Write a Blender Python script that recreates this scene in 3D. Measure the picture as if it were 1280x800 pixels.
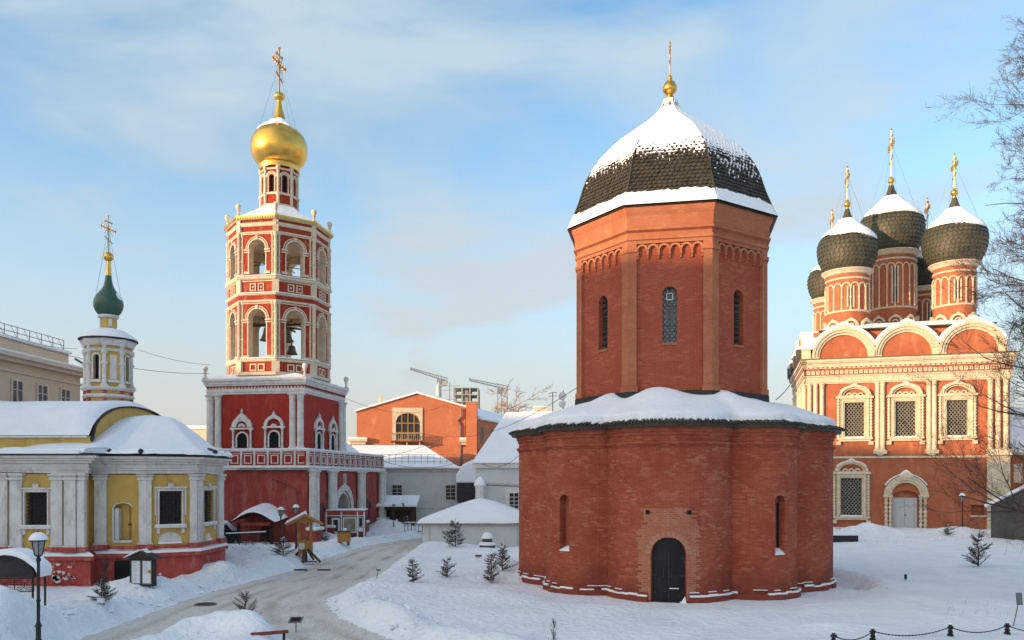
import bpy, math, random
from mathutils import Vector, noise
R = math.radians; PI = math.pi
sc = bpy.context.scene
for o in list(bpy.data.objects): bpy.data.objects.remove(o)
# ---------------------------------------------------------------- camera
cam = bpy.data.objects.new('camera', bpy.data.cameras.new('camera'))
sc.collection.objects.link(cam); sc.camera = cam
cam.location = (0, 0, 5.3); cam.rotation_euler = (R(90), 0, 0)
cam.data.sensor_width = 36; cam.data.lens = 28.125; cam.data.shift_y = 0.15625
cam.data.clip_start = 0.1; cam.data.clip_end = 6000
# ---------------------------------------------------------------- sky, sun, exposure
SUN_EL = 8.1
SH = Vector((-.866, -.5, 0)).normalized()
world = bpy.data.worlds.new('World'); sc.world = world; world.use_nodes = True
nt = world.node_tree; N = nt.nodes; LK = nt.links; N.clear()
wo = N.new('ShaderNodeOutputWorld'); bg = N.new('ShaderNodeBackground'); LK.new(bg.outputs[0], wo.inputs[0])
sky = N.new('ShaderNodeTexSky'); sky.sky_type = 'NISHITA'; sky.sun_disc = False
sky.sun_elevation = R(SUN_EL); sky.sun_rotation = math.atan2(SH.x, SH.y)
sky.altitude = 0; sky.air_density = 1.0; sky.dust_density = 0.6; sky.ozone_density = 2.5
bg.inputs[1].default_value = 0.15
# thin cloud veil in the sky: noise over the view direction
tc = N.new('ShaderNodeTexCoord'); mp_ = N.new('ShaderNodeMapping'); mp_.inputs['Scale'].default_value = (1.0, 1.0, 2.6)
mp_.inputs['Rotation'].default_value = (0.1, 0.25, 0.3)
LK.new(tc.outputs['Generated'], mp_.inputs[0])
nz = N.new('ShaderNodeTexNoise'); nz.inputs['Scale'].default_value = 2.3; nz.inputs['Detail'].default_value = 5; nz.inputs['Roughness'].default_value = .5
nz.inputs['Distortion'].default_value = .35
LK.new(mp_.outputs[0], nz.inputs['Vector'])
rp = N.new('ShaderNodeValToRGB'); rp.color_ramp.elements[0].position = .42; rp.color_ramp.elements[1].position = .62
rp.color_ramp.elements[1].color = (.85, .85, .85, 1); LK.new(nz.outputs[0], rp.inputs[0])
sp = N.new('ShaderNodeSeparateXYZ'); LK.new(tc.outputs['Generated'], sp.inputs[0])
hz = N.new('ShaderNodeMapRange'); hz.inputs[1].default_value = 0.0; hz.inputs[2].default_value = .46
hz.inputs[3].default_value = .95; hz.inputs[4].default_value = 0.0; hz.interpolation_type = 'SMOOTHSTEP'
LK.new(sp.outputs[2], hz.inputs[0])
ad = N.new('ShaderNodeMath'); ad.operation = 'MAXIMUM'; LK.new(rp.outputs[0], ad.inputs[0]); LK.new(hz.outputs[0], ad.inputs[1])
ad2 = N.new('ShaderNodeMix'); ad2.data_type = 'RGBA'
cl = N.new('ShaderNodeMix'); cl.data_type = 'RGBA'     # cloud colour: peach low down, white-blue above
cr = N.new('ShaderNodeMapRange'); cr.inputs[1].default_value = 0.0; cr.inputs[2].default_value = .45; LK.new(sp.outputs[2], cr.inputs[0])
LK.new(cr.outputs[0], cl.inputs[0]); CLOUD_LO = (2.3, 2.08, 1.96, 1); CLOUD_HI = (2.1, 2.52, 2.78, 1)
cl.inputs[6].default_value = CLOUD_LO; cl.inputs[7].default_value = CLOUD_HI
sg = N.new('ShaderNodeMix'); sg.data_type = 'RGBA'; sg.blend_type = 'MULTIPLY'; sg.inputs[0].default_value = 1
sg.inputs[7].default_value = (1.42, 1.46, 1.38, 1); LK.new(sky.outputs[0], sg.inputs[6])
LK.new(ad.outputs[0], ad2.inputs[0]); LK.new(sg.outputs[2], ad2.inputs[6]); LK.new(cl.outputs[2], ad2.inputs[7])
# added fill light: sky round the low sun, behind the viewpoint, brightened and warmed
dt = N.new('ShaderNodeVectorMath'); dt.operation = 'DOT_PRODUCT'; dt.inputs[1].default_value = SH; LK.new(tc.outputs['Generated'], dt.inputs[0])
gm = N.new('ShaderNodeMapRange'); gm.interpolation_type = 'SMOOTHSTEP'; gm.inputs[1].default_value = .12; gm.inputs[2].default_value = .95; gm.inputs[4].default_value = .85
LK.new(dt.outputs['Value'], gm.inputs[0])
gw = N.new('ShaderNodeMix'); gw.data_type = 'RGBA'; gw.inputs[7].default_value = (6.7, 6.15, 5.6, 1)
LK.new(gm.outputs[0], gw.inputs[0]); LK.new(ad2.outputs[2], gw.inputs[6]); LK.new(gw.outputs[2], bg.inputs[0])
sl = bpy.data.lights.new('sun', 'SUN'); sl.energy = 3.7; sl.angle = R(.5); sl.color = (1, .66, .36)
so = bpy.data.objects.new('sun', sl); sc.collection.objects.link(so)
ce, se = math.cos(R(SUN_EL)), math.sin(R(SUN_EL))
so.rotation_euler = Vector((-SH.x*ce, -SH.y*ce, -se)).to_track_quat('-Z', 'Y').to_euler(); so.location = (0, 0, 60)
sc.view_settings.view_transform = 'Standard'; sc.view_settings.look = 'None'; sc.view_settings.gamma = 1
sc.view_settings.exposure = 0.95
sc.cycles.max_bounces = 5; sc.cycles.diffuse_bounces = 3; sc.cycles.glossy_bounces = 3; sc.cycles.use_denoising = True
# ---------------------------------------------------------------- materials
MATS = {}
def mat(name, c1, c2=None, sc_=1.5, rough=.85, metal=0, bump=0, bsc=8, lo=.35, hi=.65, c3=None, sc3=.3, lo3=.55, hi3=.7, spec=.3, detail=6):
    m = bpy.data.materials.new(name); m.use_nodes = True; t = m.node_tree; n = t.nodes; b = n['Principled BSDF']
    b.inputs['Roughness'].default_value = rough; b.inputs['Metallic'].default_value = metal
    b.inputs['Specular IOR Level'].default_value = spec
    b.inputs['Base Color'].default_value = (*c1, 1)
    g = n.new('ShaderNodeTexCoord')
    out = None
    if c2:
        z = n.new('ShaderNodeTexNoise'); z.inputs['Scale'].default_value = sc_; z.inputs['Detail'].default_value = detail; z.inputs['Roughness'].default_value = .65
        t.links.new(g.outputs['Object'], z.inputs['Vector'])
        r = n.new('ShaderNodeValToRGB'); r.color_ramp.elements[0].position = lo; r.color_ramp.elements[1].position = hi
        r.color_ramp.elements[0].color = (*c1, 1); r.color_ramp.elements[1].color = (*c2, 1)
        t.links.new(z.outputs[0], r.inputs[0]); out = r.outputs[0]
    if c3:
        z = n.new('ShaderNodeTexNoise'); z.inputs['Scale'].default_value = sc3*1.6; z.inputs['Detail'].default_value = 9; z.inputs['Roughness'].default_value = .72
        mpv = n.new('ShaderNodeMapping'); mpv.inputs['Scale'].default_value = (1, 1, .32); t.links.new(g.outputs['Object'], mpv.inputs[0]); t.links.new(mpv.outputs[0], z.inputs['Vector'])
        r = n.new('ShaderNodeMapRange'); r.inputs[1].default_value = lo3; r.inputs[2].default_value = hi3
        t.links.new(z.outputs[0], r.inputs[0])
        x = n.new('ShaderNodeMix'); x.data_type = 'RGBA'; x.inputs[7].default_value = (*c3, 1)
        t.links.new(r.outputs[0], x.inputs[0])
        if out: t.links.new(out, x.inputs[6])
        else: x.inputs[6].default_value = (*c1, 1)
        out = x.outputs[2]
    if out: t.links.new(out, b.inputs['Base Color'])
    if bump:
        z = n.new('ShaderNodeTexNoise'); z.inputs['Scale'].default_value = bsc; z.inputs['Detail'].default_value = 5
        t.links.new(g.outputs['Object'], z.inputs['Vector'])
        k = n.new('ShaderNodeBump'); k.inputs['Strength'].default_value = 1; k.inputs['Distance'].default_value = bump
        t.links.new(z.outputs[0], k.inputs['Height']); t.links.new(k.outputs[0], b.inputs['Normal'])
    MATS[name] = m; return m
def brick(name, a, b_, mort, patch, bw=.29, rh=.09, ms=.012, worn=(.5, .2, .12), damp=None):
    m = bpy.data.materials.new(name); m.use_nodes = True; t = m.node_tree; n = t.nodes; P = n['Principled BSDF']
    P.inputs['Roughness'].default_value = .9; P.inputs['Specular IOR Level'].default_value = .2
    uv = n.new('ShaderNodeUVMap'); uv.uv_map = 'UVMap'
    k = n.new('ShaderNodeTexBrick'); k.inputs['Scale'].default_value = 1
    k.inputs['Brick Width'].default_value = bw; k.inputs['Row Height'].default_value = rh; k.inputs['Mortar Size'].default_value = ms
    k.inputs['Mortar Smooth'].default_value = .3; k.inputs['Bias'].default_value = -.1
    k.inputs['Color1'].default_value = (*a, 1); k.inputs['Color2'].default_value = (*b_, 1); k.inputs['Mortar'].default_value = (*mort, 1)
    t.links.new(uv.outputs[0], k.inputs['Vector'])
    g = n.new('ShaderNodeTexCoord')
    z = n.new('ShaderNodeTexNoise'); z.inputs['Scale'].default_value = .55; z.inputs['Detail'].default_value = 9; z.inputs['Roughness'].default_value = .7
    t.links.new(g.outputs['Object'], z.inputs['Vector'])
    r = n.new('ShaderNodeMapRange'); r.inputs[1].default_value = .42; r.inputs[2].default_value = .62; r.inputs[4].default_value = .62
    t.links.new(z.outputs[0], r.inputs[0])
    x = n.new('ShaderNodeMix'); x.data_type = 'RGBA'; x.inputs[7].default_value = (*patch, 1)
    t.links.new(r.outputs[0], x.inputs[0]); t.links.new(k.outputs[0], x.inputs[6])
    z2 = n.new('ShaderNodeTexNoise'); z2.inputs['Scale'].default_value = 1.4; z2.inputs['Detail'].default_value = 3
    t.links.new(uv.outputs[0], z2.inputs['Vector'])
    # single worn bricks: a second brick pattern's random tint, only inside patches
    k2 = n.new('ShaderNodeTexBrick'); k2.inputs['Scale'].default_value = 1; k2.inputs['Brick Width'].default_value = bw; k2.inputs['Row Height'].default_value = rh
    k2.inputs['Mortar Size'].default_value = 0; k2.inputs['Bias'].default_value = -.35
    k2.inputs['Color1'].default_value = (0, 0, 0, 1); k2.inputs['Color2'].default_value = (1, 1, 1, 1)
    t.links.new(uv.outputs[0], k2.inputs['Vector'])
    mm = n.new('ShaderNodeMapRange'); mm.inputs[1].default_value = .48; mm.inputs[2].default_value = .6; t.links.new(z2.outputs[0], mm.inputs[0])
    mu = n.new('ShaderNodeMath'); mu.operation = 'MULTIPLY'; t.links.new(k2.outputs[0], mu.inputs[0]); t.links.new(mm.outputs[0], mu.inputs[1])
    mu2 = n.new('ShaderNodeMath'); mu2.operation = 'MULTIPLY'; mu2.inputs[1].default_value = .62; t.links.new(mu.outputs[0], mu2.inputs[0])
    y = n.new('ShaderNodeMix'); y.data_type = 'RGBA'; y.inputs[7].default_value = (*worn, 1)
    t.links.new(mu2.outputs[0], y.inputs[0]); t.links.new(x.outputs[2], y.inputs[6])
    last = y.outputs[2]
    if damp:      # rising damp: a darker stained zone with a ragged top edge at the foot of the wall
        sx = n.new('ShaderNodeSeparateXYZ'); t.links.new(uv.outputs[0], sx.inputs[0])
        z3 = n.new('ShaderNodeTexNoise'); z3.inputs['Scale'].default_value = .8; z3.inputs['Detail'].default_value = 8; t.links.new(g.outputs['Object'], z3.inputs['Vector'])
        m1 = n.new('ShaderNodeMath'); m1.operation = 'MULTIPLY_ADD'; m1.inputs[1].default_value = 3.2; m1.inputs[2].default_value = -1.0; t.links.new(z3.outputs[0], m1.inputs[0])
        m2 = n.new('ShaderNodeMath'); m2.operation = 'SUBTRACT'; t.links.new(m1.outputs[0], m2.inputs[0]); t.links.new(sx.outputs[1], m2.inputs[1])
        m3 = n.new('ShaderNodeMapRange'); m3.inputs[1].default_value = -.75; m3.inputs[2].default_value = .1; m3.inputs[4].default_value = .7; t.links.new(m2.outputs[0], m3.inputs[0])
        w = n.new('ShaderNodeMix'); w.data_type = 'RGBA'; w.inputs[7].default_value = (*damp, 1); t.links.new(m3.outputs[0], w.inputs[0]); t.links.new(last, w.inputs[6]); last = w.outputs[2]
    t.links.new(last, P.inputs['Base Color'])
    bp = n.new('ShaderNodeBump'); bp.inputs['Distance'].default_value = .012; bp.inputs['Strength'].default_value = .8; bp.invert = True
    t.links.new(k.outputs['Fac'], bp.inputs['Height']); t.links.new(bp.outputs[0], P.inputs['Normal'])
    MATS[name] = m; return m
snow = mat('snow', (.83, .85, .88), (.77, .80, .84), .8, .7, bump=.05, bsc=3, spec=.2)
snow_g = mat('snow_ground', (.84, .855, .88), (.74, .765, .80), .5, .75, bump=.15, bsc=3.6, spec=.2)
road_m = mat('packed_snow', (.66, .635, .60), (.53, .49, .44), 4.5, .85, bump=.06, bsc=11, c3=(.66, .655, .64), sc3=1.1, lo3=.46, hi3=.66, spec=.15, detail=10)
_t = road_m.node_tree
_a = _t.nodes.new('ShaderNodeVertexColor'); _a.layer_name = 'wear'
_x = _t.nodes.new('ShaderNodeMix'); _x.data_type = 'RGBA'; _x.inputs[7].default_value = (.36, .31, .26, 1)
_b = _t.nodes['Principled BSDF']; _s = [l for l in _t.links if l.to_node == _b and l.to_socket.name == 'Base Color'][0].from_socket
_t.links.new(_a.outputs[0], _x.inputs[0]); _t.links.new(_s, _x.inputs[6]); _t.links.new(_x.outputs[2], _b.inputs['Base Color'])
_u = None     # stretch the dirt along the wheel tracks
for nd in list(_t.nodes):
    if nd.type == 'TEX_NOISE':
        mpn = _t.nodes.new('ShaderNodeMapping'); mpn.inputs['Rotation'].default_value = (0, 0, R(-32)); mpn.inputs['Scale'].default_value = (1.35, .45, 1)
        src = [l for l in _t.links if l.to_node == nd][0].from_socket
        _t.links.new(src, mpn.inputs[0]); _t.links.new(mpn.outputs[0], nd.inputs['Vector'])
brick_lo = brick('church_brick', (.33, .066, .034), (.40, .100, .048), (.33, .13, .085), (.25, .042, .024), worn=(.50, .23, .15), damp=(.19, .045, .030))
brick_hi = brick('drum_brick', (.33, .068, .036), (.37, .086, .045), (.37, .12, .07), (.29, .055, .030), worn=(.44, .17, .09))
brick_pl = brick('trim_brick', (.43, .145, .07), (.38, .12, .06), (.42, .20, .12), (.33, .095, .045), worn=(.48, .25, .15))
brick_fx = brick('repair_brick', (.42, .15, .09), (.32, .09, .05), (.44, .25, .17), (.36, .11, .065), worn=(.52, .28, .20))
tile_m = mat('dark_tile', (.032, .028, .022), (.06, .055, .04), 3, .55)
brown_m = mat('brown_brick', (.16, .06, .035), (.22, .09, .05), 2, .9)
gtile_m = mat('green_tile', (.040, .044, .030), (.072, .068, .044), 1.2, .5, c3=(.12, .088, .055), sc3=2.5, lo3=.55, hi3=.75)
gold_m = mat('gold', (.78, .47, .10), (.70, .40, .08), 2, .3, metal=1, spec=.5)
goldp_m = mat('gilt_iron', (.55, .30, .08), (.35, .2, .07), 6, .45, metal=.8)
iron_m = mat('black_iron', (.012, .012, .014), (.03, .03, .03), 5, .5)
iron2_m = mat('grey_iron', (.10, .11, .12), (.16, .17, .18), 5, .5)
lat_m = mat('lattice_paint', (.36, .34, .27), (.22, .2, .16), 5, .6)
white_m = mat('whitewash', (.68, .66, .63), (.50, .48, .46), 1.6, .9, c3=(.42, .33, .27), sc3=1.1, lo3=.62, hi3=.74, bump=.008, bsc=20)
cream_m = mat('cream_stone', (.67, .57, .42), (.54, .44, .31), 2.0, .9, c3=(.42, .30, .22), sc3=1.7, lo3=.56, hi3=.72)
red_m = mat('red_wash', (.33, .032, .020), (.27, .026, .018), 1.0, .9, c3=(.36, .07, .05), sc3=.5, bump=.005, bsc=20)
redlo_m = mat('rose_wash', (.34, .070, .056), (.26, .042, .036), 1.3, .9, c3=(.38, .13, .11), sc3=.9, lo3=.5, hi3=.68, bump=.005, bsc=20)
octred_m = mat('octagon_red', (.33, .038, .020), (.27, .030, .017), 1.0, .9, c3=(.42, .15, .09), sc3=1.3, lo3=.54, hi3=.72)
orange_m = mat('orange_wash', (.40, .130, .062), (.33, .098, .048), .9, .9, c3=(.46, .20, .11), sc3=.8, lo3=.52, hi3=.72)
orange2_m = mat('coral_wash', (.52, .175, .085), (.46, .15, .072), .6, .9, c3=(.62, .25, .13), sc3=.5)
yellow_m = mat('ochre_wash', (.58, .385, .11), (.50, .32, .09), 1.0, .9, c3=(.36, .24, .08), sc3=.9, lo3=.52, hi3=.72, bump=.006, bsc=18)
plinth_m = mat('plinth_red', (.42, .075, .062), (.32, .050, .042), 1.6, .9, c3=(.54, .24, .20), sc3=1.2, lo3=.5, hi3=.72, bump=.01, bsc=14)
grey_m = mat('weathered_white', (.66, .64, .61), (.54, .52, .50), 1.2, .9, c3=(.36, .32, .28), sc3=1.8, lo3=.53, hi3=.72, bump=.008, bsc=18)
pale_m = mat('pale_wall', (.58, .60, .60), (.50, .52, .52), .7, .9, c3=(.42, .42, .40), sc3=1.2, lo3=.62, hi3=.8)
beige_m = mat('beige_wall', (.64, .51, .37), (.58, .46, .33), .5, .9)
beige2_m = mat('beige_trim', (.64, .53, .43), (.58, .48, .39), .6, .9)
glass_m = mat('dark_glass', (.015, .018, .022), (.04, .045, .05), 1.2, .22, spec=.25)
bglass_m = mat('blue_glass', (.10, .13, .16), (.05, .065, .08), 1.5, .15, spec=.6)
black_m = mat('black_void', (.008, .008, .008), None, rough=.9)
blackp_m = mat('black_painted_metal', (.007, .008, .010), (.016, .018, .021), 2, .5, spec=.22)
felt_m = mat('roofing_felt', (.022, .024, .026), (.04, .042, .045), 2, .8)
wood_m = mat('varnished_wood', (.42, .22, .06), (.30, .14, .04), 3, .6)
dwood_m = mat('dark_wood', (.06, .035, .022), (.10, .06, .035), 4, .7)
bark_m = mat('bark', (.05, .037, .032), (.095, .068, .055), 5, .9)
pbark_m = mat('pale_bark', (.30, .21, .13), (.22, .15, .10), 5, .9)
needle_m = mat('spruce_needles', (.030, .036, .020), (.06, .05, .028), 8, .8)
conc_m = mat('concrete', (.34, .34, .30), (.26, .26, .23), .2, .9)
steel_m = mat('pale_steel', (.20, .23, .26), (.16, .19, .22), .3, .6)
green_m = mat('green_copper', (.018, .070, .040), (.030, .092, .055), 1.5, .4, spec=.5)
bronze_m = mat('bronze', (.12, .12, .09), (.18, .17, .12), 3, .45, metal=.6)
slate_m = mat('dark_grey_render', (.065, .064, .062), (.10, .095, .09), .9, .9, bump=.01, bsc=12)
paper_m = mat('white_paper', (.70, .72, .74), (.62, .65, .67), 4, .7)
maroon_m = mat('maroon_panel', (.15, .03, .03), (.12, .028, .028), 2, .5)
tin_m = mat('tin_roof', (.40, .34, .28), (.32, .27, .22), 1, .5, metal=.3)
# ---------------------------------------------------------------- mesh builder
class MB:
    def __init__(s): s.v = []; s.f = []; s.uv = []; s.mi = []; s.marks = []
    def mk(s):
        if not s.marks or s.marks[-1] != len(s.f): s.marks.append(len(s.f))
    def add(s, vs, fs, mi=0, uvs=None):
        o = len(s.v); s.v += [Vector(p) for p in vs]
        for i, f in enumerate(fs):
            s.f.append([o+k for k in f]); s.mi.append(mi); s.uv.append(uvs[i] if uvs else None)
    def box(s, x0, x1, y0, y1, z0, z1, mi=0):
        s.hexa([(x0,y0,z0),(x1,y0,z0),(x1,y1,z0),(x0,y1,z0),(x0,y0,z1),(x1,y0,z1),(x1,y1,z1),(x0,y1,z1)], mi)
    def hexa(s, p, mi=0): s.add(p, [(0,3,2,1),(4,5,6,7),(0,1,5,4),(1,2,6,5),(2,3,7,6),(3,0,4,7)], mi)
    def mbox(s, m, a0, a1, b0, b1, c0, c1, mi=0):   # outward = +c
        vs = [m(a0,b0,c1),m(a1,b0,c1),m(a1,b0,c0),m(a0,b0,c0),m(a0,b1,c1),m(a1,b1,c1),m(a1,b1,c0),m(a0,b1,c0)]
        W, H, D = a1-a0, b1-b0, abs(c1-c0)
        uv = [[(a0,c1),(a0,c0),(a1,c0),(a1,c1)],[(a0,c1),(a1,c1),(a1,c0),(a0,c0)],[(a0,b0),(a1,b0),(a1,b1),(a0,b1)],
              [(a1,b0),(a1+D,b0),(a1+D,b1),(a1,b1)],[(a0,b0),(a1,b0),(a1,b1),(a0,b1)],[(a0-D,b0),(a0,b0),(a0,b1),(a0-D,b1)]]
        s.add(vs, [(0,3,2,1),(4,5,6,7),(0,1,5,4),(1,2,6,5),(2,3,7,6),(3,0,4,7)], mi, uv)
    def mprism(s, m, poly, c0, c1, mi=0):
        n = len(poly); vs = [m(a,b,c1) for a,b in poly]+[m(a,b,c0) for a,b in poly]
        s.add(vs, [list(range(n)), list(range(2*n-1,n-1,-1))]+[(i,i+n,(i+1)%n+n,(i+1)%n) for i in range(n)], mi)
    def prism(s, poly, z0, z1, mi=0):     # plan polygon, counter-clockwise
        n = len(poly); vs = [(x,y,z0) for x,y in poly]+[(x,y,z1) for x,y in poly]
        s.add(vs, [list(range(n-1,-1,-1)), list(range(n,2*n))]+[(i,(i+1)%n,(i+1)%n+n,i+n) for i in range(n)], mi)
    def tube(s, p0, p1, r0, r1=None, n=4, mi=0, cap=True):
        r1 = r0 if r1 is None else r1; p0 = Vector(p0); p1 = Vector(p1); d = p1-p0
        if d.length < 1e-6: return
        d.normalize(); a = d.cross(Vector((0,0,1)));
        if a.length < 1e-3: a = d.cross(Vector((0,1,0)))
        a.normalize(); b = d.cross(a)
        ring = lambda p, r: [p+(a*math.cos(2*PI*i/n)+b*math.sin(2*PI*i/n))*r for i in range(n)]
        fs = [(i,(i+1)%n,(i+1)%n+n,i+n) for i in range(n)]
        if cap: fs += [list(range(n-1,-1,-1)), list(range(n,2*n))]
        s.add(ring(p0,r0)+ring(p1,r1), fs, mi)
    def path(s, pts, r, n=4, mi=0):
        for a, b in zip(pts, pts[1:]): s.tube(a, b, r, r, n, mi, cap=False)
    def lathe(s, c, prof, n=16, rot=0, mi=0, cap=True):
        cx, cy, cz = c; m = len(prof); vs = []; fs = []; uv = []
        for r, z in prof:
            for i in range(n):
                a = rot+2*PI*i/n; vs.append((cx+r*math.cos(a), cy+r*math.sin(a), cz+z))
        for j in range(m-1):
            rr = max(prof[j][0], prof[j+1][0], .01); dl = math.hypot(prof[j+1][0]-prof[j][0], prof[j+1][1]-prof[j][1])
            z0 = prof[j][1]; z1 = z0+dl
            for i in range(n):
                k = (i+1)%n; fs.append((j*n+i, j*n+k, (j+1)*n+k, (j+1)*n+i))
                u0 = 2*PI*i/n*rr; u1 = 2*PI*(i+1)/n*rr
                uv.append([(u0,z0),(u1,z0),(u1,z1),(u0,z1)])
        if cap and prof[0][0] > 1e-4: fs.append(list(range(n-1,-1,-1))); uv.append([(0,0)]*n)
        if cap and prof[-1][0] > 1e-4: fs.append([(m-1)*n+i for i in range(n)]); uv.append([(0,0)]*n)
        s.add(vs, fs, mi, uv)
    def grid(s, fn, us, vs_, mi=0, uvf=None):
        nu, nv = len(us), len(vs_)
        P = [fn(u, v) for v in vs_ for u in us]
        fs = []; uv = []
        for j in range(nv-1):
            for i in range(nu-1):
                fs.append((j*nu+i, j*nu+i+1, (j+1)*nu+i+1, (j+1)*nu+i))
                uv.append([(us[i],vs_[j]),(us[i+1],vs_[j]),(us[i+1],vs_[j+1]),(us[i],vs_[j+1])])
        s.add(P, fs, mi, uv)
    def ring(s, m, ca, cb, ri, ro, c0, c1, a0=0, a1=PI, n=12, keel=0, mi=0, sy=1):
        K = lambda a: 1+keel*math.exp(-((a-PI/2)/.16)**2)
        vs = []
        for i in range(n+1):
            a = a0+(a1-a0)*i/n
            for r, c in ((ri,c0),(ro*K(a),c0),(ro*K(a),c1),(ri,c1)):
                vs.append(m(ca+r*math.cos(a), cb+r*math.sin(a)*sy, c))
        fs = []
        for i in range(n):
            o = i*4; q = o+4
            fs += [(o+1,o+2,q+2,q+1),(o+2,o+3,q+3,q+2),(o+3,o,q,q+3)]
        fs += [(0,3,2,1),(4*n,4*n+1,4*n+2,4*n+3)]
        s.add(vs, fs, mi)
    def ball(s, c, r, n=10, mi=0, sz=1):
        s.lathe(c, [(r*math.sin(PI*i/6)+1e-5, -r*sz*math.cos(PI*i/6)) for i in range(7)], n, 0, mi, cap=False)
def fr(o, u):
    o = Vector(o); u = Vector((u[0],u[1],0)).normalized(); n = Vector((u.y,-u.x,0))
    return lambda a, b, c: o+u*a+n*c+Vector((0,0,b))
def top_of(op, s):
    a0, a1, b0, b1, rise = op; m = (a0+a1)/2; h = (a1-a0)/2
    return b1+(rise*math.sqrt(max(0, 1-((s-m)/h)**2)) if rise else 0)
def op_cols(op): 
    n = 8 if op[4] else 1
    if op[4]: return [(op[0]+op[1])/2-(op[1]-op[0])/2*math.cos(PI*i/n) for i in range(n+1)]
    return [op[0], op[1]]
def wall(mb, m, s0, s1, z0, z1, ops=(), step=99, depth=.4, back=False, mi=0, c=0, zf=None):
    cols = {round(s0,5), round(s1,5)}
    k = max(1, int(math.ceil((s1-s0)/step)))
    for i in range(k+1): cols.add(round(s0+(s1-s0)*i/k, 5))
    for op in ops: cols |= {round(q,5) for q in op_cols(op)}
    cols = sorted(cols)
    def q(p, uv): mb.add([m(*x) for x in p], [(0,1,2,3)], mi, [uv])
    for sa, sb in zip(cols, cols[1:]):
        mid = (sa+sb)/2; za = zb = z0
        for op in sorted([o for o in ops if o[0] < mid < o[1]], key=lambda o: o[2]):
            if op[2] > za+1e-4: q([(sa,za,c),(sb,zb,c),(sb,op[2],c),(sa,op[2],c)], [(sa,za),(sb,zb),(sb,op[2]),(sa,op[2])])
            ta, tb = top_of(op,sa), top_of(op,sb); d = c-depth
            q([(sa,op[2],c),(sb,op[2],c),(sb,op[2],d),(sa,op[2],d)], [(sa,0),(sb,0),(sb,depth),(sa,depth)])
            q([(sa,ta,d),(sb,tb,d),(sb,tb,c),(sa,ta,c)], [(sa,0),(sb,0),(sb,depth),(sa,depth)])
            if back: q([(sa,op[2],d),(sb,op[2],d),(sb,tb,d),(sa,ta,d)], [(sa,op[2]),(sb,op[2]),(sb,tb),(sa,ta)])
            za, zb = ta, tb
        e1, e2 = (zf(sa), zf(sb)) if zf else (z1, z1)
        q([(sa,za,c),(sb,zb,c),(sb,e2,c),(sa,e1,c)], [(sa,za),(sb,zb),(sb,e2),(sa,e1)])
    for op in ops:
        for a, sgn in ((op[0],1),(op[1],-1)):
            t = top_of(op,a); p = [(a,op[2],c),(a,op[2],c-depth),(a,t,c-depth),(a,t,c)]
            uv = [(0,op[2]),(depth,op[2]),(depth,t),(0,t)]
            if sgn < 0: p.reverse(); uv.reverse()
            q(p, uv)
def pane(mb, m, op, c, mi=0):
    cs = op_cols(op)
    for a, b in zip(cs, cs[1:]): mb.add([m(a,op[2],c),m(b,op[2],c),m(b,top_of(op,b),c),m(a,top_of(op,a),c)], [(0,1,2,3)], mi)
def bars(mb, m, op, c, sp, r, diamond=False, mi=0):
    a0, a1, b0 = op[:3]; bt = top_of(op,(a0+a1)/2); W = a1-a0; H = bt-b0
    def inside(a, b): return a0-1e-6 <= a <= a1+1e-6 and b0-1e-6 <= b <= top_of(op,min(max(a,a0),a1))+1e-6
    def seg(p, d, L):
        pts = [(p[0]+d[0]*L*i/60, p[1]+d[1]*L*i/60) for i in range(61)]
        ins = [x for x in pts if inside(*x)]
        if len(ins) > 1: mb.tube(m(*ins[0],c), m(*ins[-1],c), r, r, 4, mi, cap=False)
    if diamond:
        sl = 1.25; n = int((W*sl+H)/sp)+2
        for i in range(n):
            seg((a0, b0-W*sl+i*sp), (1,sl), W); seg((a0, b0+i*sp), (1,-sl), W)
    else:
        for i in range(1, int(round(W/sp))): seg((a0+W*i/round(W/sp), b0), (0,1), H)
        for i in range(1, int(round(H/sp))): seg((a0, b0+H*i/round(H/sp)), (1,0), W)
# ---------------------------------------------------------------- objects
C = sc.collection.objects
OFF = {}
def build(mb, name, mats, parent=None, loc=None, smooth=None, bevel=0, tag=None, seg=2, subd=0):
    if not isinstance(mats, (list, tuple)): mats = [mats]
    if len(mb.marks) > 1:      # every marked piece becomes an object of its own
        first = None; mk = mb.marks+[len(mb.f)]
        for i, (a, b) in enumerate(zip(mk, mk[1:])):
            if b <= a: continue
            sm = MB(); ids = {}
            for f in mb.f[a:b]:
                g = []
                for k in f:
                    if k not in ids: ids[k] = len(sm.v); sm.v.append(mb.v[k])
                    g.append(ids[k])
                sm.f.append(g)
            sm.uv = mb.uv[a:b]; sm.mi = mb.mi[a:b]
            o = build(sm, name, mats, parent, loc, smooth, bevel, tag, seg)
            first = first or o
        return first
    off = OFF[parent.name] if parent else Vector(loc if loc is not None else (0,0,0))
    me = bpy.data.meshes.new(name); me.from_pydata([v-off for v in mb.v], [], mb.f)
    for m in mats: me.materials.append(m)
    if len(mats) > 1: me.polygons.foreach_set('material_index', mb.mi)
    if any(u is not None for u in mb.uv):
        ul = me.uv_layers.new(name='UVMap'); d = []
        for f, u in zip(mb.f, mb.uv):
            if u is None: d += [0.0]*(2*len(f))
            else:
                for x in u: d += [x[0], x[1]]
        ul.data.foreach_set('uv', d)
    me.update()
    if smooth is not None:
        for p in me.polygons: p.use_smooth = True
        me.set_sharp_from_angle(angle=R(smooth))
    o = bpy.data.objects.new(name, me); C.link(o)
    if parent: o.parent = parent
    else: o.location = off
    OFF[o.name] = off
    if bevel:
        b = o.modifiers.new('bevel', 'BEVEL'); b.width = bevel; b.segments = seg; b.limit_method = 'ANGLE'; b.angle_limit = R(35)
    if tag: tagit(o, *tag)
    return o
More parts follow.
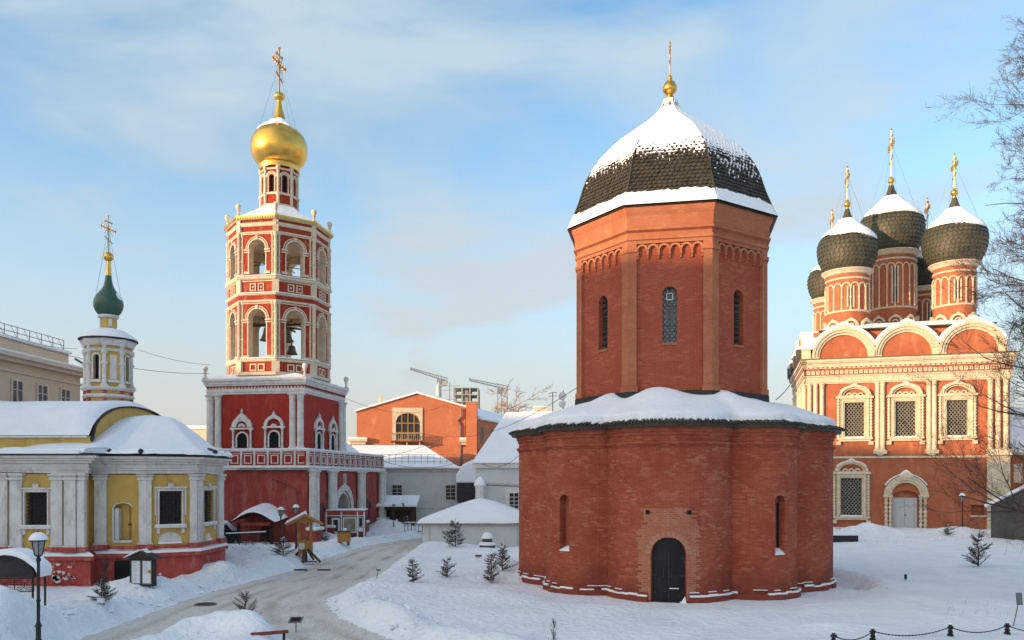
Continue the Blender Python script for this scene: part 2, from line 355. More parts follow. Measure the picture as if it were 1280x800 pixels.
def tagit(o, label, cat, group=None):
    o['label'] = label; o['category'] = cat
    if group: o['group'] = group
def thing(name, label, cat, loc, group=None):
    o = bpy.data.objects.new(name, None); C.link(o); o.location = loc; OFF[o.name] = Vector(loc); o.empty_display_size = .2
    tagit(o, label, cat, group); return o
def dup(root, loc, rz=0, s=1, label=None):
    r = root.copy(); C.link(r); r.location = loc; r.rotation_euler = (0,0,rz); r.scale = (s,s,s)
    if label: r['label'] = label
    def rec(a, b):
        for ch in list(a.children):
            c = ch.copy(); C.link(c); c.parent = b; rec(ch, c)
    rec(root, r); return r
def P(px, py, Y): return Vector(((px-640)*Y/1000, Y, 5.3+(600-py)*Y/1000))
def G(px, py, z=0):
    Y = (5300-1000*z)/(py-600); return Vector(((px-640)*Y/1000, Y, z))
def onion(prof, k=4):   # smooth interpolation of a (r,z) profile
    out = []
    for i in range(len(prof)-1):
        p0 = prof[max(i-1,0)]; p1 = prof[i]; p2 = prof[i+1]; p3 = prof[min(i+2,len(prof)-1)]
        for j in range(k):
            t = j/k
            f = lambda a,b,c_,d: .5*(2*b+(c_-a)*t+(2*a-5*b+4*c_-d)*t*t+(3*b-a-3*c_+d)*t**3)
            out.append((max(.001,f(p0[0],p1[0],p2[0],p3[0])), f(p0[1],p1[1],p2[1],p3[1])))
    out.append(prof[-1]); return out
class Rev:   # surface of revolution, optionally many-sided
    def __init__(s, c, prof, sides=0, rot=0):
        s.c = Vector(c); s.p = prof; s.sides = sides; s.rot = rot
        L = [0]
        for a, b in zip(prof, prof[1:]): L.append(L[-1]+math.hypot(a[0]-b[0], a[1]-b[1]))
        s.L = L; s.len = L[-1]
    def rz(s, t):
        t = min(max(t,0), s.len)
        for i in range(len(s.L)-1):
            if t <= s.L[i+1]+1e-9:
                k = (t-s.L[i])/max(1e-9, s.L[i+1]-s.L[i]); a, b = s.p[i], s.p[i+1]
                return a[0]+(b[0]-a[0])*k, a[1]+(b[1]-a[1])*k
    def pf(s, th):
        if not s.sides: return 1
        w = 2*PI/s.sides; x = ((th-s.rot) % w)-w/2
        return math.cos(w/2)/math.cos(x)
    def at(s, th, t, off=0):
        r, z = s.rz(t); f = s.pf(th); p = Vector((s.c.x+r*f*math.cos(th), s.c.y+r*f*math.sin(th), s.c.z+z))
        if off:
            a = s.rz(t-.05); b = s.rz(t+.05); tr, tz = b[0]-a[0], b[1]-a[1]; l = math.hypot(tr,tz) or 1
            nr, nz_ = tz/l, -tr/l
            th2 = th
            if s.sides:
                w = 2*PI/s.sides; th2 = s.rot+(math.floor((th-s.rot)/w)+.5)*w
            p += Vector((nr*math.cos(th2), nr*math.sin(th2), nz_))*off
        return p
def scales(mb, rv, t0, t1, row, pitch, lift=.05, rnd=0, mi=0):
    n = int((t1-t0)/row); row = (t1-t0)/n
    for j in range(n):
        t = t0+row*j; r, z = rv.rz(t+row*.5)
        sides = rv.sides or 1
        per = max(3, int(round(2*PI*r/sides/pitch)))
        for sd in range(sides):
            A0 = rv.rot+2*PI*sd/sides; W = 2*PI/sides
            for i in range(per+(1 if rv.sides else 0)):
                fa = (i+(0 if j % 2 else .5))/per
                l, h = fa-.47/per, fa+.47/per
                if rv.sides: l = max(l,0.002); h = min(h,.998)
                if h-l < .2/per: continue
                if rv.sides:     # equal widths along the facet
                    g = lambda x: A0+W/2+math.atan((2*x-1)*math.tan(W/2))
                else: g = lambda x: A0+W*x
                a, b, m_ = g(l), g(h), g((l+h)/2)
                lf = lift*(1+random.uniform(-rnd,rnd))
                top = [rv.at(a,t+row*1.15,.005), rv.at(b,t+row*1.15,.005)]
                bot = [rv.at(b,t+row*.15,lf), rv.at(m_,t-row*.15,lf), rv.at(a,t+row*.15,lf)]
                und = [rv.at(b,t+row*.15,-.01), rv.at(m_,t-row*.15,-.01), rv.at(a,t+row*.15,-.01)]
                mb.add(top+bot+und, [(1,0,4,3,2),(2,3,6,5),(3,4,7,6),(1,2,5),(0,7,4)], mi)
def snowcap(mb, rv, tf, thick, nth=96, nt_=40, t0=0, t1=None, th0=0, th1=2*PI):
    """snow lying on rv: tf(theta,t,z) > 0 where snow lies"""
    t1 = rv.len if t1 is None else t1
    us = [th0+(th1-th0)*i/nth for i in range(nth+1)]; vs = [t0+(t1-t0)*j/nt_ for j in range(nt_+1)]
    def fn(u, v):
        r, z = rv.rz(v); k = tf(u, v, z); k = max(-1, min(1, k))
        return rv.at(u, v, thick*math.sqrt(k) if k > 0 else k*.08-.02)
    mb.grid(fn, us, vs)
BD = Vector((.2, .98, 0)).normalized()     # all the crosses stand parallel, north to south
def cross(mb, base, h, w, t=.06, fancy=False, mi=0):
    b = Vector(base); U = Vector((0,0,1)); n = Vector((BD.y,-BD.x,0))
    def bar(p, q, k=1):
        mb.tube(p, q, t*k, t*k, 4, mi)
    bar(b, b+U*h)
    for zf, wf in ((.66,1),(.84,.45)):
        z = b+U*(h*zf); bar(z-BD*w*wf/2, z+BD*w*wf/2)
        for sgn in (-1,1): mb.ball(z+BD*w*wf/2*sgn, t*1.8, 6, mi)
    z = b+U*(h*.36); bar(z-BD*w*.28+U*h*.06, z+BD*w*.28-U*h*.06)
    mb.ball(b+U*h, t*1.8, 6, mi)
    if fancy:
        z = b+U*(h*.66)
        for k in range(4):
            a = PI/4+k*PI/2; d = BD*math.cos(a)+U*math.sin(a); mb.tube(z, z+d*w*.42, t*.6, t*.3, 4, mi)
        for sgn in (-1,1):
            for k in (.3,.6,1):
                mb.ball(z+BD*w*.5*k*sgn+U*(h*.05), t*1.3, 5, mi); mb.ball(z+BD*w*.5*k*sgn-U*(h*.05), t*1.3, 5, mi)
def nz1(*a): return noise.noise(Vector(a))
def lerp(a, b, t): return a+(b-a)*t
# ================================================================ GROUND
road_px = [(532,671),(455,683),(402,700),(370,713),(315,727),(262,742),(205,760),(160,779),(70,812),(-90,870),(-260,960),(-60,1100),
           (250,1300),(900,1300),(760,930),(640,840),(530,815),(448,786),(412,765),(405,751),(426,740),(470,722),(505,694),(530,679),(590,668),(640,663),(640,660),(560,662)]
ROAD = [G(x, y).to_2d() for x, y in road_px]
ISL = [G(x, y).to_2d() for x, y in [(190,800),(235,790),(340,786),(368,800),(372,830),(330,880),(60,900),(-60,870)]]
def sdist(poly, x, y):
    ins = False; d2 = 1e18; n = len(poly); j = n-1
    for i in range(n):
        ax, ay = poly[j]; bx, by = poly[i]
        if (ay > y) != (by > y) and x < (bx-ax)*(y-ay)/(by-ay)+ax: ins = not ins
        ex, ey = bx-ax, by-ay; t = max(0, min(1, ((x-ax)*ex+(y-ay)*ey)/(ex*ex+ey*ey)))
        dx, dy = x-ax-ex*t, y-ay-ey*t; d2 = min(d2, dx*dx+dy*dy); j = i
    d = math.sqrt(d2); return -d if ins else d
bumps = []   # x, y, rx, ry, h
def bump_at(px, py, rx, ry, h): g = G(px, py); bumps.append((g.x, g.y, rx, ry, h))
for a in [(487,668,2.2,1.8,1.05),(508,664,1.8,1.5,.8),(470,667,2.0,1.2,.5),
          (1092,672,2.6,1.5,.85),(1186,673,2.6,1.4,.65),(1205,674,1.5,1.0,.4),(1070,672,1.4,1,.4),
          (-4,815,1.5,1.1,1.35),(-60,800,3,2,1.4),(22,797,1.0,.7,.25),
          (155,752,1.3,.8,.55),(215,748,2.0,.8,.45),(110,766,1.4,.9,.4),(262,728,2.0,1.0,.5),(60,775,1.5,.8,.3),
          (326,704,2.0,1.8,.7),(300,712,2.2,2.2,.65),(405,680,1.8,1.0,.7),(432,684,2.0,1.0,.45),(280,700,2.6,3,.6),
          (560,690,2.6,2.2,.45),(600,697,2.8,2.5,.4),(630,715,1.6,1.6,.35),(655,705,1.2,1.6,.4),(560,745,3,2.0,.12),(480,745,1.6,1.2,.18),
          (1040,795,1.6,.7,.14),(1170,760,4,2,.10),(240,800,2.2,.8,.35),(310,800,1.6,.8,.28),
          (560,668,3,1.5,.35),(700,690,3,3,.2)]: bump_at(*a)
CH = Vector((8.29, 42, 0)); CHA = math.atan2(-42, -8.38)
def smooth(t): t = max(0, min(1, t)); return t*t*(3-2*t)
def gz(x, y, fine=True):
    if y < 5 or y > 125 or abs(x) > 75: far = True
    else: far = False
    b = .30+.12*nz1(x*.06, y*.06, 3)
    if far: return b
    d = sdist(ROAD, x, y)
    di = sdist(ISL, x, y)
    if di < 0 and d < 0: d = min(-di, 3)
    h = 0
    if d > 0:
        w = 1.1+.5*nz1(x*.5, y*.5, 7)
        e = smooth((d+.25*nz1(x*1.3,y*1.3,1))/w)
        h = b*e
        ridge = math.exp(-((d-1.3)/.8)**2)*.38*(.5+nz1(x*.35,y*.35,9))
        h += max(0, ridge)*e
        for bx, by, rx, ry, bh in bumps:
            q = ((x-bx)/rx)**2+((y-by)/ry)**2
            if q < 7: h += bh*math.exp(-q)*smooth(d/1.2)*(1+.35*nz1(x*.9,y*.9,2))
        rough = .075 if d < 3.5 or y > 57 or x < -8 else .02
        if d < 2.6: h += .10*max(0, nz1(x*3.1,y*3.1,11))*e
        h += e*(rough*nz1(x*2.2,y*2.2,5)+rough*.6*nz1(x*5,y*5,6)+.12*nz1(x*.27,y*.27,8))
        # the trench that the wind keeps open beside the brick church
        rx_, ry_ = x-CH.x, y-CH.y; rr = math.hypot(rx_, ry_)
        if rr < 12:
            a = (math.atan2(ry_, rx_)-CHA+PI) % (2*PI)-PI
            k = smooth((a-1.2)/.3)*smooth((3.0-a)/.5)
            h -= k*.75*smooth((10.2-rr)/.9)
            h += .10*smooth((9.0-rr)/.8)*nz1(a*3,1,1)
            k2 = smooth((12.0-rr)/3.2)*(abs(a) < 1.3); h = h*(1-k2)+.03*k2+.02*nz1(x*1.5,y*1.5,1)*k2
            # drift piled up on the left and right front
            h += .10*math.exp(-((rr-10.2)/1.0)**2)*(.9 > abs(a) > .55)
    else:
        h = -.05+ .0*d
    return h
def axis(parts):
    out = []
    for a, b, s in parts:
        n = max(1, int(round((b-a)/s))); out += [a+(b-a)*i/n for i in range(n)]
    out.append(parts[-1][1]); return out
xs = axis([(-3000,-600,600),(-600,-120,80),(-120,-60,8),(-60,-30,.8),(-30,22,.24),(22,60,.6),(60,120,8),(120,600,80),(600,3000,600)])
ys = axis([(-3000,-600,600),(-600,-60,90),(-60,4,8),(4,21,1.2),(21,50,.22),(50,70,.34),(70,100,.6),(100,140,6),(140,600,80),(600,5000,600)])
mb = MB(); mb.grid(lambda x, y: Vector((x, y, gz(x, y))), xs, ys)
g = build(mb, 'ground', snow_g, smooth=70); g['kind'] = 'structure'
# the road: packed, dirty snow, a sheet a little above the ground mesh and just under the banks' feet
rx = axis([(-26,10,.26)]); ry = axis([(14,92,.26)])
def rz(x, y): return .004+.022*nz1(x*1.2,y*1.2,4)+.018*nz1(x*4,y*2.5,2)+.012*nz1(x*.3+y*.9,y*.2,1)
mb = MB(); RD_ = {}
def rd(x, y):
    k = (round(x,3), round(y,3))
    if k not in RD_: RD_[k] = sdist(ROAD, x, y)
    return RD_[k]
def rut(x, y):   # wheel ruts run along the road at steady distances from its edges
    d = -rd(x, y)+.35*nz1(x*.15,y*.15,3)
    return sum(math.exp(-((d-c)/.22)**2) for c in (.85,2.3,3.2))
wear = []
for j in range(len(ry)-1):
    for i in range(len(rx)-1):
        cx, cy = (rx[i]+rx[i+1])/2, (ry[j]+ry[j+1])/2
        if rd(cx, cy) < .75:
            for x, y in ((rx[i],ry[j]),(rx[i+1],ry[j]),(rx[i+1],ry[j+1]),(rx[i],ry[j+1])): wear.append(max(0, min(1, rut(x,y)*(.45+.9*nz1(x*.4,y*.4,2))+.35*nz1(x*.25,y*.25,8))))
            mb.add([(x, y, rz(x,y)-.028*rut(x,y)+.012*nz1(x*7,y*7,1)) for x, y in ((rx[i],ry[j]),(rx[i+1],ry[j]),(rx[i+1],ry[j+1]),(rx[i],ry[j+1]))], [(0,1,2,3)])
r_ = build(mb, 'road', road_m); ca_ = r_.data.color_attributes.new('wear', 'FLOAT_COLOR', 'POINT'); ca_.data.foreach_set('color', [c for w in wear for c in (w,w,w,1)]); r_['kind'] = 'structure'
def gp(px, py):   # the point where a pixel's line of sight meets the snow, iterated
    z = 0
    for _ in range(12): p = G(px, py, z); z = .5*z+.5*gz(p.x, p.y)
    p = G(px, py, z); p.z = gz(p.x, p.y); return p

# ================================================================ BRICK CHURCH
ch = thing('brick_church', 'round red brick church of curved lobes with an eight-sided drum and snowy tiled helmet roof', 'church', (CH.x, CH.y, 0))
seams = [(-25,6.6),(24.3,6.6),(58,6.65),(119,6.8),(157,6.8),(203,6.8),(241,6.8),(300,6.75)]
outs = [7.85, 7.62, 8.02, 7.8, 7.8, 7.8, 8.0, 7.65]   # greatest reach of each lobe from seam i to i+1
LB = []
for i in range(8):
    a0, r0 = seams[i]; a1, r1 = seams[(i+1)%8]
    if a1 < a0: a1 += 360
    p = CH+Vector((r0*math.cos(CHA+R(a0)), r0*math.sin(CHA+R(a0)), 0)); q = CH+Vector((r1*math.cos(CHA+R(a1)), r1*math.sin(CHA+R(a1)), 0))
    mid = (p+q)/2; e = (q-p); hh = e.length/2; nn = Vector((e.y,-e.x,0)).normalized()
    dm = (mid-CH).dot(nn); sg_ = outs[i]-dm; rho = (hh*hh+sg_*sg_)/(2*sg_); cc = mid+nn*(sg_-rho)
    A = math.atan2(nn.y, nn.x); half = math.asin(min(1,hh/rho))
    if sg_ > rho: half = PI-half
    LB.append((cc, rho, A, half))
def lobe(i):
    cc, rho, A, half = LB[i]
    return (lambda s, z, c: Vector((cc.x+(rho+c)*math.cos(A+s/rho), cc.y+(rho+c)*math.sin(A+s/rho), z))), rho*half
def outline(off, n=14):
    pts = []
    for i in range(8):
        m, L = lobe(i)
        for k in range(n): pts.append(m(-L+2*L*k/n, 0, off))
    return pts
mbw = MB(); mbt = MB(); mbp = MB(); mbs = MB(); mbfx = MB(); wins = []
for i in range(8):
    m, L = lobe(i); ops = []
    if i == 0: ops = [(-.74,.74,.05,2.1,.74)]; door = (m, ops[0])
    if i == 1: ops = [(-.55,.0,2.0,4.35,.28)]; wins.append((m, ops[0]))
    if i == 7: ops = [(.15,.7,2.0,4.35,.28)]; wins.append((m, ops[0]))
    if i == 2: ops = [(.1,.65,2.0,4.35,.28)]
    wall(mbw, m, -L, L, -.8, 7.75, ops, step=.45, depth=.42, back=True)
    mbt.mk(); mbs.mk(); mbp.mk()
    for z0, z1, c in ((6.78,6.86,.05),(6.86,6.98,.11),(7.25,7.4,.06),(7.4,7.6,.13)):
        K = 14
        for k in range(K):
            a, b = -L+2*L*k/K, -L+2*L*(k+1)/K; mbt.mbox(m, a, b, z0, z1, -.05, c)
    K = 16
    for k in range(K):      # low plinth with broken lines of snow lying on it
        a, b = -L+2*L*k/K, -L+2*L*(k+1)/K
        if i == 0 and b > -.8 and a < .8: continue
        j1 = .05*nz1(k*1.3,i*2.7,1); mbp.mbox(m, a, b, -.8, .30+j1, -.05, .15+.04*nz1(k*.9,i,5))
        if nz1(k*.8,i*1.7,9) > -.1: mbp.mbox(m, a, b, -.8, .46+j1, -.05, .07)
        if nz1(i*3.1,k*.6,.5) > -.22 and (b-a) > 0: mbs.mbox(m, a, b, .28+j1, .36+j1+.05*nz1(k*2.2,i,3), .05, .17)
        if nz1(i*2.1,k*.9,4.5) > .05: mbs.mbox(m, a, b, .455+j1, .49+j1, .0, .09)
walls = build(mbw, 'wall', brick_lo, ch, smooth=30)
m, L = lobe(0)
rowsm = MB()
for k in range(44):   # lighter repaired brickwork round the door
    z = .12+k*.09
    rr = random.Random(k); l = -1.45+rr.choice([0,.14,.28,.1]) ; h = 1.45-rr.choice([0,.14,.28,.05])
    if z > 3.3: l += .25; h -= .2
    segs = [(l, h)]
    if z < 2.95:
        hw = .74 if z < 2.1 else math.sqrt(max(.0,.74**2-(z+.045-2.1)**2)) if z+.09 < 2.84 else 0
        if hw > 0: segs = [(l,-hw-.02),(hw+.02,h)]
    for a, b in segs:
        n = 14
        for q in range(n):
            x0, x1 = a+(b-a)*q/n, a+(b-a)*(q+1)/n
            rowsm.add([m(x0,z,.012),m(x1,z,.012),m(x1,z+.09,.012),m(x0,z+.09,.012)], [(0,1,2,3)], 0, [[(x0,z),(x1,z),(x1,z+.09),(x0,z+.09)]])
build(rowsm, 'repaired_brickwork', brick_fx, ch)
q = MB()
for k in range(13):
    a0 = PI*k/13; a1 = PI*(k+1)/13
    q.ring(m, 0, 2.1, .76, 1.0, -.05, .03, a0+.015, a1-.015, 1)
build(q, 'door_arch', brick_fx, ch)
build(mbt, 'string_course', brick_lo, ch); build(mbp, 'plinth', plinth_m if False else brick_lo, ch); build(mbs, 'ledge_snow', snow, ch, bevel=.015)
q = MB(); q.mbox(m, -.78, .78, 3.86, 3.94, -.03, .03); build(q, 'timber_beam', dwood_m, ch)
q = MB(); q.mk(); q.mbox(m, -.98, -.80, 3.82, 4.0, -.03, .02); q.mk(); q.mbox(m, .80, .98, 3.82, 4.0, -.03, .02); build(q, 'beam_socket', black_m, ch)
q = MB(); op = door[1]; pane(q, m, op, -.16); dr = build(q, 'door', blackp_m, ch)
q = MB()
for s in (-.74,.0,.70): q.mbox(m, s-.02, s+.05, .05, 2.2, -.16, -.12)
for z in (.4,1.15,1.9): q.mbox(m, -.72, .72, z, z+.06, -.16, -.125)
q.mbox(m, -.25, -.19, 1.1, 1.5, -.13, -.10); q.mbox(m, .1, .16, 1.1, 1.5, -.13, -.10)
build(q, 'door_strap', iron_m, dr)
q = MB(); q.mk(); q.mbox(m, .05, .45, .62, .66, -.13, -.02); q.mk(); q.hexa([m(.2,.0,.15),m(.74,.0,.15),m(.74,.0,-.14),m(.35,.0,-.14),m(.5,.03,.08),m(.74,.12,.08),m(.74,.34,-.14),m(.6,.1,-.14)]); build(q, 'door_snow', snow, dr, bevel=.02)
for m2, op in wins:
    q = MB(); pane(q, m2, (op[0]+.0,op[1]-.0,op[2],op[3],op[4]), -.40); w = build(q, 'window', brick_hi, ch)
    q2 = MB(); q2.mbox(m2, op[1]-.12, op[1]-.02, 2.2, 4.3, -.40, -.34); build(q2, 'slit', black_m, w)
    q2 = MB(); q2.hexa([m2(op[0],2.0,.02),m2(op[1],2.0,.02),m2(op[1],2.0,-.4),m2(op[0],2.0,-.4),m2(op[0],2.04,.02),m2(op[1],2.03,.02),m2(op[1],2.32,-.4),m2(op[0],2.2,-.4)])
    build(q2, 'sill_snow', snow, w, bevel=.01)
# lower roof: dark board, toothed tiles, deep snow
def rad_fn(pts):
    tab = sorted(((math.atan2(p.y-CH.y, p.x-CH.x)) % (2*PI), math.hypot(p.x-CH.x, p.y-CH.y)) for p in pts)
    def f(th):
        th %= 2*PI
        for i in range(len(tab)):
            a, ra = tab[i-1] if i else (tab[-1][0]-2*PI, tab[-1][1]); b, rb = tab[i]
            if a <= th <= b: return ra+(rb-ra)*(th-a)/max(1e-9,b-a)
        a, ra = tab[-1]; b, rb = tab[0][0]+2*PI, tab[0][1]
        return ra+(rb-ra)*(th-a)/(b-a)
    return f
RO = rad_fn(outline(.0, 24))
def RE(th): # eave line is softer than the walls
    return sum(RO(th+k*.05) for k in (-.5,0,.5))/3+.42
th_ = [2*PI*i/240 for i in range(241)]; REt = [RE(t) for t in th_]
def roofz(k): return 7.80+1.08*(1-(1-k)**1.45)      # k: 0 eave, 1 drum
q = MB()
q.grid(lambda i, k: Vector((CH.x+lerp(REt[int(i)]-.02, 4.6, max(k,0))*math.cos(th_[int(i)]), CH.y+lerp(REt[int(i)]-.02,4.6,max(k,0))*math.sin(th_[int(i)]), roofz(max(k,0))-.02 if k >= 0 else 7.60)), list(range(241)), [-.1,0,.1,.25,.5,.75,1])
q.grid(lambda i, k: Vector((CH.x+(REt[int(i)]-.02-k)*math.cos(th_[int(i)]), CH.y+(REt[int(i)]-.02-k)*math.sin(th_[int(i)]), 7.60)), list(range(241)), [0,.65])
n = 300; q2_ = MB()
for i in range(n):      # teeth of the lowest tile row
    t = 2*PI*i/n; r = RE(t); w = .052; rr = random.Random(i)
    d = Vector((math.cos(t), math.sin(t), 0)); s_ = Vector((-d.y, d.x, 0)); b0 = CH+d*(r-.45)+Vector((0,0,7.93)); b1 = CH+d*(r+.13+rr.uniform(-.03,.02))+Vector((0,0,7.74+rr.uniform(-.02,.03)))
    q.hexa([b0-s_*w,b0+s_*w,b1+s_*w*.7,b1-s_*w*.7]+[x+Vector((0,0,.07)) for x in (b0-s_*w,b0+s_*w,b1+s_*w*.7,b1-s_*w*.7)])
    if i % 2 == 0 and rr.random() < .7:
        c0_ = CH+d*(r-.5)+s_*.2*rr.random()+Vector((0,0,7.98)); c1_ = CH+d*(r+.02-.2*rr.random())+Vector((0,0,7.86)); q2_.tube(c0_, c1_, .10, .05, 5)
lr = build(q, 'lower_roof', tile_m, ch); build(q2_, 'eave_snow', snow, lr, smooth=60)
q = MB()
def fn(i, k):
    t = th_[int(i)]; r = lerp(REt[int(i)], 4.7, k)
    u = r*math.cos(t); v = r*math.sin(t)
    th = .30*smooth((k+.015)/.10)*(1+.35*nz1(t*3,0,6))
    ragged = .08+.16*abs(nz1(t*26,0,2))+.07*(int(i)%2)
    if k < .10: r -= (.10+ragged*1.3)*(1-k/.10)
    z = roofz(k)+th*(1+.25*nz1(u*.5,v*.5,1))+.03*nz1(u*2,v*2,4)*(k > .03)
    z += .50*math.exp(-((((t-CHA+.10)+PI)%(2*PI)-PI)/.26)**2)*smooth((k-.35)/.6)+.30*math.exp(-((((t-CHA-.52)+PI)%(2*PI)-PI)/.16)**2)*smooth((k-.5)/.5)+.22*math.exp(-((((t-CHA+.62)+PI)%(2*PI)-PI)/.12)**2)*smooth((k-.6)/.4)
    z += .16*nz1(math.cos(t)*3.5, math.sin(t)*2.5, 5)*smooth((k-.5)/.4)
    if k == 0: z = roofz(0)+.05
    return Vector((CH.x+r*math.cos(t), CH.y+r*math.sin(t), z))
q.grid(fn, list(range(241)), [0,.012,.03,.06,.09,.13,.18,.25,.35,.45,.55,.65,.75,.85,.92,1.0])
build(q, 'roof_snow', snow, lr, smooth=80)
# drum
RD = 4.94; AP = RD*math.cos(PI/8); FW = RD*math.sin(PI/8)
def face(c, r, i, base=CHA, n=8):
    a = base+2*PI*i/n; ap = r*math.cos(PI/n)
    return fr((c[0]+ap*math.cos(a), c[1]+ap*math.sin(a), 0), (-math.sin(a), math.cos(a)))
q = MB(); tr = MB(); arc = MB(); drum_w = []
for i in range(8):
    m = face(CH, RD, i); op = (-.34,.34,11.72,14.05,.34)
    wall(q, m, -FW, FW, 8.8, 18.1, [op], depth=.34)
    drum_w.append((m, op))
    arc.mk()
    for sg_ in (-1,1):
        tr.mk(); a, b = sorted((sg_*(FW-.36), sg_*(FW+.055))); tr.mbox(m, a, b, 9.65, 16.1, -.02, .13)
        a, b = sorted((sg_*(FW-.42), sg_*(FW+.08))); tr.mbox(m, a, b, 16.02, 16.2, -.02, .19)
        a, b = sorted((sg_*(FW-.36), sg_*(FW+.055))); tr.mbox(m, a, b, 16.2, 16.6, -.02, .13)
        a, b = sorted((sg_*(FW-.42), sg_*(FW+.08))); tr.mbox(m, a, b, 9.45, 9.72, -.02, .19)
    wdt = (FW-.36)*2/6
    for k in range(6):
        ca = -(FW-.36)+wdt*(k+.5)
        arc.ring(m, ca, 16.12, wdt/2-.07, wdt/2+.015, -.02, .14, n=8)
    for k in range(7):
        ca = -(FW-.36)+wdt*k; ca = min(max(ca, -(FW-.36)+.05), FW-.36-.05)
        arc.mbox(m, ca-.055, ca+.055, 15.86, 16.14, -.02, .14); arc.mbox(m, ca-.035, ca+.035, 15.70, 15.86, -.02, .10)
dw = build(q, 'drum_wall', brick_hi, ch)
build(tr, 'pilaster', brick_pl, ch); build(arc, 'arcade_band', brick_pl, ch)
q = MB(); rot = CHA+PI/8
q.lathe((CH.x,CH.y,0), [(RD-.1,16.42),(RD+.13,16.42),(RD+.13,16.56),(RD+.22,16.6),(RD+.22,16.74),(RD+.12,16.78),(RD+.12,16.95),(RD+.3,17.02),(RD+.3,17.12),(RD+.2,17.16),(RD+.27,17.7),(RD+.36,17.86),(RD+.40,17.98),(RD+.40,18.14),(RD-.1,18.14)], 8, rot)
build(q, 'cornice', brick_pl, ch)
q = MB(); q.lathe((CH.x,CH.y,0), [(RD-.2,8.8),(RD+.24,8.8),(RD+.22,9.42),(RD+.06,9.5),(RD-.2,9.5)], 8, rot); build(q, 'roof_flashing', felt_m, ch)
for i, (m, op) in enumerate(drum_w):
    q = MB(); pane(q, m, op, -.30); w = build(q, 'window', bglass_m, ch)
    q = MB(); bars(q, m, op, -.26, .27, .017, diamond=(i == 0)); bars(q, m, op, -.28, .3, .02); build(q, 'grille', iron2_m if i == 0 else iron_m, w)
    q = MB(); q.mbox(m, -.34, .34, 11.62, 11.74, -.33, .05); build(q, 'sill', brick_pl, w)
    if i == 0:
        q = MB()
        for a in ((-.16,.16,13.78,13.82),(-.16,.16,14.08,14.12),(-.16,-.12,13.78,14.12),(.12,.16,13.78,14.12)): q.mbox(m, a[0],a[1],a[2],a[3],-.28,-.20)
        build(q, 'vent', white_m, w)
# helmet roof
prof = onion([(5.50,18.1),(5.24,18.65),(4.90,19.5),(4.52,20.6),(3.82,21.7),(2.80,22.75),(1.68,23.6),(.86,24.25),(.42,24.8),(.27,25.2)], 4)
rv = Rev((CH.x,CH.y,0), prof, 8, rot)
q = MB(); q.lathe((CH.x,CH.y,0), [(RD-.1,18.08)]+[(r-.03,z) for r,z in prof], 8, rot); ur = build(q, 'helmet_roof', tile_m, ch)
random.seed(3); q = MB(); scales(q, rv, .15, rv.len*.97, .21, .24, .07, .25); build(q, 'roof_tiles', tile_m, ur)
q = MB()
for i in range(8):
    A0 = rot+2*PI*i/8
    pts = [rv.at(A0, rv.len*k/24, .05) for k in range(25)]
    q.path(pts, .05, 5)
build(q, 'ridge', tile_m, ur)
def dsn(th, t, z):
    a = ((th-CHA)+PI) % (2*PI)-PI
    w8 = PI/4; xl = ((th-rot) % w8)-w8/2; r_w = rv.rz(t)[0]
    holes = .55*nz1(th*30, z*7, 1)+.42*math.cos(2*PI*(xl*r_w)/.24)*math.cos(2*PI*t/.42)
    rag = .42*nz1(th*2.2, 1.5, .3)+.22*nz1(th*9, z*2, 2)
    lo_ = (18.86+.16*nz1(th*5,0,7)+.10*nz1(th*23,0,2)-z)/.10
    lim = 20.95 + (.15 if a > .39 else 0) - (.25 if a < -.39 else 0)
    up = (z-lim-rag)/.35
    k = max(lo_, up)
    if up > 0 and up < 4: k = min(k, up*.45+holes*2.0+.25)
    if -4 < up < 0 and a > .39: k = max(k, up*.14+holes*1.9+.6*nz1(th*7,z*3,9)-.1)
    if -2.4 < up < 0: k = max(k, up*.5+holes*2.0-.2)
    return k
q = MB(); snowcap(q, rv, dsn, .10, 640, 230); build(q, 'roof_snow', snow, ur, smooth=60)
q = MB(); q.lathe((CH.x,CH.y,0), onion([(.55,24.75),(.36,25.1),(.17,25.45),(.16,25.5),(.36,25.72),(.37,25.9),(.25,26.15),(.1,26.3),(.14,26.38),(.09,26.5),(.03,26.55)],3), 14)
fi = build(q, 'finial', gold_m, ch, smooth=50)
q = MB(); cross(q, (CH.x,CH.y,26.5), 1.75, .85, .035); build(q, 'cross', goldp_m, ch)
# ================================================================ BELL TOWER
TA = R(10.1); TU = Vector((math.cos(TA), -math.sin(TA), 0))   # along the front, to the right
TV = Vector((math.sin(TA), math.cos(TA), 0))                  # into depth
NC = Vector((-16.8, 64.6, 0)); TS = 8.45
TC = NC-TU*TS/2+TV*TS/2
bt = thing('bell_tower', 'tall red and white bell tower with open arches and a gilded onion dome', 'bell tower', (TC.x, TC.y, 0))
F0 = fr(NC, TU)            # front: a from -TS to 0
F1 = fr(NC, TV)            # right face: a from 0 to TS
F2 = fr(NC-TU*TS+TV*TS, -TV); F3 = fr(NC+TV*TS, -TU)   # left (a 0..TS) and back (a 0..TS)
q = MB()
for m, a0, a1 in ((F0,-TS,0),(F1,0,TS),(F2,0,TS),(F3,0,TS)): wall(q, m, a0, a1, 5.5, 13.3)
build(q, 'wall', red_m, bt)
q = MB(); cy = 0
sq = [NC-TU*TS, NC, NC+TV*TS, NC-TU*TS+TV*TS]
def offpoly(c, pts, k): # scale square out by k metres (along both axes)
    out = []
    for p in pts:
        d = p-c; out.append(c+TU*(d.dot(TU)+k*math.copysign(1,d.dot(TU)))+TV*(d.dot(TV)+k*math.copysign(1,d.dot(TV))))
    return [(p.x,p.y) for p in out]
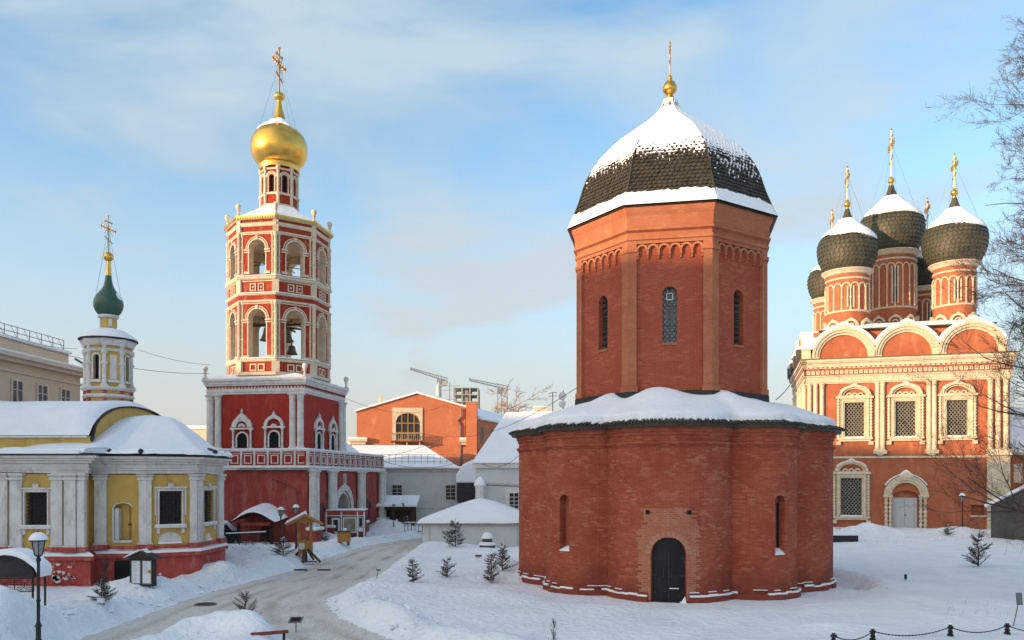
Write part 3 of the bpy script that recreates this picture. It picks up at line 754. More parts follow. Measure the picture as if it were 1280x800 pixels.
for k, z0, z1 in ((.06,12.32,12.5),(.12,12.5,12.62),(.07,12.62,12.95),(.18,13.0,13.15),(.26,13.15,13.38),(.36,13.38,13.5)):
    q.prism(offpoly(TC, sq, k), z0, z1)
build(q, 'cornice', white_m, bt)
q = MB(); den = MB()
for m, a0, a1 in ((F0,-TS,0),(F1,0,TS),(F2,0,TS)):
    q.mbox(m, a0-.1, a1+.1, 12.94, 13.01, -.1, .10)
    n = 30
    for i in range(n):
        a = a0-.1+(a1-a0+.2)*(i+.5)/n; den.mprism(m, [(a-.11,12.98),(a+.02,12.76),(a+.11,12.98)], .06, .13)
build(q, 'frieze', red_m, bt); build(den, 'dentil', red_m, bt)
q = MB(); c = 0
pl = offpoly(TC, sq, .38)
q.prism(pl, 13.5, 13.58)
base = [(x,y,13.58) for x,y in pl]; inner = [(x,y,14.15) for x,y in offpoly(TC, sq, -1.2)]
q.add(base+inner, [(0,1,5,4),(1,2,6,5),(2,3,7,6),(3,0,4,7),(4,5,6,7)])
build(q, 'ledge_snow', snow, bt, bevel=.05)
def col_prof(h, r): return [(r*1.5,0),(r*1.5,.12),(r*1.25,.2),(r*1.05,.3),(r,.4),(r,h*.5),(r*.98,h*.52),(r*.95,h-.45),(r*1.15,h-.4),(r*1.0,h-.34),(r*1.0,h-.25),(r*1.3,h-.12),(r*1.55,h-.1),(r*1.55,h)]
def column(m, a, c, z0, z1, r, par, mt=white_m, n=12):
    q = MB(); p = m(a, 0, c); q.lathe((p.x,p.y,z0), col_prof(z1-z0, r), n); return build(q, 'column', mt, par, smooth=35)
for m, a in ((F0,-TS+.3),(F0,-TS+.95),(F0,-.95),(F0,-.28),(F1,TS-.35),(F1,TS-1.0),(F2,TS-.4),(F2,.5)):
    column(m, a, .06, 7.75, 12.32, .27, bt)
# old windows of the square tier
def small_window(m, a, b, w, h, par, tall, wall_m, tr_m):
    q = MB(); op = (a-w/2, a+w/2, b, b+h-w/2, w/2); pane(q, m, op, .03); W = build(q, 'window', black_m, par)
    q = MB(); q.ring(m, a, b+h-w/2, w/2, w/2+.12, .0, .12, n=10); q.mbox(m, a-w/2-.12, a-w/2, b, b+h-w/2, 0, .12); q.mbox(m, a+w/2, a+w/2+.12, b, b+h-w/2, 0, .12)
    build(q, 'inner_frame', tr_m, W)
    fw = w/2+.32; zt = b+h+.28
    q = MB()
    for s in (-1,1):
        p = m(a+s*fw, 0, .12); q.lathe((p.x,p.y,b-.1), [(.10,0),(.15,.08),(.09,.2),(.09,h*.4),(.13,h*.45),(.09,h*.5),(.09,h+.2),(.15,h+.3),(.15,h+.38)], 8)
    q.mbox(m, a-fw-.2, a+fw+.2, b-.22, b-.08, 0, .22); q.mbox(m, a-fw-.22, a+fw+.22, zt, zt+.14, 0, .24); build(q, 'frame', tr_m, W, smooth=30)
    q = MB()
    if tall:
        q.ring(m, a, zt+.18, fw-.28, fw+.12, 0, .2, n=14); q.ring(m, a, zt+.75, .22, .5, 0, .24, n=12, keel=.25, a0=-.5, a1=PI+.5); q.ring(m, a, zt+.2, .10, .3, 0, .22, n=8)
        p = m(a,0,.12); q.lathe((p.x,p.y,zt+1.25), [(.12,0),(.05,.1),(.11,.22),(.11,.3),(.03,.42),(.001,.5)], 8)
    else:
        q.ring(m, a, zt+.14, fw-.12, fw+.12, 0, .2, n=14, keel=.3); q.ring(m, a, zt+.1, .10, .24, 0, .2, n=8)
        p = m(a,0,.12); q.lathe((p.x,p.y,zt+1.0), [(.10,0),(.05,.08),(.12,.2),(.03,.35),(.001,.45)], 8)
    build(q, 'pediment', tr_m, W, smooth=30)
small_window(F0, -5.35, 7.95, .9, 1.2, bt, True, red_m, white_m)
small_window(F0, -2.55, 7.95, .85, 1.3, bt, False, red_m, white_m)
small_window(F1, 2.75, 7.95, .8, 1.3, bt, False, red_m, white_m)
small_window(F1, 5.7, 7.95, .8, 1.3, bt, False, red_m, white_m)
# open octagon, two tiers
OB = math.atan2(-TV.y, -TV.x)      # front face of the octagon = front of the square
OR = 4.22; OAP = OR*math.cos(PI/8); OF = OR*math.sin(PI/8); ORT = OB+PI/8
tiers = [(15.3, 18.55, 13.9, 20.35), (22.2, 24.3, 21.95, 26.2)]    # opening sill, spring, wall bottom, wall top
for ti, (sill, spring, zb, zt) in enumerate(tiers):
    q = MB(); wi = MB(); tr = MB(); imp = MB(); bal = MB(); hw = .78 if ti == 0 else .72
    for i in range(8):
        m = face(TC, OR, i, OB); op = (-hw, hw, sill, spring, hw)
        wall(q, m, -OF, OF, zb, zt, [op], depth=.0, c=0)
        ci = -.75; OFI = OF-.75*math.tan(PI/8)
        wall(wi, m, -OFI, OFI, zb, zt, [op], depth=0, c=ci)
        # whitewashed reveals between the outer and the inner skin
        cs = op_cols(op)
        for a, b in zip(cs, cs[1:]):
            wi.add([m(a,top_of(op,a),0),m(b,top_of(op,b),0),m(b,top_of(op,b),ci),m(a,top_of(op,a),ci)], [(0,1,2,3)]); wi.add([m(a,sill,0),m(b,sill,0),m(b,sill,ci),m(a,sill,ci)], [(0,1,2,3)])
        for a in (-hw,hw): wi.add([m(a,sill,0),m(a,spring,0),m(a,spring,ci),m(a,sill,ci)], [(0,1,2,3)])
        tr.mk(); bal.mk()
        tr.ring(m, 0, spring, hw+.005, hw+.13, -.03, .10, n=14); tr.ring(m, 0, spring, hw+.2, hw+.28, -.02, .08, n=14); tr.mbox(m, -.09, .09, spring+hw-.02, spring+hw+.32, -.02, .16); tr.mbox(m, -OF+.3, OF-.3, spring+hw+.42, spring+hw+.50, -.02, .07)
        for s in (-1,1):
            imp.mk(); a, b = sorted((s*(hw-.06), s*(hw+.42))); imp.mbox(m, a, b, spring-.16, spring-.03, -.3, .12); imp.mbox(m, a, b, spring-.34, spring-.24, -.02, .08); imp.mbox(m, a, b, sill+.02, sill+.22, -.02, .10)
            a, b = sorted((s*(hw+.01), s*(hw+.10))); imp.mbox(m, a, b, sill, spring-.16, -.02, .05)
        if ti == 1:
            for s in (-1,1):
                a, b = sorted((s*(hw+.12), s*(OF-.34)));
        if ti == 0:
            for s in (-1,1):
                q2 = bal; x = s*.36
                for k, mi in ((.26,0),):
                    q2.mbox(m, x-.3, x+.3, 14.25, 14.35, 0, .06); q2.mbox(m, x-.3, x+.3, 14.75, 14.85, 0, .06)
                    q2.mbox(m, x-.3, x-.2, 14.35, 14.75, 0, .06); q2.mbox(m, x+.2, x+.3, 14.35, 14.75, 0, .06)
    tn = 'wall'
    build(q, tn, octred_m, bt); build(wi, 'inner_wall', cream_m, bt); build(tr, 'arch_trim', cream_m, bt); build(imp, 'impost', cream_m, bt)
    if ti == 0: build(bal, 'panel_frame', cream_m, bt)
def olath(prof, name, mt, par=bt, **k):
    q = MB(); q.lathe((TC.x,TC.y,0), prof, 8, ORT); return build(q, name, mt, par, **k)
olath([(1,13.9),(OR+.16,13.9),(OR+.16,14.15),(OR+.03,14.2),(1,14.2)], 'plinth', cream_m)
olath([(OR-.3,15.0),(OR+.10,15.0),(OR+.18,15.1),(OR+.18,15.2),(OR+.02,15.28),(OR-.3,15.28)], 'sill_band', cream_m)
olath([(1,20.42),(OR+.06,20.42),(OR+.20,20.48),(OR+.22,20.56),(OR+.06,20.62),(1,20.62)], 'cornice', cream_m)
olath([(1,19.9),(OR+.05,19.9),(OR+.09,19.95),(OR+.09,20.05),(OR+.03,20.08),(1,20.08)], 'string_course', cream_m)
olath([(1,20.07),(OR+.03,20.07),(OR+.03,20.43),(1,20.43)], 'frieze', octred_m)
olath([(1,20.6),(OR+.03,20.6),(OR+.03,21.72),(1,21.72)], 'frieze', octred_m)
olath([(1,21.7),(OR+.10,21.7),(OR+.24,21.8),(OR+.26,21.93),(OR+.08,22.02),(1,22.02)], 'cornice', cream_m)
olath([(OR-.1,25.55),(OR+.10,25.55),(OR+.10,25.67),(OR+.02,25.71),(OR-.1,25.71)], 'string_course', cream_m)
olath([(1,26.1),(OR+.08,26.1),(OR+.14,26.22),(OR+.14,26.4),(OR+.05,26.45),(1,26.45)], 'cornice', cream_m)
olath([(1,26.44),(OR+.06,26.44),(OR+.1,26.65),(1,26.65)], 'frieze', octred_m)
olath([(1,26.64),(OR+.2,26.64),(OR+.34,26.8),(OR+.34,26.86),(1,26.86)], 'cornice', cream_m)
for zz, oo in ((20.625,.20),(22.025,.22),(15.285,.16)): olath([(OR-.2,zz),(OR+oo,zz),(OR+oo-.03,zz+.07),(OR-.2,zz+.09)], 'ledge_snow', snow)
olath([(1,21.02),(OR+.06,21.02),(OR+.06,20.96),(1,20.96)] if False else [(1,21.58),(OR+.07,21.58),(OR+.07,21.66),(1,21.66)], 'string_course', cream_m)
q = MB()   # gilded fringe under the eaves
for i in range(8):
    m = face(TC, OR+.34, i, OB); W = (OR+.34)*math.sin(PI/8)
    q.mbox(m, -W, W, 26.8, 26.94, -.03, .04)
    for k in range(16):
        a = -W+2*W*(k+.5)/16; q.mprism(m, [(a-.09,26.82),(a,26.62),(a+.09,26.82)], .0, .04)
build(q, 'gilt_fringe', gold_m, bt)
# white piers at the octagon's corners and framed squares on the friezes
for i in range(8):
    a = ORT+2*PI*i/8; d = Vector((math.cos(a), math.sin(a), 0)); s_ = Vector((-d.y, d.x, 0))
    for z0, z1 in ((15.25,19.97),(22.02,25.57)):
        q = MB(); p = TC+d*(OR+.02); h = z1-z0
        bands = [(.17,0),(.17,.25),(.14,.3)]
        for kk in range(1,5): z = h*kk/5; bands += [(.14,z-.06),(.175,z-.05),(.175,z+.05),(.14,z+.06)]
        q.lathe((p.x,p.y,z0), bands+[(.14,h-.3),(.19,h-.2),(.19,h)], 10)
        for s, o3, o4 in ((-1,.26,.14),(1,.26,.14)):
            p2 = TC+d*(OR-o4)+s_*s*o3; q.lathe((p2.x,p2.y,z0), [(.13,0),(.13,.25),(.085,.3),(.085,h*.33),(.13,h*.33+.03),(.13,h*.33+.1),(.085,h*.33+.13),(.085,h*.66),(.13,h*.66+.03),(.13,h*.66+.1),(.085,h*.66+.13),(.085,h-.3),(.14,h-.2),(.14,h)], 8)
        build(q, 'corner_column', cream_m, bt, smooth=35)
    for z0, z1, r in ((14.15,15.05,.30),(20.58,21.75,.24),(25.65,26.2,.2),(26.42,26.7,.2)):
        q = MB(); m = fr(TC+d*(OR-.04), s_); q.mbox(m, -r-.02, r+.02, z0, z1, -.4, .14)
        build(q, 'pedestal', cream_m, bt)
q = MB(); dots = MB()
for i in range(8):
    m = face(TC, OR+.03, i, OB)
    for x in (-.36,.36):
        q.mk(); dots.mk()
        for a in ((-.27,.27,20.82,20.90),(-.27,.27,21.36,21.44),(-.27,-.19,20.9,21.36),(.19,.27,20.9,21.36)): q.mbox(m, x+a[0], x+a[1], a[2], a[3], -.02, .07)
        dots.mbox(m, x-.07, x+.07, 21.06, 21.2, -.02, .05)
build(q, 'panel_frame', cream_m, bt); build(dots, 'panel_boss', cream_m, bt)
q = MB(); scr = [(.25,0),(.25,.1),(.12,.2),(.09,.45),(.16,.55),(.1,.6),(.2,.75),(.24,.9),(.2,1.03),(.08,1.12),(.001,1.14)]
for i in range(8):
    a = ORT+2*PI*i/8; q = MB(); q.lathe((TC.x+(OR+.05)*math.cos(a), TC.y+(OR+.05)*math.sin(a), 26.9), scr, 10); build(q, 'finial', cream_m, bt, smooth=40)
for c_ in offpoly(TC, sq, .15):
    q = MB(); q.lathe((c_[0], c_[1], 13.6), scr, 10); build(q, 'finial', white_m, bt, smooth=40)
q = MB(); n8 = 8
q.lathe((TC.x,TC.y,0), [(OR+.30,26.87),(OR+.30,26.96),(OR-.1,27.15),(3.3,27.6),(2.4,28.15),(1.7,28.68),(1.5,28.75)], 8, ORT); build(q, 'roof_snow', snow, bt, bevel=.04)
q = MB(); q.lathe((TC.x,TC.y,0), [(OR-.2,22.0),(OR-.2,21.9),(.5,21.9),(.5,21.0),(OR-.2,21.0)], 8, ORT); build(q, 'ceiling', cream_m, bt)
# lantern drum
LR = 1.5
q = MB(); blk = MB(); tr = MB(); col_ = MB()
for i in range(8):
    m = face(TC, LR, i, OB); w = LR*math.sin(PI/8); op = (-.2,.2,29.9,31.1,.2)
    wall(q, m, -w, w, 28.3, 32.1, [op], depth=.15); pane(blk, m, op, -.14)
    tr.ring(m, 0, 31.1, .26, .34, -.02, .07, n=10); tr.ring(m, 0, 31.1, .38, .5, -.02, .1, n=10)
    for s in (-1,1):
        a, b = sorted((s*.26, s*.34)); tr.mbox(m, a, b, 29.8, 31.1, -.02, .07)
    tr.mbox(m, -w, w, 29.62, 29.8, -.02, .12); tr.mbox(m, -w, w, 28.7, 28.85, -.02, .1); tr.mbox(m, -w, w, 31.75, 31.9, -.02, .1)
    a = ORT+2*PI*i/8
    col_.lathe((TC.x+(LR+.02)*math.cos(a), TC.y+(LR+.02)*math.sin(a), 28.4), [(.2,0),(.2,.3),(.13,.35),(.13,1.1),(.2,1.2),(.2,1.4),(.12,1.45),(.12,2.3),(.15,2.35),(.12,2.4),(.12,3.3),(.2,3.4),(.2,3.7)], 8)
build(q, 'lantern_wall', octred_m, bt); build(blk, 'lantern_window', black_m, bt); build(tr, 'lantern_trim', cream_m, bt); build(col_, 'lantern_column', cream_m, bt, smooth=35)
q = MB(); q.lathe((TC.x,TC.y,0), [(1.2,32.05),(1.7,32.05),(1.72,32.2),(1.72,32.45),(1.2,32.5)], 24); build(q, 'gilt_fringe', gold_m, bt, smooth=30)
prof = onion([(1.45,32.4),(1.95,32.75),(2.32,33.4),(2.40,34.1),(2.22,34.9),(1.65,35.6),(1.0,36.05),(.62,36.5),(.40,37.1),(.24,37.8),(.18,38.2)], 4)
dome_rv = Rev((TC.x,TC.y,0), prof)
q = MB(); q.lathe((TC.x,TC.y,0), prof+[(.2,38.25),(.42,38.42),(.46,38.62),(.36,38.85),(.12,38.95),(.05,39.0)], 40); gd = build(q, 'onion_dome', gold_m, bt, smooth=60)
q = MB(); snowcap(q, dome_rv, lambda th, t, z: ((z-35.45-.35*nz1(math.cos(th)*1.5,math.sin(th)*1.5,3)+.35*math.cos(th-OB+.5)*0)/.15 if z < 36.4+.15*nz1(math.cos(th)*3,math.sin(th)*3,1) else -1), .10, 60, 60); build(q, 'dome_snow', snow, gd, smooth=60)
q = MB(); cross(q, (TC.x,TC.y,38.9), 3.9, 2.1, .07, True); build(q, 'cross', goldp_m, bt)
def guys(base, top, rr, z, par, n=4, r=.012):
    for k in range(n):
        a = PI/4+PI/2*k; q = MB(); p0 = Vector(top); p1 = Vector((base[0]+rr*math.cos(a), base[1]+rr*math.sin(a), z))
        q.path([p0.lerp(p1, t/6)-Vector((0,0,.25*math.sin(PI*t/6)*0)) for t in range(7)], r, 3); build(q, 'guy_wire', iron2_m, par)
guys((TC.x,TC.y), (TC.x,TC.y,41.4), 1.9, 35.3, bt)
# lower block with the gallery
BL = 18.1; BF = 15.0; NB = NC-TV*.55+TU*.55
B0 = fr(NB, TU); B1 = fr(NB, TV)
gate_op = (6.05, 9.25, 0.0, 2.75, 1.6)
q = MB(); wall(q, B0, -BF, 0, -.5, 6.1, [(-4.1,-2.9,0,1.4,.35)], depth=.5)
blind = [(2.1,3.3,.3,2.6,.6),(13.0,14.3,.3,2.6,.65)]
wall(q, B1, 0, BL, -.5, 6.1, [gate_op], depth=1.6)
wall(q, fr(NB+TV*BL, -TU), 0, BF, -.5, 6.1); wall(q, fr(NB+TV*BL-TU*BF, -TV), 0, BL, -.5, 6.1)
lb = build(q, 'lower_wall', redlo_m, bt)
q = MB(); pane(q, B0, (-4.1,-2.9,0,1.4,.35), -.45); build(q, 'cellar_door', dwood_m, lb)
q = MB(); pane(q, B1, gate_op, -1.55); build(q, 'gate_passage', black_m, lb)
q = MB()
for op in blind: q.mk(); pane(q, B1, op, .012); q.ring(B1, (op[0]+op[1])/2, op[3], op[4], op[4]+.16, 0, .08, n=12)
build(q, 'blind_arch', maroon_m, lb)
q = MB(); q.ring(B1, 7.65, 2.75, 1.6, 2.15, -.2, .1, n=18); q.mbox(B1, 5.5, 6.05, 0, 2.75, -1.5, .1); q.mbox(B1, 9.25, 9.8, 0, 2.75, -1.5, .1)
build(q, 'gate_arch', grey_m, lb, bevel=.02)
q = MB(); q.ring(B1, 7.65, 2.75, 1.35, 1.6, -1.5, -.05, n=18); build(q, 'gate_soffit', white_m, lb)
q = MB(); q.mbox(B1, 7.45, 8.0, 4.9, 5.0, 0, .08); q.mbox(B1, 7.45, 8.0, 5.75, 5.85, 0, .08); q.mbox(B1, 7.45, 7.55, 5.0, 5.75, 0, .08); q.mbox(B1, 7.9, 8.0, 5.0, 5.75, 0, .08); build(q, 'panel_frame', white_m, lb)
q = MB(); b0 = offpoly(NB, [NB], 0)
q.mbox(B0, -BF, .3, 6.1, 6.28, -6, .3); q.mbox(B1, -.3, BL, 6.1, 6.281, -6, .301); build(q, 'gallery_floor', grey_m, bt)
q = MB(); q.mbox(B0, -BF, .28, 6.283, 6.38, -.1, .36); q.mbox(B1, -.34, BL, 6.284, 6.382, -.1, .355); build(q, 'ledge_snow', snow, bt, bevel=.03)
par = MB(); q = MB(); posts = MB(); sq_ = MB(); sn = MB()
for m, a0, a1, n in ((B0,-BF,.1,13),(B1,-.1,BL,14)):
    par.mbox(m, a0, a1, 6.3, 7.62, -.22, 0)
    q.mbox(m, a0, a1, 7.6, 7.74, -.26, .06); q.mbox(m, a0, a1, 6.38, 6.5, -.24, .05); q.mbox(m, a0, a1, 7.42, 7.48, -.1, .03)
    sn.mbox(m, a0, a1, 7.742, 7.86, -.28, .08)
    for i in range(n+1):
        posts.mk(); a = a0+(a1-a0)*i/n; posts.mbox(m, a-.08, a+.08, 6.38, 7.62, -.02, .07)
        if i < n:
            sq_.mk(); x = a+(a1-a0)/n/2; h = .34
            for b in ((x-h,x+h,6.62,6.70),(x-h,x+h,7.25,7.33),(x-h,x-h+.09,6.70,7.25),(x+h-.09,x+h,6.70,7.25)): sq_.mbox(m, b[0], b[1], b[2], b[3], -.02, .05)
gal = build(par, 'gallery_parapet', red_m, bt); build(q, 'rail', white_m, gal); build(posts, 'parapet_post', white_m, gal); build(sq_, 'panel_frame', white_m, gal); build(sn, 'rail_snow', snow, gal, bevel=.04)
for a in (.3,.95,4.05,4.65,10.9,11.5,16.7,17.3):
    column(B1, a, .30, 1.3, 6.1, .30, bt, white_m, 14)
q = MB()
for a in (.62,4.35,11.2,17.0): q.mk(); q.mbox(B1, a-.75, a+.75, -.5, 1.25, -.1, .75)
build(q, 'column_pedestal', redlo_m, bt)
q = MB()
for a in (.62,4.35,11.2,17.0): q.mk(); q.mbox(B1, a-.85, a+.85, 1.25, 1.52, -.1, .85)
build(q, 'pedestal_snow', snow, bt, bevel=.12, seg=3)
q = MB(); pts = [B0(-3.1,6.1,.2),B0(-3.1,5.6,.2),B0(-.9,4.6,.15),B0(-.9,.4,.15)]; q.path(pts, .06, 6); build(q, 'downpipe', redlo_m, bt)
# snow roof of the wing behind the tower
q = MB(); A_ = lambda u, v, z: NB+TU*u+TV*v+Vector((0,0,z))
q.hexa([A_(-9,9.3,6.4),A_(-.3,9.3,6.4),A_(-.3,BL+.2,6.4),A_(-9,BL+.2,6.4),A_(-6,9.9,9.3),A_(-4,9.9,9.3),A_(-4,BL,9.3),A_(-6,BL,9.3)]); build(q, 'roof_snow', snow, bt, bevel=.2, seg=3)
q = MB()
for v in (11.5,15.5):
    q.mk(); q.mprism(fr(A_(-1.3,v,0), TV), [(-.55,7.1),(.55,7.1),(0,7.6)], -.6, .5)
build(q, 'roof_vent', tile_m, bt)
# bells
def bell(loc, r, label):
    t = thing('bell', label, 'bell', loc, 'bells hanging in the belfry arches')
    q = MB(); c_ = Vector(loc)
    q.lathe(c_, [(r,0),(r*.98,.06*r),(r*.8,.3*r),(r*.66,.7*r),(r*.6,1.1*r),(r*.52,1.35*r),(r*.25,1.5*r),(.001,1.52*r)], 20, cap=False); build(q, 'shell', bronze_m, t, smooth=50)
    q = MB(); q.tube(c_+Vector((0,0,1.48*r)), c_+Vector((0,0,2.0*r)), r*.12, r*.12, 6); build(q, 'hanger', iron_m, t)
    q = MB(); q.tube(c_+Vector((0,0,1.3*r)), c_+Vector((0,0,.0)), r*.04, r*.05, 6); q.ball(c_+Vector((0,0,-.03)), r*.13, 8); build(q, 'clapper', iron_m, t)
def dirp(i, dist): a = OB+2*PI*i/8; return TC+Vector((math.cos(a),math.sin(a),0))*dist
p = dirp(0, 2.3)+TU*.25; bell((p.x,p.y,17.0), .80, 'large bronze bell hanging in the belfry arch that faces front left')
p = dirp(1, 2.4)-Vector((.4,0,0)); bell((p.x,p.y,17.0), .82, 'large bronze bell hanging in the belfry arch that faces front right')
p = dirp(1, 1.5)+Vector((.6,-.1,0)); bell((p.x,p.y,16.0), .5, 'small bronze bell hanging low behind the right-hand large bell')
q = MB()
for i in range(4):
    a = OB+PI*i/4; d = Vector((math.cos(a),math.sin(a),0))*(OAP-.8)
    z = 18.6 if i % 2 else 18.75
    q.mk(); q.tube(TC-d+Vector((0,0,z)), TC+d+Vector((0,0,z)), .09, .09, 6)
    q.mk(); q.tube(TC-d*.98+Vector((0,0,z+5.3)), TC+d*.98+Vector((0,0,z+5.3)), .04, .04, 5)
build(q, 'bell_beam', dwood_m, bt)

# ================================================================ ORANGE CATHEDRAL
KU = Vector((.963,-.27,0)).normalized(); KV = Vector((.27,.963,0)).normalized()
KO = Vector((31.6,86,0)); KW = 19.4; KD = 17.7
ca = thing('five_domed_cathedral', 'orange and cream cathedral with five green scaly onion domes', 'cathedral', KO)
K0 = fr(KO, KU); KL = fr(KO+KV*KD, -KV); KR = fr(KO+KU*KW, KV); KB = fr(KO+KU*KW+KV*KD, -KU)
ups = [4.83, 9.75, 14.6]; portal_a = 9.75; low_a = 4.5
q = MB(); sm_op = (15.9,17.1,1.7,2.75,0)
win_ops = [(a-1.02,a+1.02,9.75,13.55,0) for a in ups]+[(low_a-1.12,low_a+1.12,1.5,5.6,0),(portal_a-1.25,portal_a+1.25,0,3.6,.6), sm_op]
wall(q, K0, 0, KW, -.5, 18.1, win_ops, depth=.55, back=True); wall(q, KL, 0, KD, -.5, 18.1, []); wall(q, KR, 0, KD, -.5, 18.1); wall(q, KB, 0, KW, -.5, 18.1)
build(q, 'wall', orange_m, ca)
q = MB(); q.mbox(K0, 15.8, 17.2, 1.55, 1.7, -.5, .1); build(q, 'niche_sill', cream_m, ca)
tk = MB(); dn = MB(); rb = MB(); bx = MB()
for m, L in ((K0,KW),(KL,KD)):
    tk.mbox(m, -.1, L+.1, 7.6, 7.8, -.05, .14)
    for b0, b1, c in ((15.55,15.7,.1),(15.7,15.85,.2),(15.85,16.3,.14),(16.3,16.42,.26),(17.15,17.3,.32),(17.3,17.5,.42),(17.5,17.72,.32),(17.72,17.86,.5),(17.86,18.1,.62)): tk.mbox(m, -c, L+c, b0, b1, -.05, c)
    rb.mbox(m, -.2, L+.2, 16.42, 17.15, -.05, .2)
    n = int(L/.47)
    for i in range(n):
        a = L*(i+.5)/n; s = .17
        bx.mbox(m, a-s, a+s, 16.55, 16.58+.35, .1, .3)
        dn.mbox(m, a-.05, a+.05, 16.7, 16.8, .29, .305)
        dn.mbox(m, a-.08, a+.08, 17.2, 17.32, .28, .34)
    n = int(L/.26)
    for i in range(n): a = L*(i+.5)/n; bx.mbox(m, a-.05, a+.05, 15.9, 16.1, .1, .18)
build(tk, 'cornice', cream_m, ca); build(rb, 'frieze', orange_m, ca)
o_ = build(bx, 'frieze_block', cream_m, ca); build(dn, 'frieze_hole', maroon_m, ca)
def kcol(m, a, c, z0, z1, r): return column(m, a, c, z0, z1, r, ca, cream_m, 12)
for a in (.35,.95,1.6,7.05,7.55,11.95,12.45,17.6,18.3,19.0): kcol(K0, a, .12, 8.3, 15.6, .24)
for a in (KD-.4,KD-1.1,KD-1.8,12.5,9,5.5,2): kcol(KL, a, .12, 8.3, 15.6, .24)
for a0, a1 in ((0,1.95),(17.3,19.4)):
    q = MB(); q.mbox(K0, a0-.05, a1+.05, 7.8, 8.35, -.05, .5); q.mbox(K0, a0, a1, -.4, 7.6, -.05, .12); build(q, 'pilaster', cream_m, ca)
q = MB()
for a in (7.3,12.2): q.mk(); q.mbox(K0, a-.62, a+.62, 8.05, 8.4, -.05, .5); q.mprism(K0, [(a-.5,8.05),(a-.15,7.85),(a+.15,7.85),(a+.5,8.05)], -.02, .35)
build(q, 'bracket', cream_m, ca)
def knob(h, r, step=.3):
    out = []; n = int(h/step)
    for i in range(n): z = i*h/n; s = h/n; out += [(r*.6,z),(r,z+s*.25),(r,z+s*.55),(r*.6,z+s*.8)]
    return out+[(r*.6,h)]
def ornate(a, b, w, h, name='window', pb=1.5):
    op = (a-w/2, a+w/2, b, b+h, 0)
    q = MB(); pane(q, K0, op, -.5); W = build(q, name, glass_m, ca)
    q = MB(); bars(q, K0, op, -.12, .42, .03, diamond=True); build(q, 'grille', lat_m, W)
    q = MB()
    for k, (o1, o2, c) in enumerate(((0,.14,.14),(.14,.36,.24),(.36,.42,.3))):
        q.mbox(K0, op[0]-o2, op[0]-o1, b-o1, b+h+o2, -.02 if k else -.45, c); q.mbox(K0, op[1]+o1, op[1]+o2, b-o1, b+h+o2, -.02 if k else -.45, c); q.mbox(K0, op[0]-o1, op[1]+o1, b+h+o1, b+h+o2, -.02, c)
    q.mbox(K0, op[0]-.75, op[1]+.75, b-.32, b-.14, -.02, .45); q.mbox(K0, op[0]-.6, op[1]+.6, b-.52, b-.321, -.02, .3)
    build(q, 'frame', cream_m, W)
    q = MB()
    for s in (-1,1):
        q.mk(); p = K0(a+s*(w/2+.62), 0, .16); q.lathe((p.x,p.y,b-.15), knob(h+.55, .17), 8); q.mbox(K0, a+s*(w/2+.62)-.22, a+s*(w/2+.62)+.22, b-.9, b-.53, -.02, .3)
    build(q, 'baluster', cream_m, W, smooth=40)
    zt = b+h+.42
    q = MB(); q.mbox(K0, op[0]-.85, op[1]+.85, zt, zt+.22, -.02, .4); q.mbox(K0, op[0]-.7, op[1]+.7, zt+.22, zt+.32, -.02, .3)
    R_ = w/2+.6
    q.ring(K0, a, zt+.3, R_-.24, R_, 0, .42, n=20, a0=0, a1=PI, sy=.66, keel=.2); q.ring(K0, a, zt+.3, R_-.5, R_-.24, 0, .22, n=20, a0=0, a1=PI, sy=.66)
    for k in (-1,0,1): q.ring(K0, a+k*R_*.36, zt+.32, R_*.09, R_*.18, 0, .28, n=8)
    build(q, 'pediment', cream_m, W)
    q = MB(); q.mbox(K0, op[0]-.05, op[1]+.05, b-.14, b-.02, -.4, .4); build(q, 'sill_snow', snow, W, bevel=.03)
    if name == 'window':
        q = MB(); q.ring(K0, a, zt+.3, R_+.01, R_+.09, .05, .34, n=20, a0=.5, a1=PI-.5, sy=.66, keel=.2); build(q, 'pediment_snow', snow, W)
for a in ups: ornate(a, 9.9, 1.95, 3.6)
ornate(low_a, 1.6, 2.1, 3.9)
# portal
q = MB(); q.mbox(K0, portal_a-1.22, portal_a-.01, 0, 3.45, -.5, -.42); q.mbox(K0, portal_a+.01, portal_a+1.22, 0, 3.45, -.5, -.42)
for x in (-.9,.3): q.mbox(K0, portal_a+x, portal_a+x+.6, .4, 1.6, -.43, -.39); q.mbox(K0, portal_a+x, portal_a+x+.6, 1.9, 3.1, -.43, -.39)
pd = build(q, 'door', mat('door_paint', (.48,.50,.50), (.42,.44,.44), 1, .6), ca)
q = MB(); q.mbox(K0, portal_a+.05, portal_a+.1, 1.5, 1.75, -.42, -.34); build(q, 'handle', iron_m, pd)
q = MB()
q.ring(K0, portal_a, 3.75, 1.35, 1.62, -.3, .28, n=22, sy=.95); q.ring(K0, portal_a, 3.75, 1.62, 1.9, -.02, .42, n=22, keel=.1, sy=.95); q.ring(K0, portal_a, 3.75, 1.9, 2.1, -.02, .5, n=22, keel=.2, sy=.95)
for s in (-1,1):
    for o, r in ((1.45,.17),(1.85,.2)):
        p = K0(portal_a+s*o, 0, .12); q.lathe((p.x,p.y,0), knob(3.6, r, .42), 10)
    a, b = sorted((s*1.25, s*2.15)); q.mbox(K0, portal_a+a, portal_a+b, 3.5, 3.75, -.1, .45)
build(q, 'portal_frame', cream_m, ca, smooth=35)
q = MB(); q.ring(K0, portal_a, 3.75, 2.2, 2.3, .05, .45, n=22, a0=.5, a1=PI-.5, keel=.2, sy=.95); build(q, 'portal_snow', snow, ca)
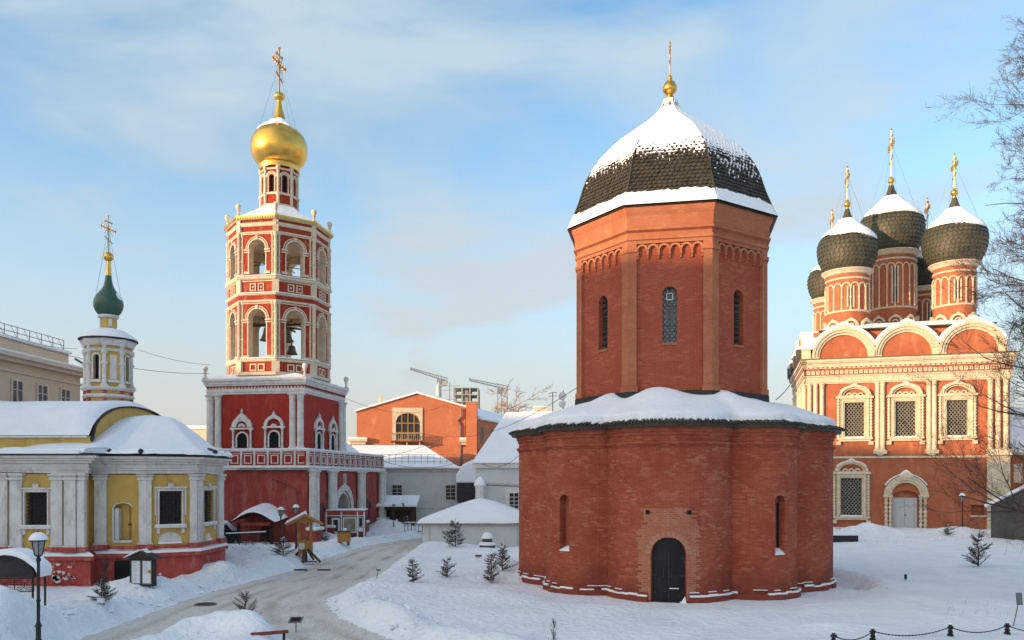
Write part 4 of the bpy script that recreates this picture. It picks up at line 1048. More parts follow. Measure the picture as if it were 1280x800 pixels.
# kokoshnik gables
q = MB(); tym = MB(); ks = MB()
kk = [(3.75,3.15,K0),(9.85,3.15,K0),(15.95,3.15,K0)]+[(a,2.8,KL) for a in (14.7,8.85,3.0)]
for a, r, m in kk:
    q.mk(); tym.mk(); ks.mk()
    q.ring(m, a, 18.35, r-.75, r-.5, -.5, .1, n=24, sy=.98); q.ring(m, a, 18.35, r-.5, r-.22, -.5, .28, n=24, keel=.03, sy=.98); q.ring(m, a, 18.35, r-.22, r, -.5, .42, n=24, keel=.12, sy=.98)
    q.mbox(m, a-r, a-r+.75, 18.12, 18.36, -.5, .4); q.mbox(m, a+r-.75, a+r, 18.12, 18.36, -.5, .4)
    tym.mprism(m, [(a+(r-.7)*math.cos(PI*i/16), 18.3+(r-.7)*math.sin(PI*i/16)*.98) for i in range(17)], -.6, -.05)
    ks.ring(m, a, 18.35, r+.005, r+.30, -2.6, .34, n=24, keel=.12, sy=.98, a0=.35, a1=PI-.35)
build(q, 'gable_arch', cream_m, ca); build(tym, 'gable_field', orange_m, ca); build(ks, 'gable_snow', snow, ca, bevel=.04)
q = MB()
q.mbox(K0, -.65, KW+.65, 18.1, 18.22, -.5, .68); q.mbox(KL, -.6, KD+.65, 18.101, 18.221, -.5, .68)
build(q, 'cornice_roofing', mat('cornice_tin', (.16,.13,.09), (.10,.08,.05), 2, .6), ca)
K_ = lambda u, v, z: KO+KU*u+KV*v+Vector((0,0,z))
q = MB()
q.hexa([K_(.6,.6,18.1),K_(KW-.6,.6,18.1),K_(KW-.6,KD-.6,18.1),K_(.6,KD-.6,18.1),K_(.9,1.2,21.3),K_(KW-.9,1.2,21.3),K_(KW-.9,KD-1,21.3),K_(.9,KD-1,21.3)]); build(q, 'attic', orange_m, ca)
q = MB(); q.hexa([K_(1.4,.5,21.3),K_(KW-1.0,.5,21.3),K_(KW-1.4,KD-.6,21.3),K_(1.4,KD-.6,21.3),K_(1.4,.5,21.42),K_(KW-1.0,.5,21.42),K_(KW-1.4,KD-.6,21.42),K_(1.4,KD-.6,21.42)]); build(q, 'roof', tile_m, ca)
q = MB(); q.hexa([K_(1.4,.6,21.43),K_(KW-1.1,.6,21.43),K_(KW-1.4,KD-.6,21.43),K_(1.4,KD-.6,21.43),K_(3.4,3.5,22.4),K_(KW-3,3.5,22.4),K_(KW-3,KD-3,22.4),K_(3.4,KD-3,22.4)]); build(q, 'roof_snow', snow, ca, bevel=.12, seg=3)
# steps of snowy eaves down the left side
q = MB(); t2 = MB()
for k in range(5):
    z = 19.0+k*.0; 
for a in (1.2,5.9,11.7,16.4):
    q.mk(); t2.mk()
    t2.mbox(KL, a-.9, a+.9, 18.25, 19.4, -.3, .9); q.mbox(KL, a-1.0, a+1.0, 19.4, 19.75, -.5, 1.0)
build(t2, 'side_roof', gtile_m, ca); build(q, 'side_snow', snow, ca, bevel=.1)
# domes
def dome(px, Y, rdr, rdm, zb, label_part, big=False, zoff=0):
    c = Vector(((px-640)*Y/1000, Y, 0)); s = rdm
    H = {'b': zb}
    e = bpy.data.objects.new('domed_drum', None); 
    q = MB()
    hd = (8.6 if big else 6.6)
    q.lathe((c.x,c.y,0), [(rdr,20.5),(rdr,zb+hd)], 24); D = build(q, 'drum', orange_m, ca, smooth=30)
    q = MB(); z1 = zb+hd
    q.lathe((c.x,c.y,0), [(rdr,z1-1.1),(rdr+.1,z1-1.05),(rdr+.1,z1-.9),(rdr,z1-.88)], 24); q.lathe((c.x,c.y,0), [(rdr,z1-.5),(rdr+.15,z1-.42),(rdr+.25,z1-.2),(rdr+.5,z1-.02),(rdr+.5,z1+.06),(rdr,z1+.1)], 24)
    q.lathe((c.x,c.y,0), [(rdr,zb+1.9),(rdr+.12,zb+1.95),(rdr+.12,zb+2.1),(rdr,zb+2.15)], 24)
    build(q, 'cornice', cream_m, D, smooth=30)
    A0 = math.atan2(-c.y, -c.x)
    q = MB(); w_ = MB(); nn = 10 if big else 8
    for i in range(nn):
        a = A0+.15+2*PI*i/nn; mm = lambda s_, z, o, a=a: Vector((c.x+(rdr+o)*math.cos(a+s_/rdr), c.y+(rdr+o)*math.sin(a+s_/rdr), z))
        W2 = PI*rdr/nn
        zt_ = z1-1.9
        for g in (-.5,.5): q.ring(mm, g*W2, zt_, W2/2-.12, W2/2, -.02, .1, n=8)
        for g in (-1,0,1)[:2]:
            p = mm(g*W2, 0, .05); q.lathe((p.x,p.y,zb+2.1), [(.09,0),(.14,.2),(.08,.3),(.08,(zt_-zb-2.1)*.5),(.13,(zt_-zb-2.1)*.5+.1),(.08,(zt_-zb-2.1)*.5+.2),(.08,zt_-zb-2.3),(.13,zt_-zb-2.1)], 6)
        if i % 2 == 0:
            w_.mk(); w_.mbox(mm, -.2, .2, zb+2.6, zt_-.2, -.1, .02)
            for x in (-.3,.3): q.mbox(mm, x-.07, x+.07, zb+2.4, zt_, -.05, .1)
        q.ring(mm, 0, zb+.35, W2*.55, W2*.82, -.1, .3, n=10, keel=.2); q.ring(mm, 0, zb+.3, W2*.2, W2*.36, -.1, .2, n=8)
    build(q, 'arcade', cream_m, D, smooth=30); build(w_, 'drum_window', glass_m, D)
    q = MB(); S = lambda r, z: (r*rdm, z1+z*rdm*1.09)
    prof = onion([S(.70,.02),S(.82,.16),S(.95,.44),S(1.0,.76),S(.97,.98),S(.86,1.17),S(.65,1.36),S(.43,1.53),S(.27,1.70),S(.16,1.88),S(.08,2.12)], 3)
    rv_ = Rev((c.x,c.y,0), prof)
    q.lathe((c.x,c.y,0), [(r-.03,z) for r,z in prof], 32); DM = build(q, 'onion_dome', gtile_m, ca, smooth=60)
    q = MB(); scales(q, rv_, .1, rv_.len*.66, .42, .46, .09, .15); build(q, 'dome_scales', gtile_m, DM)
    q = MB(); lim = z1+1.2*rdm; top = z1+1.9*rdm
    snowcap(q, rv_, lambda th, t, z: ((z-lim-.22*nz1(math.cos(th)*1.6+c.x,math.sin(th)*1.6,3)+.30*math.cos(th-A0-1.2))/.2 if z < top else -1), .16, 48, 60)
    build(q, 'dome_snow', snow, DM, smooth=60)
    zt2 = z1+2.31*rdm
    q = MB(); q.lathe((c.x,c.y,zt2), [(.26,-.3),(.18,0),(.2,.05),(.2,.12),(.14,.2),(.34,.36),(.38,.55),(.3,.74),(.12,.84),(.2,.95),(.08,1.0),(.04,1.1)], 12); build(q, 'ball', gold_m, ca, smooth=50)
    h = 5.6 if big else 3.7
    q = MB(); cross(q, (c.x,c.y,zt2+1), h, 2.5 if big else 1.9, .07, True); build(q, 'cross', goldp_m, ca)
    guys((c.x,c.y), (c.x,c.y,zt2+1+h*.75), rdm*.8, z1+1.25*rdm, ca, 4, .014)
dome(1059, 89.5, 2.25, 3.12, 21.8, '')
dome(1193, 87.0, 2.08, 3.2, 22.0, '')
dome(1114, 94.0, 2.65, 3.55, 23.1, '', True)
dome(1040, 99.0, 2.1, 2.8, 23.2-2.3, '')
dome(1159, 98.0, 2.1, 2.8, 22.8-.8, '')
# low wing to the right of the cathedral
W0 = fr(KO+KU*KW+KV*3, KU)
q = MB(); q.mbox(W0, 0, 14, -.3, 8.2, -10, 0); wg = build(q, 'side_wing', orange_m, ca)
q = MB(); q.hexa([W0(0,8.2,.3),W0(14,8.2,.3),W0(14,8.2,-10),W0(0,8.2,-10),W0(0,13.2,-4),W0(14,13.2,-4),W0(14,13.2,-6),W0(0,13.2,-6)]); build(q, 'roof_snow', snow, wg, bevel=.15)
q = MB()
for k in range(4): q.mbox(W0, 1.2+k*3, 2.0+k*3, 5.0, 7.0, -.02, .03); build(q, 'blocked_window', cream_m, wg); q = MB()
q.mbox(W0, 0, 14, 7.9, 8.2, 0, .25); build(q, 'wing_cornice', cream_m, wg)
# ================================================================ YELLOW CHURCH
yc = thing('yellow_church', 'low yellow church with white pilasters, red plinth and thick snow on its rounded roofs', 'church', (-22, 44, 0))
def XY(px, Y): return ((px-640)*Y/1000, Y)
yp = [XY(-330,38), XY(108,38), XY(112,39.2), XY(135,39.4), XY(183,39.5), XY(245,40.7), XY(277,44.2), XY(262,49.5), XY(205,53), (-36,54)]
yf = []
for i in range(len(yp)-1):
    a, b = Vector(yp[i]), Vector(yp[i+1]); yf.append((fr((a.x,a.y,0), (b-a)), (b-a).length))
def pa(i, px):      # position along facade i seen at pixel column px
    a, b = Vector(yp[i]), Vector(yp[i+1]); d = (b-a).normalized(); k = (px-640)/1000
    return (k*a.y-a.x)/(d.x-k*d.y)
# ochre walls
ops = {0: [(pa(0,32), pa(0,60), 3.12, 4.72, 0), (pa(0,-98), pa(0,-72), 3.12, 4.72, 0), (pa(0,-225), pa(0,-198), 3.12, 4.72, 0)], 3: [(pa(3,143), pa(3,165), 2.33, 3.95, .22)], 4: [(pa(4,199), pa(4,227), 3.05, 4.75, 0)], 5: [(pa(5,253), pa(5,266), 3.05, 4.75, 0)]}
q = MB()
for i, (m, L) in enumerate(yf): wall(q, m, 0, L, 1.8, 6.3, ops.get(i, []), depth=.38, back=True)
build(q, 'wall', yellow_m, yc)
def poff(k):
    c = Vector((-26, 46)); out = []
    n = len(yp)
    for i in range(n):
        p = Vector(yp[i]); a = Vector(yp[i-1]) if i else Vector(yp[0])+Vector((-1,0)); b = Vector(yp[i+1]) if i < n-1 else p+Vector((-1,0))
        d1 = (p-a).normalized(); d2 = (b-p).normalized(); n1 = Vector((d1.y,-d1.x)); n2 = Vector((d2.y,-d2.x)); mm = (n1+n2); mm = mm/max(.35, mm.length_squared/2)
        out.append((p.x+mm.x*k, p.y+mm.y*k))
    return out
def ply(name, lv, mt, par=yc, **k):
    q = MB()
    for o, z0, z1 in lv: q.prism(poff(o), z0, z1)
    return build(q, name, mt, par, **k)
ply('plinth', [(.30,-.5,.35),(.20,.35,1.50),(.34,1.50,1.70),(.20,1.70,1.86)], plinth_m, bevel=.02)
ply('plinth_ledge', [(.12,1.862,2.03)], plinth_m)
ply('cornice', [(.10,5.62,5.78),(.16,5.78,5.86),(.10,5.86,6.10),(.24,6.10,6.22),(.36,6.22,6.34),(.50,6.34,6.46)], grey_m, bevel=.015)
rfy = ply('eave_board', [(.54,6.462,6.52)], felt_m)
q = MB(); po = poff(.36); pi_ = poff(.0)
for i in range(len(yf)-1):
    for k in range(24):
        a, b = Vector(po[i]).lerp(Vector(po[i+1]), k/24), Vector(po[i]).lerp(Vector(po[i+1]), (k+1)/24); c, d = Vector(pi_[i]).lerp(Vector(pi_[i+1]), k/24), Vector(pi_[i]).lerp(Vector(pi_[i+1]), (k+1)/24)
        h = nz1(a.x*.9, a.y*.9, 3)
        if h < -.28: continue
        t1 = .05+.07*max(0,h); q.hexa([(a.x,a.y,1.703),(b.x,b.y,1.703),(d.x,d.y,1.863),(c.x,c.y,1.863),(a.x,a.y,1.70+t1),(b.x,b.y,1.70+t1),(d.x,d.y,1.87+t1*1.3),(c.x,c.y,1.87+t1*1.3)])
build(q, 'ledge_snow', snow, yc)
def pil(i, a0, a1, c=.14, par=yc):
    m = yf[i][0]; q = MB()
    q.mbox(m, a0, a1, 2.2, 5.3, -.05, c); q.mbox(m, a0-.06, a1+.06, 5.3, 5.42, -.05, c+.06); q.mbox(m, a0-.03, a1+.03, 5.42, 5.5, -.05, c+.03); q.mbox(m, a0-.09, a1+.09, 5.5, 5.63, -.05, c+.10)
    q.mbox(m, a0-.05, a1+.05, 2.12, 2.2, -.05, c+.05)
    P_ = build(q, 'pilaster', grey_m, par, bevel=.012)
    q = MB(); q.mbox(m, a0-.09, a1+.09, 1.9, 2.118, -.05, c+.09); build(q, 'pilaster_base', plinth_m, P_)
for l, r, c in ((-300,-285,.14),(-250,-235,.14),(-190,-175,.14),(-130,-115,.14),(-60,-40,.14),(-30,-12,.14),(-5,11,.14),(14,29,.14),(65,79.5,.14),(84,98,.3),(98.5,107.9,.2)): pil(0, pa(0,l), pa(0,r), c)
pil(2, pa(2,119), pa(2,134), .22); pil(3, pa(3,175), pa(3,183)+.05, .16); pil(4, -.02, pa(4,189), .16); pil(4, pa(4,237), yf[4][1]+.03, .16); pil(5, -.02, pa(5,250), .16); pil(5, pa(5,271), yf[5][1], .14)
def ywin(i, op):
    m = yf[i][0]; a0, a1, b0, b1, _ = op; q = MB(); pane(q, m, op, -.3); W = build(q, 'window', glass_m, yc)
    q = MB(); bars(q, m, op, -.08, .17, .014, diamond=False)
    for k in range(1, 5):
        a = a0+(a1-a0)*k/5; q.tube(m(a,b0,-.1), m(a,b1,-.1), .016, .016, 4)
    build(q, 'grille', iron_m, W)
    q = MB(); f = .13
    q.mbox(m, a0-f, a0, b0-.02, b1+f, -.02, .10); q.mbox(m, a1, a1+f, b0-.02, b1+f, -.02, .10); q.mbox(m, a0, a1, b1, b1+f, -.02, .10)
    q.mbox(m, a0-f-.12, a1+f+.12, b1+f, b1+f+.09, -.02, .16); q.mbox(m, a0-f-.1, a1+f+.1, b0-.14, b0-.02, -.02, .2)
    q.mbox(m, a0-f-.09, a0-f-.02, b0+.5, b1+f, -.02, .08); q.mbox(m, a1+f+.02, a1+f+.09, b0+.5, b1+f, -.02, .08)
    q.mbox(m, a0-f, a0-f+.16, b0-.42, b0-.14, -.02, .1); q.mbox(m, a1+f-.16, a1+f, b0-.42, b0-.14, -.02, .1)
    mid = (a0+a1)/2; q.mbox(m, mid-.13, mid+.13, b1+f+.09, b1+f+.26, -.02, .14)
    build(q, 'frame', grey_m, W, bevel=.01)
    q = MB(); q.mbox(m, a0-f+.03, a0-f+.06, b0+.02, b1+.05, .09, .104); q.mbox(m, a1+f-.06, a1+f-.03, b0+.02, b1+.05, .09, .104); build(q, 'frame_line', plinth_m, W)
    q = MB(); q.mbox(m, a0-f-.08, a1+f+.08, b0-.02, b0+.04, -.25, .17); build(q, 'sill_snow', snow, W, bevel=.015)
for i in (0, 4, 5):
    for op in ops[i]: ywin(i, op)
m = yf[3][0]; op = ops[3][0]
q = MB(); q.mbox(m, op[0]+.02, op[0]+.2, 2.35, 3.9, -.379, -.02); q.mbox(m, op[0]-.08, op[0], 2.3, 4.0, -.02, .06); q.mbox(m, op[0]-.02, op[1]+.05, 2.22, 2.335, -.1, .10); q.ring(m, (op[0]+op[1])/2, 3.95, (op[1]-op[0])/2, (op[1]-op[0])/2+.07, -.02, .05, n=10, sy=.5)
build(q, 'niche_frame', grey_m, yc)
q = MB(); q.tube(m(op[0]+.6,2.35,-.36), m(op[0]+.6,4.0,-.36), .012, .012, 4); q.mbox(m, op[0]+.52, op[0]+.7, 3.05, 3.12, -.37, -.33); build(q, 'niche_bolt', iron_m, yc)
for i, ca_, w in ((4, pa(4,212.5), .55), (5, pa(5,260), .35)):
    m = yf[i][0]; q = MB(); q.mprism(m, [(ca_+w*math.cos(PI*k/12), 2.18+w*.95*math.sin(PI*k/12)) for k in range(13)], .0, .012); W = build(q, 'blocked_vent', grey_m, yc)
    q = MB(); q.mbox(m, ca_-w, ca_+w, 2.12, 2.2, 0, .1); build(q, 'vent_snow', snow, W, bevel=.01)
# cellar doorway in the plinth
m4 = yf[3][0]
q = MB(); q.mbox(m4, pa(3,147), pa(3,176), -.2, 1.35, .15, .35); build(q, 'cellar_opening', black_m, yc)
# worn patches of fallen plaster, each an irregular flake
rr = random.Random(5); q = MB(); m = yf[0][0]
for k in range(26):
    q.mk(); cx = pa(0, rr.choice([72,75,78,86,90,70,60,96])+rr.uniform(-3,3)); cz = rr.choice([.65,.8,.75,1.1,1.35])+rr.uniform(-.15,.15); r = rr.choice([.04,.06,.05,.12,.22])
    q.mprism(m, [(cx+r*rr.uniform(.5,1.2)*math.cos(2*PI*j/9), cz+r*.6*rr.uniform(.6,1.2)*math.sin(2*PI*j/9)) for j in range(9)], .30, .322)
build(q, 'bare_plaster', grey_m, yc)
# roof: nave barrel with curved gable, apse half dome of snow
gx = -20.6
def gab(k, o=0):     # k -1..1 across the nave -> z of the curved gable
    return 7.20+(2.02+o)*math.sqrt(max(0,1-abs(k)**2.2))
Yc, Yh = 44.1, 4.9
q = MB(); ks = [-1+2*i/28 for i in range(29)]
q.grid(lambda x, k: Vector((x, Yc+Yh*k, gab(k))), [-60,gx-.35,gx], ks)
for a, b in zip(ks, ks[1:]): q.add([(gx,Yc+Yh*a,6.4),(gx,Yc+Yh*b,6.4),(gx,Yc+Yh*b,gab(b)),(gx,Yc+Yh*a,gab(a))], [(0,1,2,3)])
q.box(-60, gx, Yc-Yh-.15, Yc-Yh+.3, 6.4, 7.44)
nv = build(q, 'nave_gable', yellow_m, yc, smooth=40)
q = MB(); q.box(-60, gx-.1, Yc-Yh-.3, Yc-Yh+.2, 7.36, 7.46); build(q, 'nave_cornice', grey_m, nv)
q = MB()
for a, b in zip(ks, ks[1:]):
    q.hexa([(gx-.3,Yc+Yh*a*1.02,gab(a)+.01),(gx+.14,Yc+Yh*a*1.02,gab(a)+.01),(gx+.14,Yc+Yh*b*1.02,gab(b)+.01),(gx-.3,Yc+Yh*b*1.02,gab(b)+.01),(gx-.3,Yc+Yh*a*1.03,gab(a)+.08),(gx+.14,Yc+Yh*a*1.03,gab(a)+.08),(gx+.14,Yc+Yh*b*1.03,gab(b)+.08),(gx-.3,Yc+Yh*b*1.03,gab(b)+.08)])
build(q, 'gable_edge', felt_m, nv)
q = MB(); xs_ = [-60,-40]+[-30+i*.5 for i in range(19)]+[gx-.1,gx+.02]
q.grid(lambda x, k: Vector((x, Yc+Yh*1.06*k, (gab(k)+(.30+.10*nz1(x*.3,k*2,1))*(smooth((gx+.05-x)/.5)+.25*(x <= gx))-.0 if abs(k) < .97 else 7.48))), xs_, ks)
build(q, 'roof_snow', snow, nv, smooth=70)
AC = Vector((-19.4, 44.0)); N_ = 120
outl = poff(.60)[1:9]; 
def outr(th):
    d = Vector((math.cos(th), math.sin(th))); best = 99
    pts = [Vector(p) for p in outl]+[Vector((-36,56)), Vector((-36,37.3))]
    for i in range(len(pts)):
        a, b = pts[i], pts[(i+1) % len(pts)]; e = b-a; det = d.x*(-e.y)+d.y*e.x
        if abs(det) < 1e-9: continue
        w = a-AC; t = (w.x*(-e.y)+w.y*e.x)/det; s = (d.x*w.y-d.y*w.x)/det
        if t > 0 and -1e-6 <= s <= 1+1e-6: best = min(best, t)
    return best
q = MB()
def apse(i, k):
    th = 2*PI*i/N_; r = min(outr(th), 8); x, y = AC.x+r*k*math.cos(th), AC.y+r*k*math.sin(th)
    z = 6.53+.05+(.24+.14*nz1(i*.4,0,9)*smooth((k-.85)/.12))*smooth((1-k)/.05)+2.0*(1-smooth((k-.05)/.85))**.8+.05*nz1(x*.9,y*.9,4)+.03*nz1(x*3,y*3,1)
    return Vector((x+.22*nz1(i*.5,k,2)*smooth((k-.9)/.1), y+.22*nz1(i*.45,k,7)*smooth((k-.9)/.1), z))
q.grid(apse, list(range(N_+1)), [.001,.1,.2,.3,.4,.5,.6,.68,.76,.82,.88,.92,.95,.97,.985,1])
build(q, 'apse_snow', snow, yc, smooth=70)
q = MB()
for i in range(60): 
    x0, x1 = -60+i*.7, -60+(i+1)*.7
    if x1 > XY(108,38)[0]: x1 = XY(108,38)[0]
    if x1 <= x0: break
    q.hexa([(x0,37.3,6.53),(x1,37.3,6.53),(x1,39.6,6.53),(x0,39.6,6.53),(x0,37.33,6.68+.06*nz1(x0,0,1)),(x1,37.33,6.68+.06*nz1(x1,0,1)),(x1,39.6,6.78),(x0,39.6,6.78)])
build(q, 'eave_snow', snow, yc)
q = MB(); 
for px in (137,176): p = P(px,561,39.0); q.lathe((p.x,p.y,6.55), [(.12,0),(.12,.22),(.001,.3)], 8)
p = P(263,562,42.5); q.tube((p.x-.1,p.y,p.z), (p.x+.6,p.y-.8,p.z-.15), .1, .1, 8); build(q, 'rainwater_spout', felt_m, yc)
# bell drum and green cupola
BC = Vector((-22.7, 45.0, 0)); br = 1.17; ba = math.atan2(-45, 22.7)+.22
dr = MB(); tr = MB(); rc = MB(); gl = MB(); blank = MB()
for i in range(8):
    m = face(BC, br, i, ba); w = br*math.sin(PI/8); op = (-.17,.17,10.85,12.05,.17)
    slit = i % 2 == 1
    wall(dr, m, -w, w, 8.5, 12.9, [op] if slit else [], depth=.2)
    if slit: pane(gl, m, op, -.18); tr.ring(m, 0, 12.05, .17, .26, -.02, .06, n=8); tr.mbox(m, -.26, -.17, 10.85, 12.05, -.02, .06); tr.mbox(m, .17, .26, 10.85, 12.05, -.02, .06)
    else: blank.mbox(m, -.17, .17, 10.85, 12.2, -.02, .03)
    tr.mbox(m, -.3, .3, 10.68, 10.82, -.02, .12)
    a = ba+PI/8+2*PI*i/8; d = Vector((math.cos(a), math.sin(a), 0)); 
    q = MB(); p = BC+d*(br+.0); q.lathe((p.x,p.y,10.4), [(.24,0),(.24,.12),(.16,.2),(.10,.5),(.12,.95),(.10,1.1),(.10,1.2),(.17,1.27),(.19,1.36),(.11,1.45),(.10,1.85),(.17,1.9),(.20,2.03),(.11,2.1),(.11,2.25),(.18,2.33),(.18,2.45)], 8); build(q, 'column', grey_m, yc, smooth=35)
    p = BC+d*(br+.02); rc.lathe((p.x,p.y,8.9), [(.11,0),(.11,1.4)], 6)
build(dr, 'belfry_wall', yellow_m, yc); build(gl, 'belfry_window', black_m, yc); build(tr, 'belfry_trim', grey_m, yc); build(blank, 'belfry_panel', grey_m, yc); build(rc, 'corner_pier', plinth_m, yc)
q = MB(); rt_ = ba+PI/8
for pr in ([(.5,9.4),(br+.14,9.4),(br+.2,9.5),(br+.06,9.62),(.5,9.62)], [(.5,9.85),(br+.10,9.85),(br+.2,9.93),(br+.12,10.05),(.5,10.05)], [(.5,10.25),(br+.12,10.25),(br+.26,10.36),(br+.26,10.43),(.5,10.45)], [(.5,12.4),(br+.12,12.4),(br+.18,12.52),(br+.08,12.56),(.5,12.56)], [(.5,12.72),(br+.12,12.72),(br+.2,12.83),(br+.28,12.97),(br+.29,13.07),(.5,13.09)]): q.lathe((BC.x,BC.y,0), pr, 8, rt_)
build(q, 'belfry_cornice', grey_m, yc)
q = MB(); q.lathe((BC.x,BC.y,0), [(.5,13.09),(br+.38,13.09),(br+.36,13.15),(.5,13.17)], 16, rt_); build(q, 'belfry_eave', felt_m, yc)
q = MB(); q.lathe((BC.x,BC.y,0), [(br+.34,13.16),(br+.32,13.25),(br+.02,13.48),(.85,13.68),(.5,13.78),(.4,13.8)], 24); build(q, 'belfry_snow', snow, yc, smooth=60)
q = MB(); q.lathe((BC.x,BC.y,0), [(.42,13.6),(.42,14.4),(.5,14.45),(.3,14.6)], 8, rt_); build(q, 'lantern', yellow_m, yc)
q = MB()
for i in range(8):
    m = face(BC, .44, i, ba)
    if i % 2 == 0: q.mbox(m, -.09, .09, 13.9, 14.3, -.02, .03)
q.lathe((BC.x,BC.y,0), [(.3,14.38),(.50,14.38),(.56,14.46),(.56,14.54),(.3,14.55)], 16, rt_); build(q, 'lantern_trim', grey_m, yc)
prof = onion([(.44,14.52),(.64,14.72),(.77,15.05),(.75,15.38),(.58,15.72),(.36,16.0),(.23,16.3),(.15,16.8)], 4)
q = MB(); q.lathe((BC.x,BC.y,0), prof, 28); cu = build(q, 'green_cupola', green_m, yc, smooth=60)
q = MB(); rvc = Rev((BC.x,BC.y,0), prof); snowcap(q, rvc, lambda th, t, z: (.5-((th-ba-.75)/.42)**2-((z-15.6)/.3)**2)*1.3, .05, 60, 60, th0=ba-1, th1=ba+2.3); build(q, 'cupola_snow', snow, cu, smooth=60)
q = MB(); q.lathe((BC.x,BC.y,0), [(.155,16.78),(.10,17.4),(.09,17.6)], 14); q.ball((BC.x,BC.y,17.85), .27, 16); build(q, 'gilt_ball', gold_m, yc, smooth=50)
q = MB(); cross(q, (BC.x,BC.y,18.05), 2.1, 1.15, .03, True); build(q, 'cross', goldp_m, yc)
guys((BC.x,BC.y), (BC.x,BC.y,19.5), .7, 15.4, yc, 4, .01)
# ================================================================ OTHER BUILDINGS
# beige block, top left: its long wall runs away from the camera
b = thing('beige_building', 'pale beige office building with a white cornice rising behind the yellow church', 'building', (-33, 61, 0))
bo = Vector((-33.2, 61.5, 0)); bu = Vector((-.06, -1, 0)).normalized()   # from the far corner towards the camera
mB = fr(bo, -bu)        # a runs away from camera; facade faces +x
q = MB(); q.mbox(mB, -34, 0, -.5, 13.2, -14, 0); build(q, 'wall', beige_m, b)
q = MB(); q.mbox(mB, -34, .2, 12.55, 12.7, -14.2, .12); q.mbox(mB, -34, .5, 13.2, 13.45, -14.5, .5); q.mbox(mB, -34, .8, 13.45, 13.7, -14.8, .85); build(q, 'cornice', beige2_m, b)
q = MB(); q.mbox(mB, -34, .8, 13.702, 13.85, -14.8, .86); build(q, 'roof_snow', snow, b, bevel=.05)
q = MB(); q.mbox(mB, -34, -.5, 13.6, 14.9, -13, -.6); at_ = build(q, 'attic', beige_m, b)
q = MB(); q.mbox(mB, -34, -.35, 14.9, 15.1, -13.2, -.4); build(q, 'attic_snow', snow, at_, bevel=.04)
q = MB()
for k in range(22):
    a = -.8-k*1.3; q.tube(mB(a,15.1,-.8), mB(a,15.9,-.8), .03, .03, 4)
    q.tube(mB(a,15.1,-.8), mB(a-.65,15.9,-.8), .02, .02, 4)
for z in (15.5,15.9): q.tube(mB(-.8,z,-.8), mB(-29,z,-.8), .025, .025, 4)
build(q, 'roof_railing', iron2_m, b)
for k in range(7):
    a = -1.9-k*2.65; op = (a-.5, a+.5, 10.3, 12.0, 0); q = MB(); pane(q, mB, op, .015); W = build(q, 'window', bglass_m, b)
    q = MB()
    for x in ((a-.64,a-.5,10.2,12.12),(a+.5,a+.64,10.2,12.12),(a-.5,a+.5,12.0,12.12),(a-.5,a+.5,10.2,10.3)): q.mbox(mB, *x, -.02, .10)
    q.mbox(mB, a-.05, a+.05, 10.3, 12.0, .0, .07); q.mbox(mB, a-.5, a+.5, 11.4, 11.46, .0, .07); build(q, 'frame', beige2_m, W)
q = MB(); pts = [mB(-.2,14.6,-.3), mB(.3,14.2,.2), mB(.3,13.5,.9), mB(.15,12.8,.3), mB(.15,4,.15)]; q.path(pts, .09, 6); build(q, 'downpipe', iron2_m, b)
# orange gabled building
b = thing('orange_gabled_house', 'tall orange gabled house with a wooden balcony under a cream arch', 'house', (-12, 95, 0))
Y0 = 95; mo = fr((-18.45, Y0, 0), (1, .06)); Wd = 12.9
gp_ = lambda px: (px-446)/(580-446)*Wd
q = MB(); q.mprism(mo, [(0,-.5),(Wd,-.5),(Wd,14.0),(gp_(520),15.6),(0,13.4)], -16, 0); build(q, 'wall', orange2_m, b)
q = MB()
for A_1, B_1 in (((-.25,13.38),(gp_(520),15.62)),((gp_(520),15.62),(Wd+.2,13.95))):
    q.hexa([mo(A_1[0],A_1[1],.25),mo(B_1[0],B_1[1],.25),mo(B_1[0],B_1[1],-16.2),mo(A_1[0],A_1[1],-16.2),mo(A_1[0],A_1[1]+.2,.25),mo(B_1[0],B_1[1]+.2,.25),mo(B_1[0],B_1[1]+.2,-16.2),mo(A_1[0],A_1[1]+.2,-16.2)])
build(q, 'roof_snow', snow, b)
q = MB()
for s0, s1 in ((-.9,1.3),(12.2,13.3)): q.mk(); q.mbox(mo, s0, s1, 9.85, 10.1, -1, .7); q.mbox(mo, s0+.2, s1-.2, 9.5, 9.85, -1, .45)
cr_ = build(q, 'cornice_return', cream_m, b); q = MB()
for s0, s1 in ((-.9,1.3),(12.2,13.3)): q.mk(); q.mbox(mo, s0, s1, 10.102, 10.35, -1, .72)
build(q, 'ledge_snow', snow, cr_, bevel=.05)
a0, a1 = gp_(490), gp_(527); am = (a0+a1)/2
op = (gp_(494), gp_(524), 10.2, 12.2, 1.1)
q = MB(); q.mbox(mo, a0, op[0], 10.0, 13.9, 0, .12); q.mbox(mo, op[1], a1, 10.0, 13.9, 0, .12)
n = 12
for k in range(n):
    x0, x1 = op[0]+(op[1]-op[0])*k/n, op[0]+(op[1]-op[0])*(k+1)/n; q.mprism(mo, [(x0,top_of(op,x0)),(x1,top_of(op,x1)),(x1,13.9),(x0,13.9)], 0, .12)
build(q, 'cream_surround', cream_m, b)
q = MB(); pane(q, mo, op, .02); W = build(q, 'balcony_window', glass_m, b)
q = MB(); W2 = op[1]-op[0]
for k in range(5): x = op[0]+W2*k/4; q.mbox(mo, x-.06, x+.06, 10.2, top_of(op, min(max(x,op[0]+.1),op[1]-.1)), .02, .09)
q.mbox(mo, op[0], op[1], 12.0, 12.12, .02, .1); q.mbox(mo, op[0], op[1], 10.9, 11.0, .02, .1); q.ring(mo, am, 12.2, W2/2-.1, W2/2, .02, .1, n=12, sy=1.1/(W2/2)); build(q, 'frame', wood_m, W)
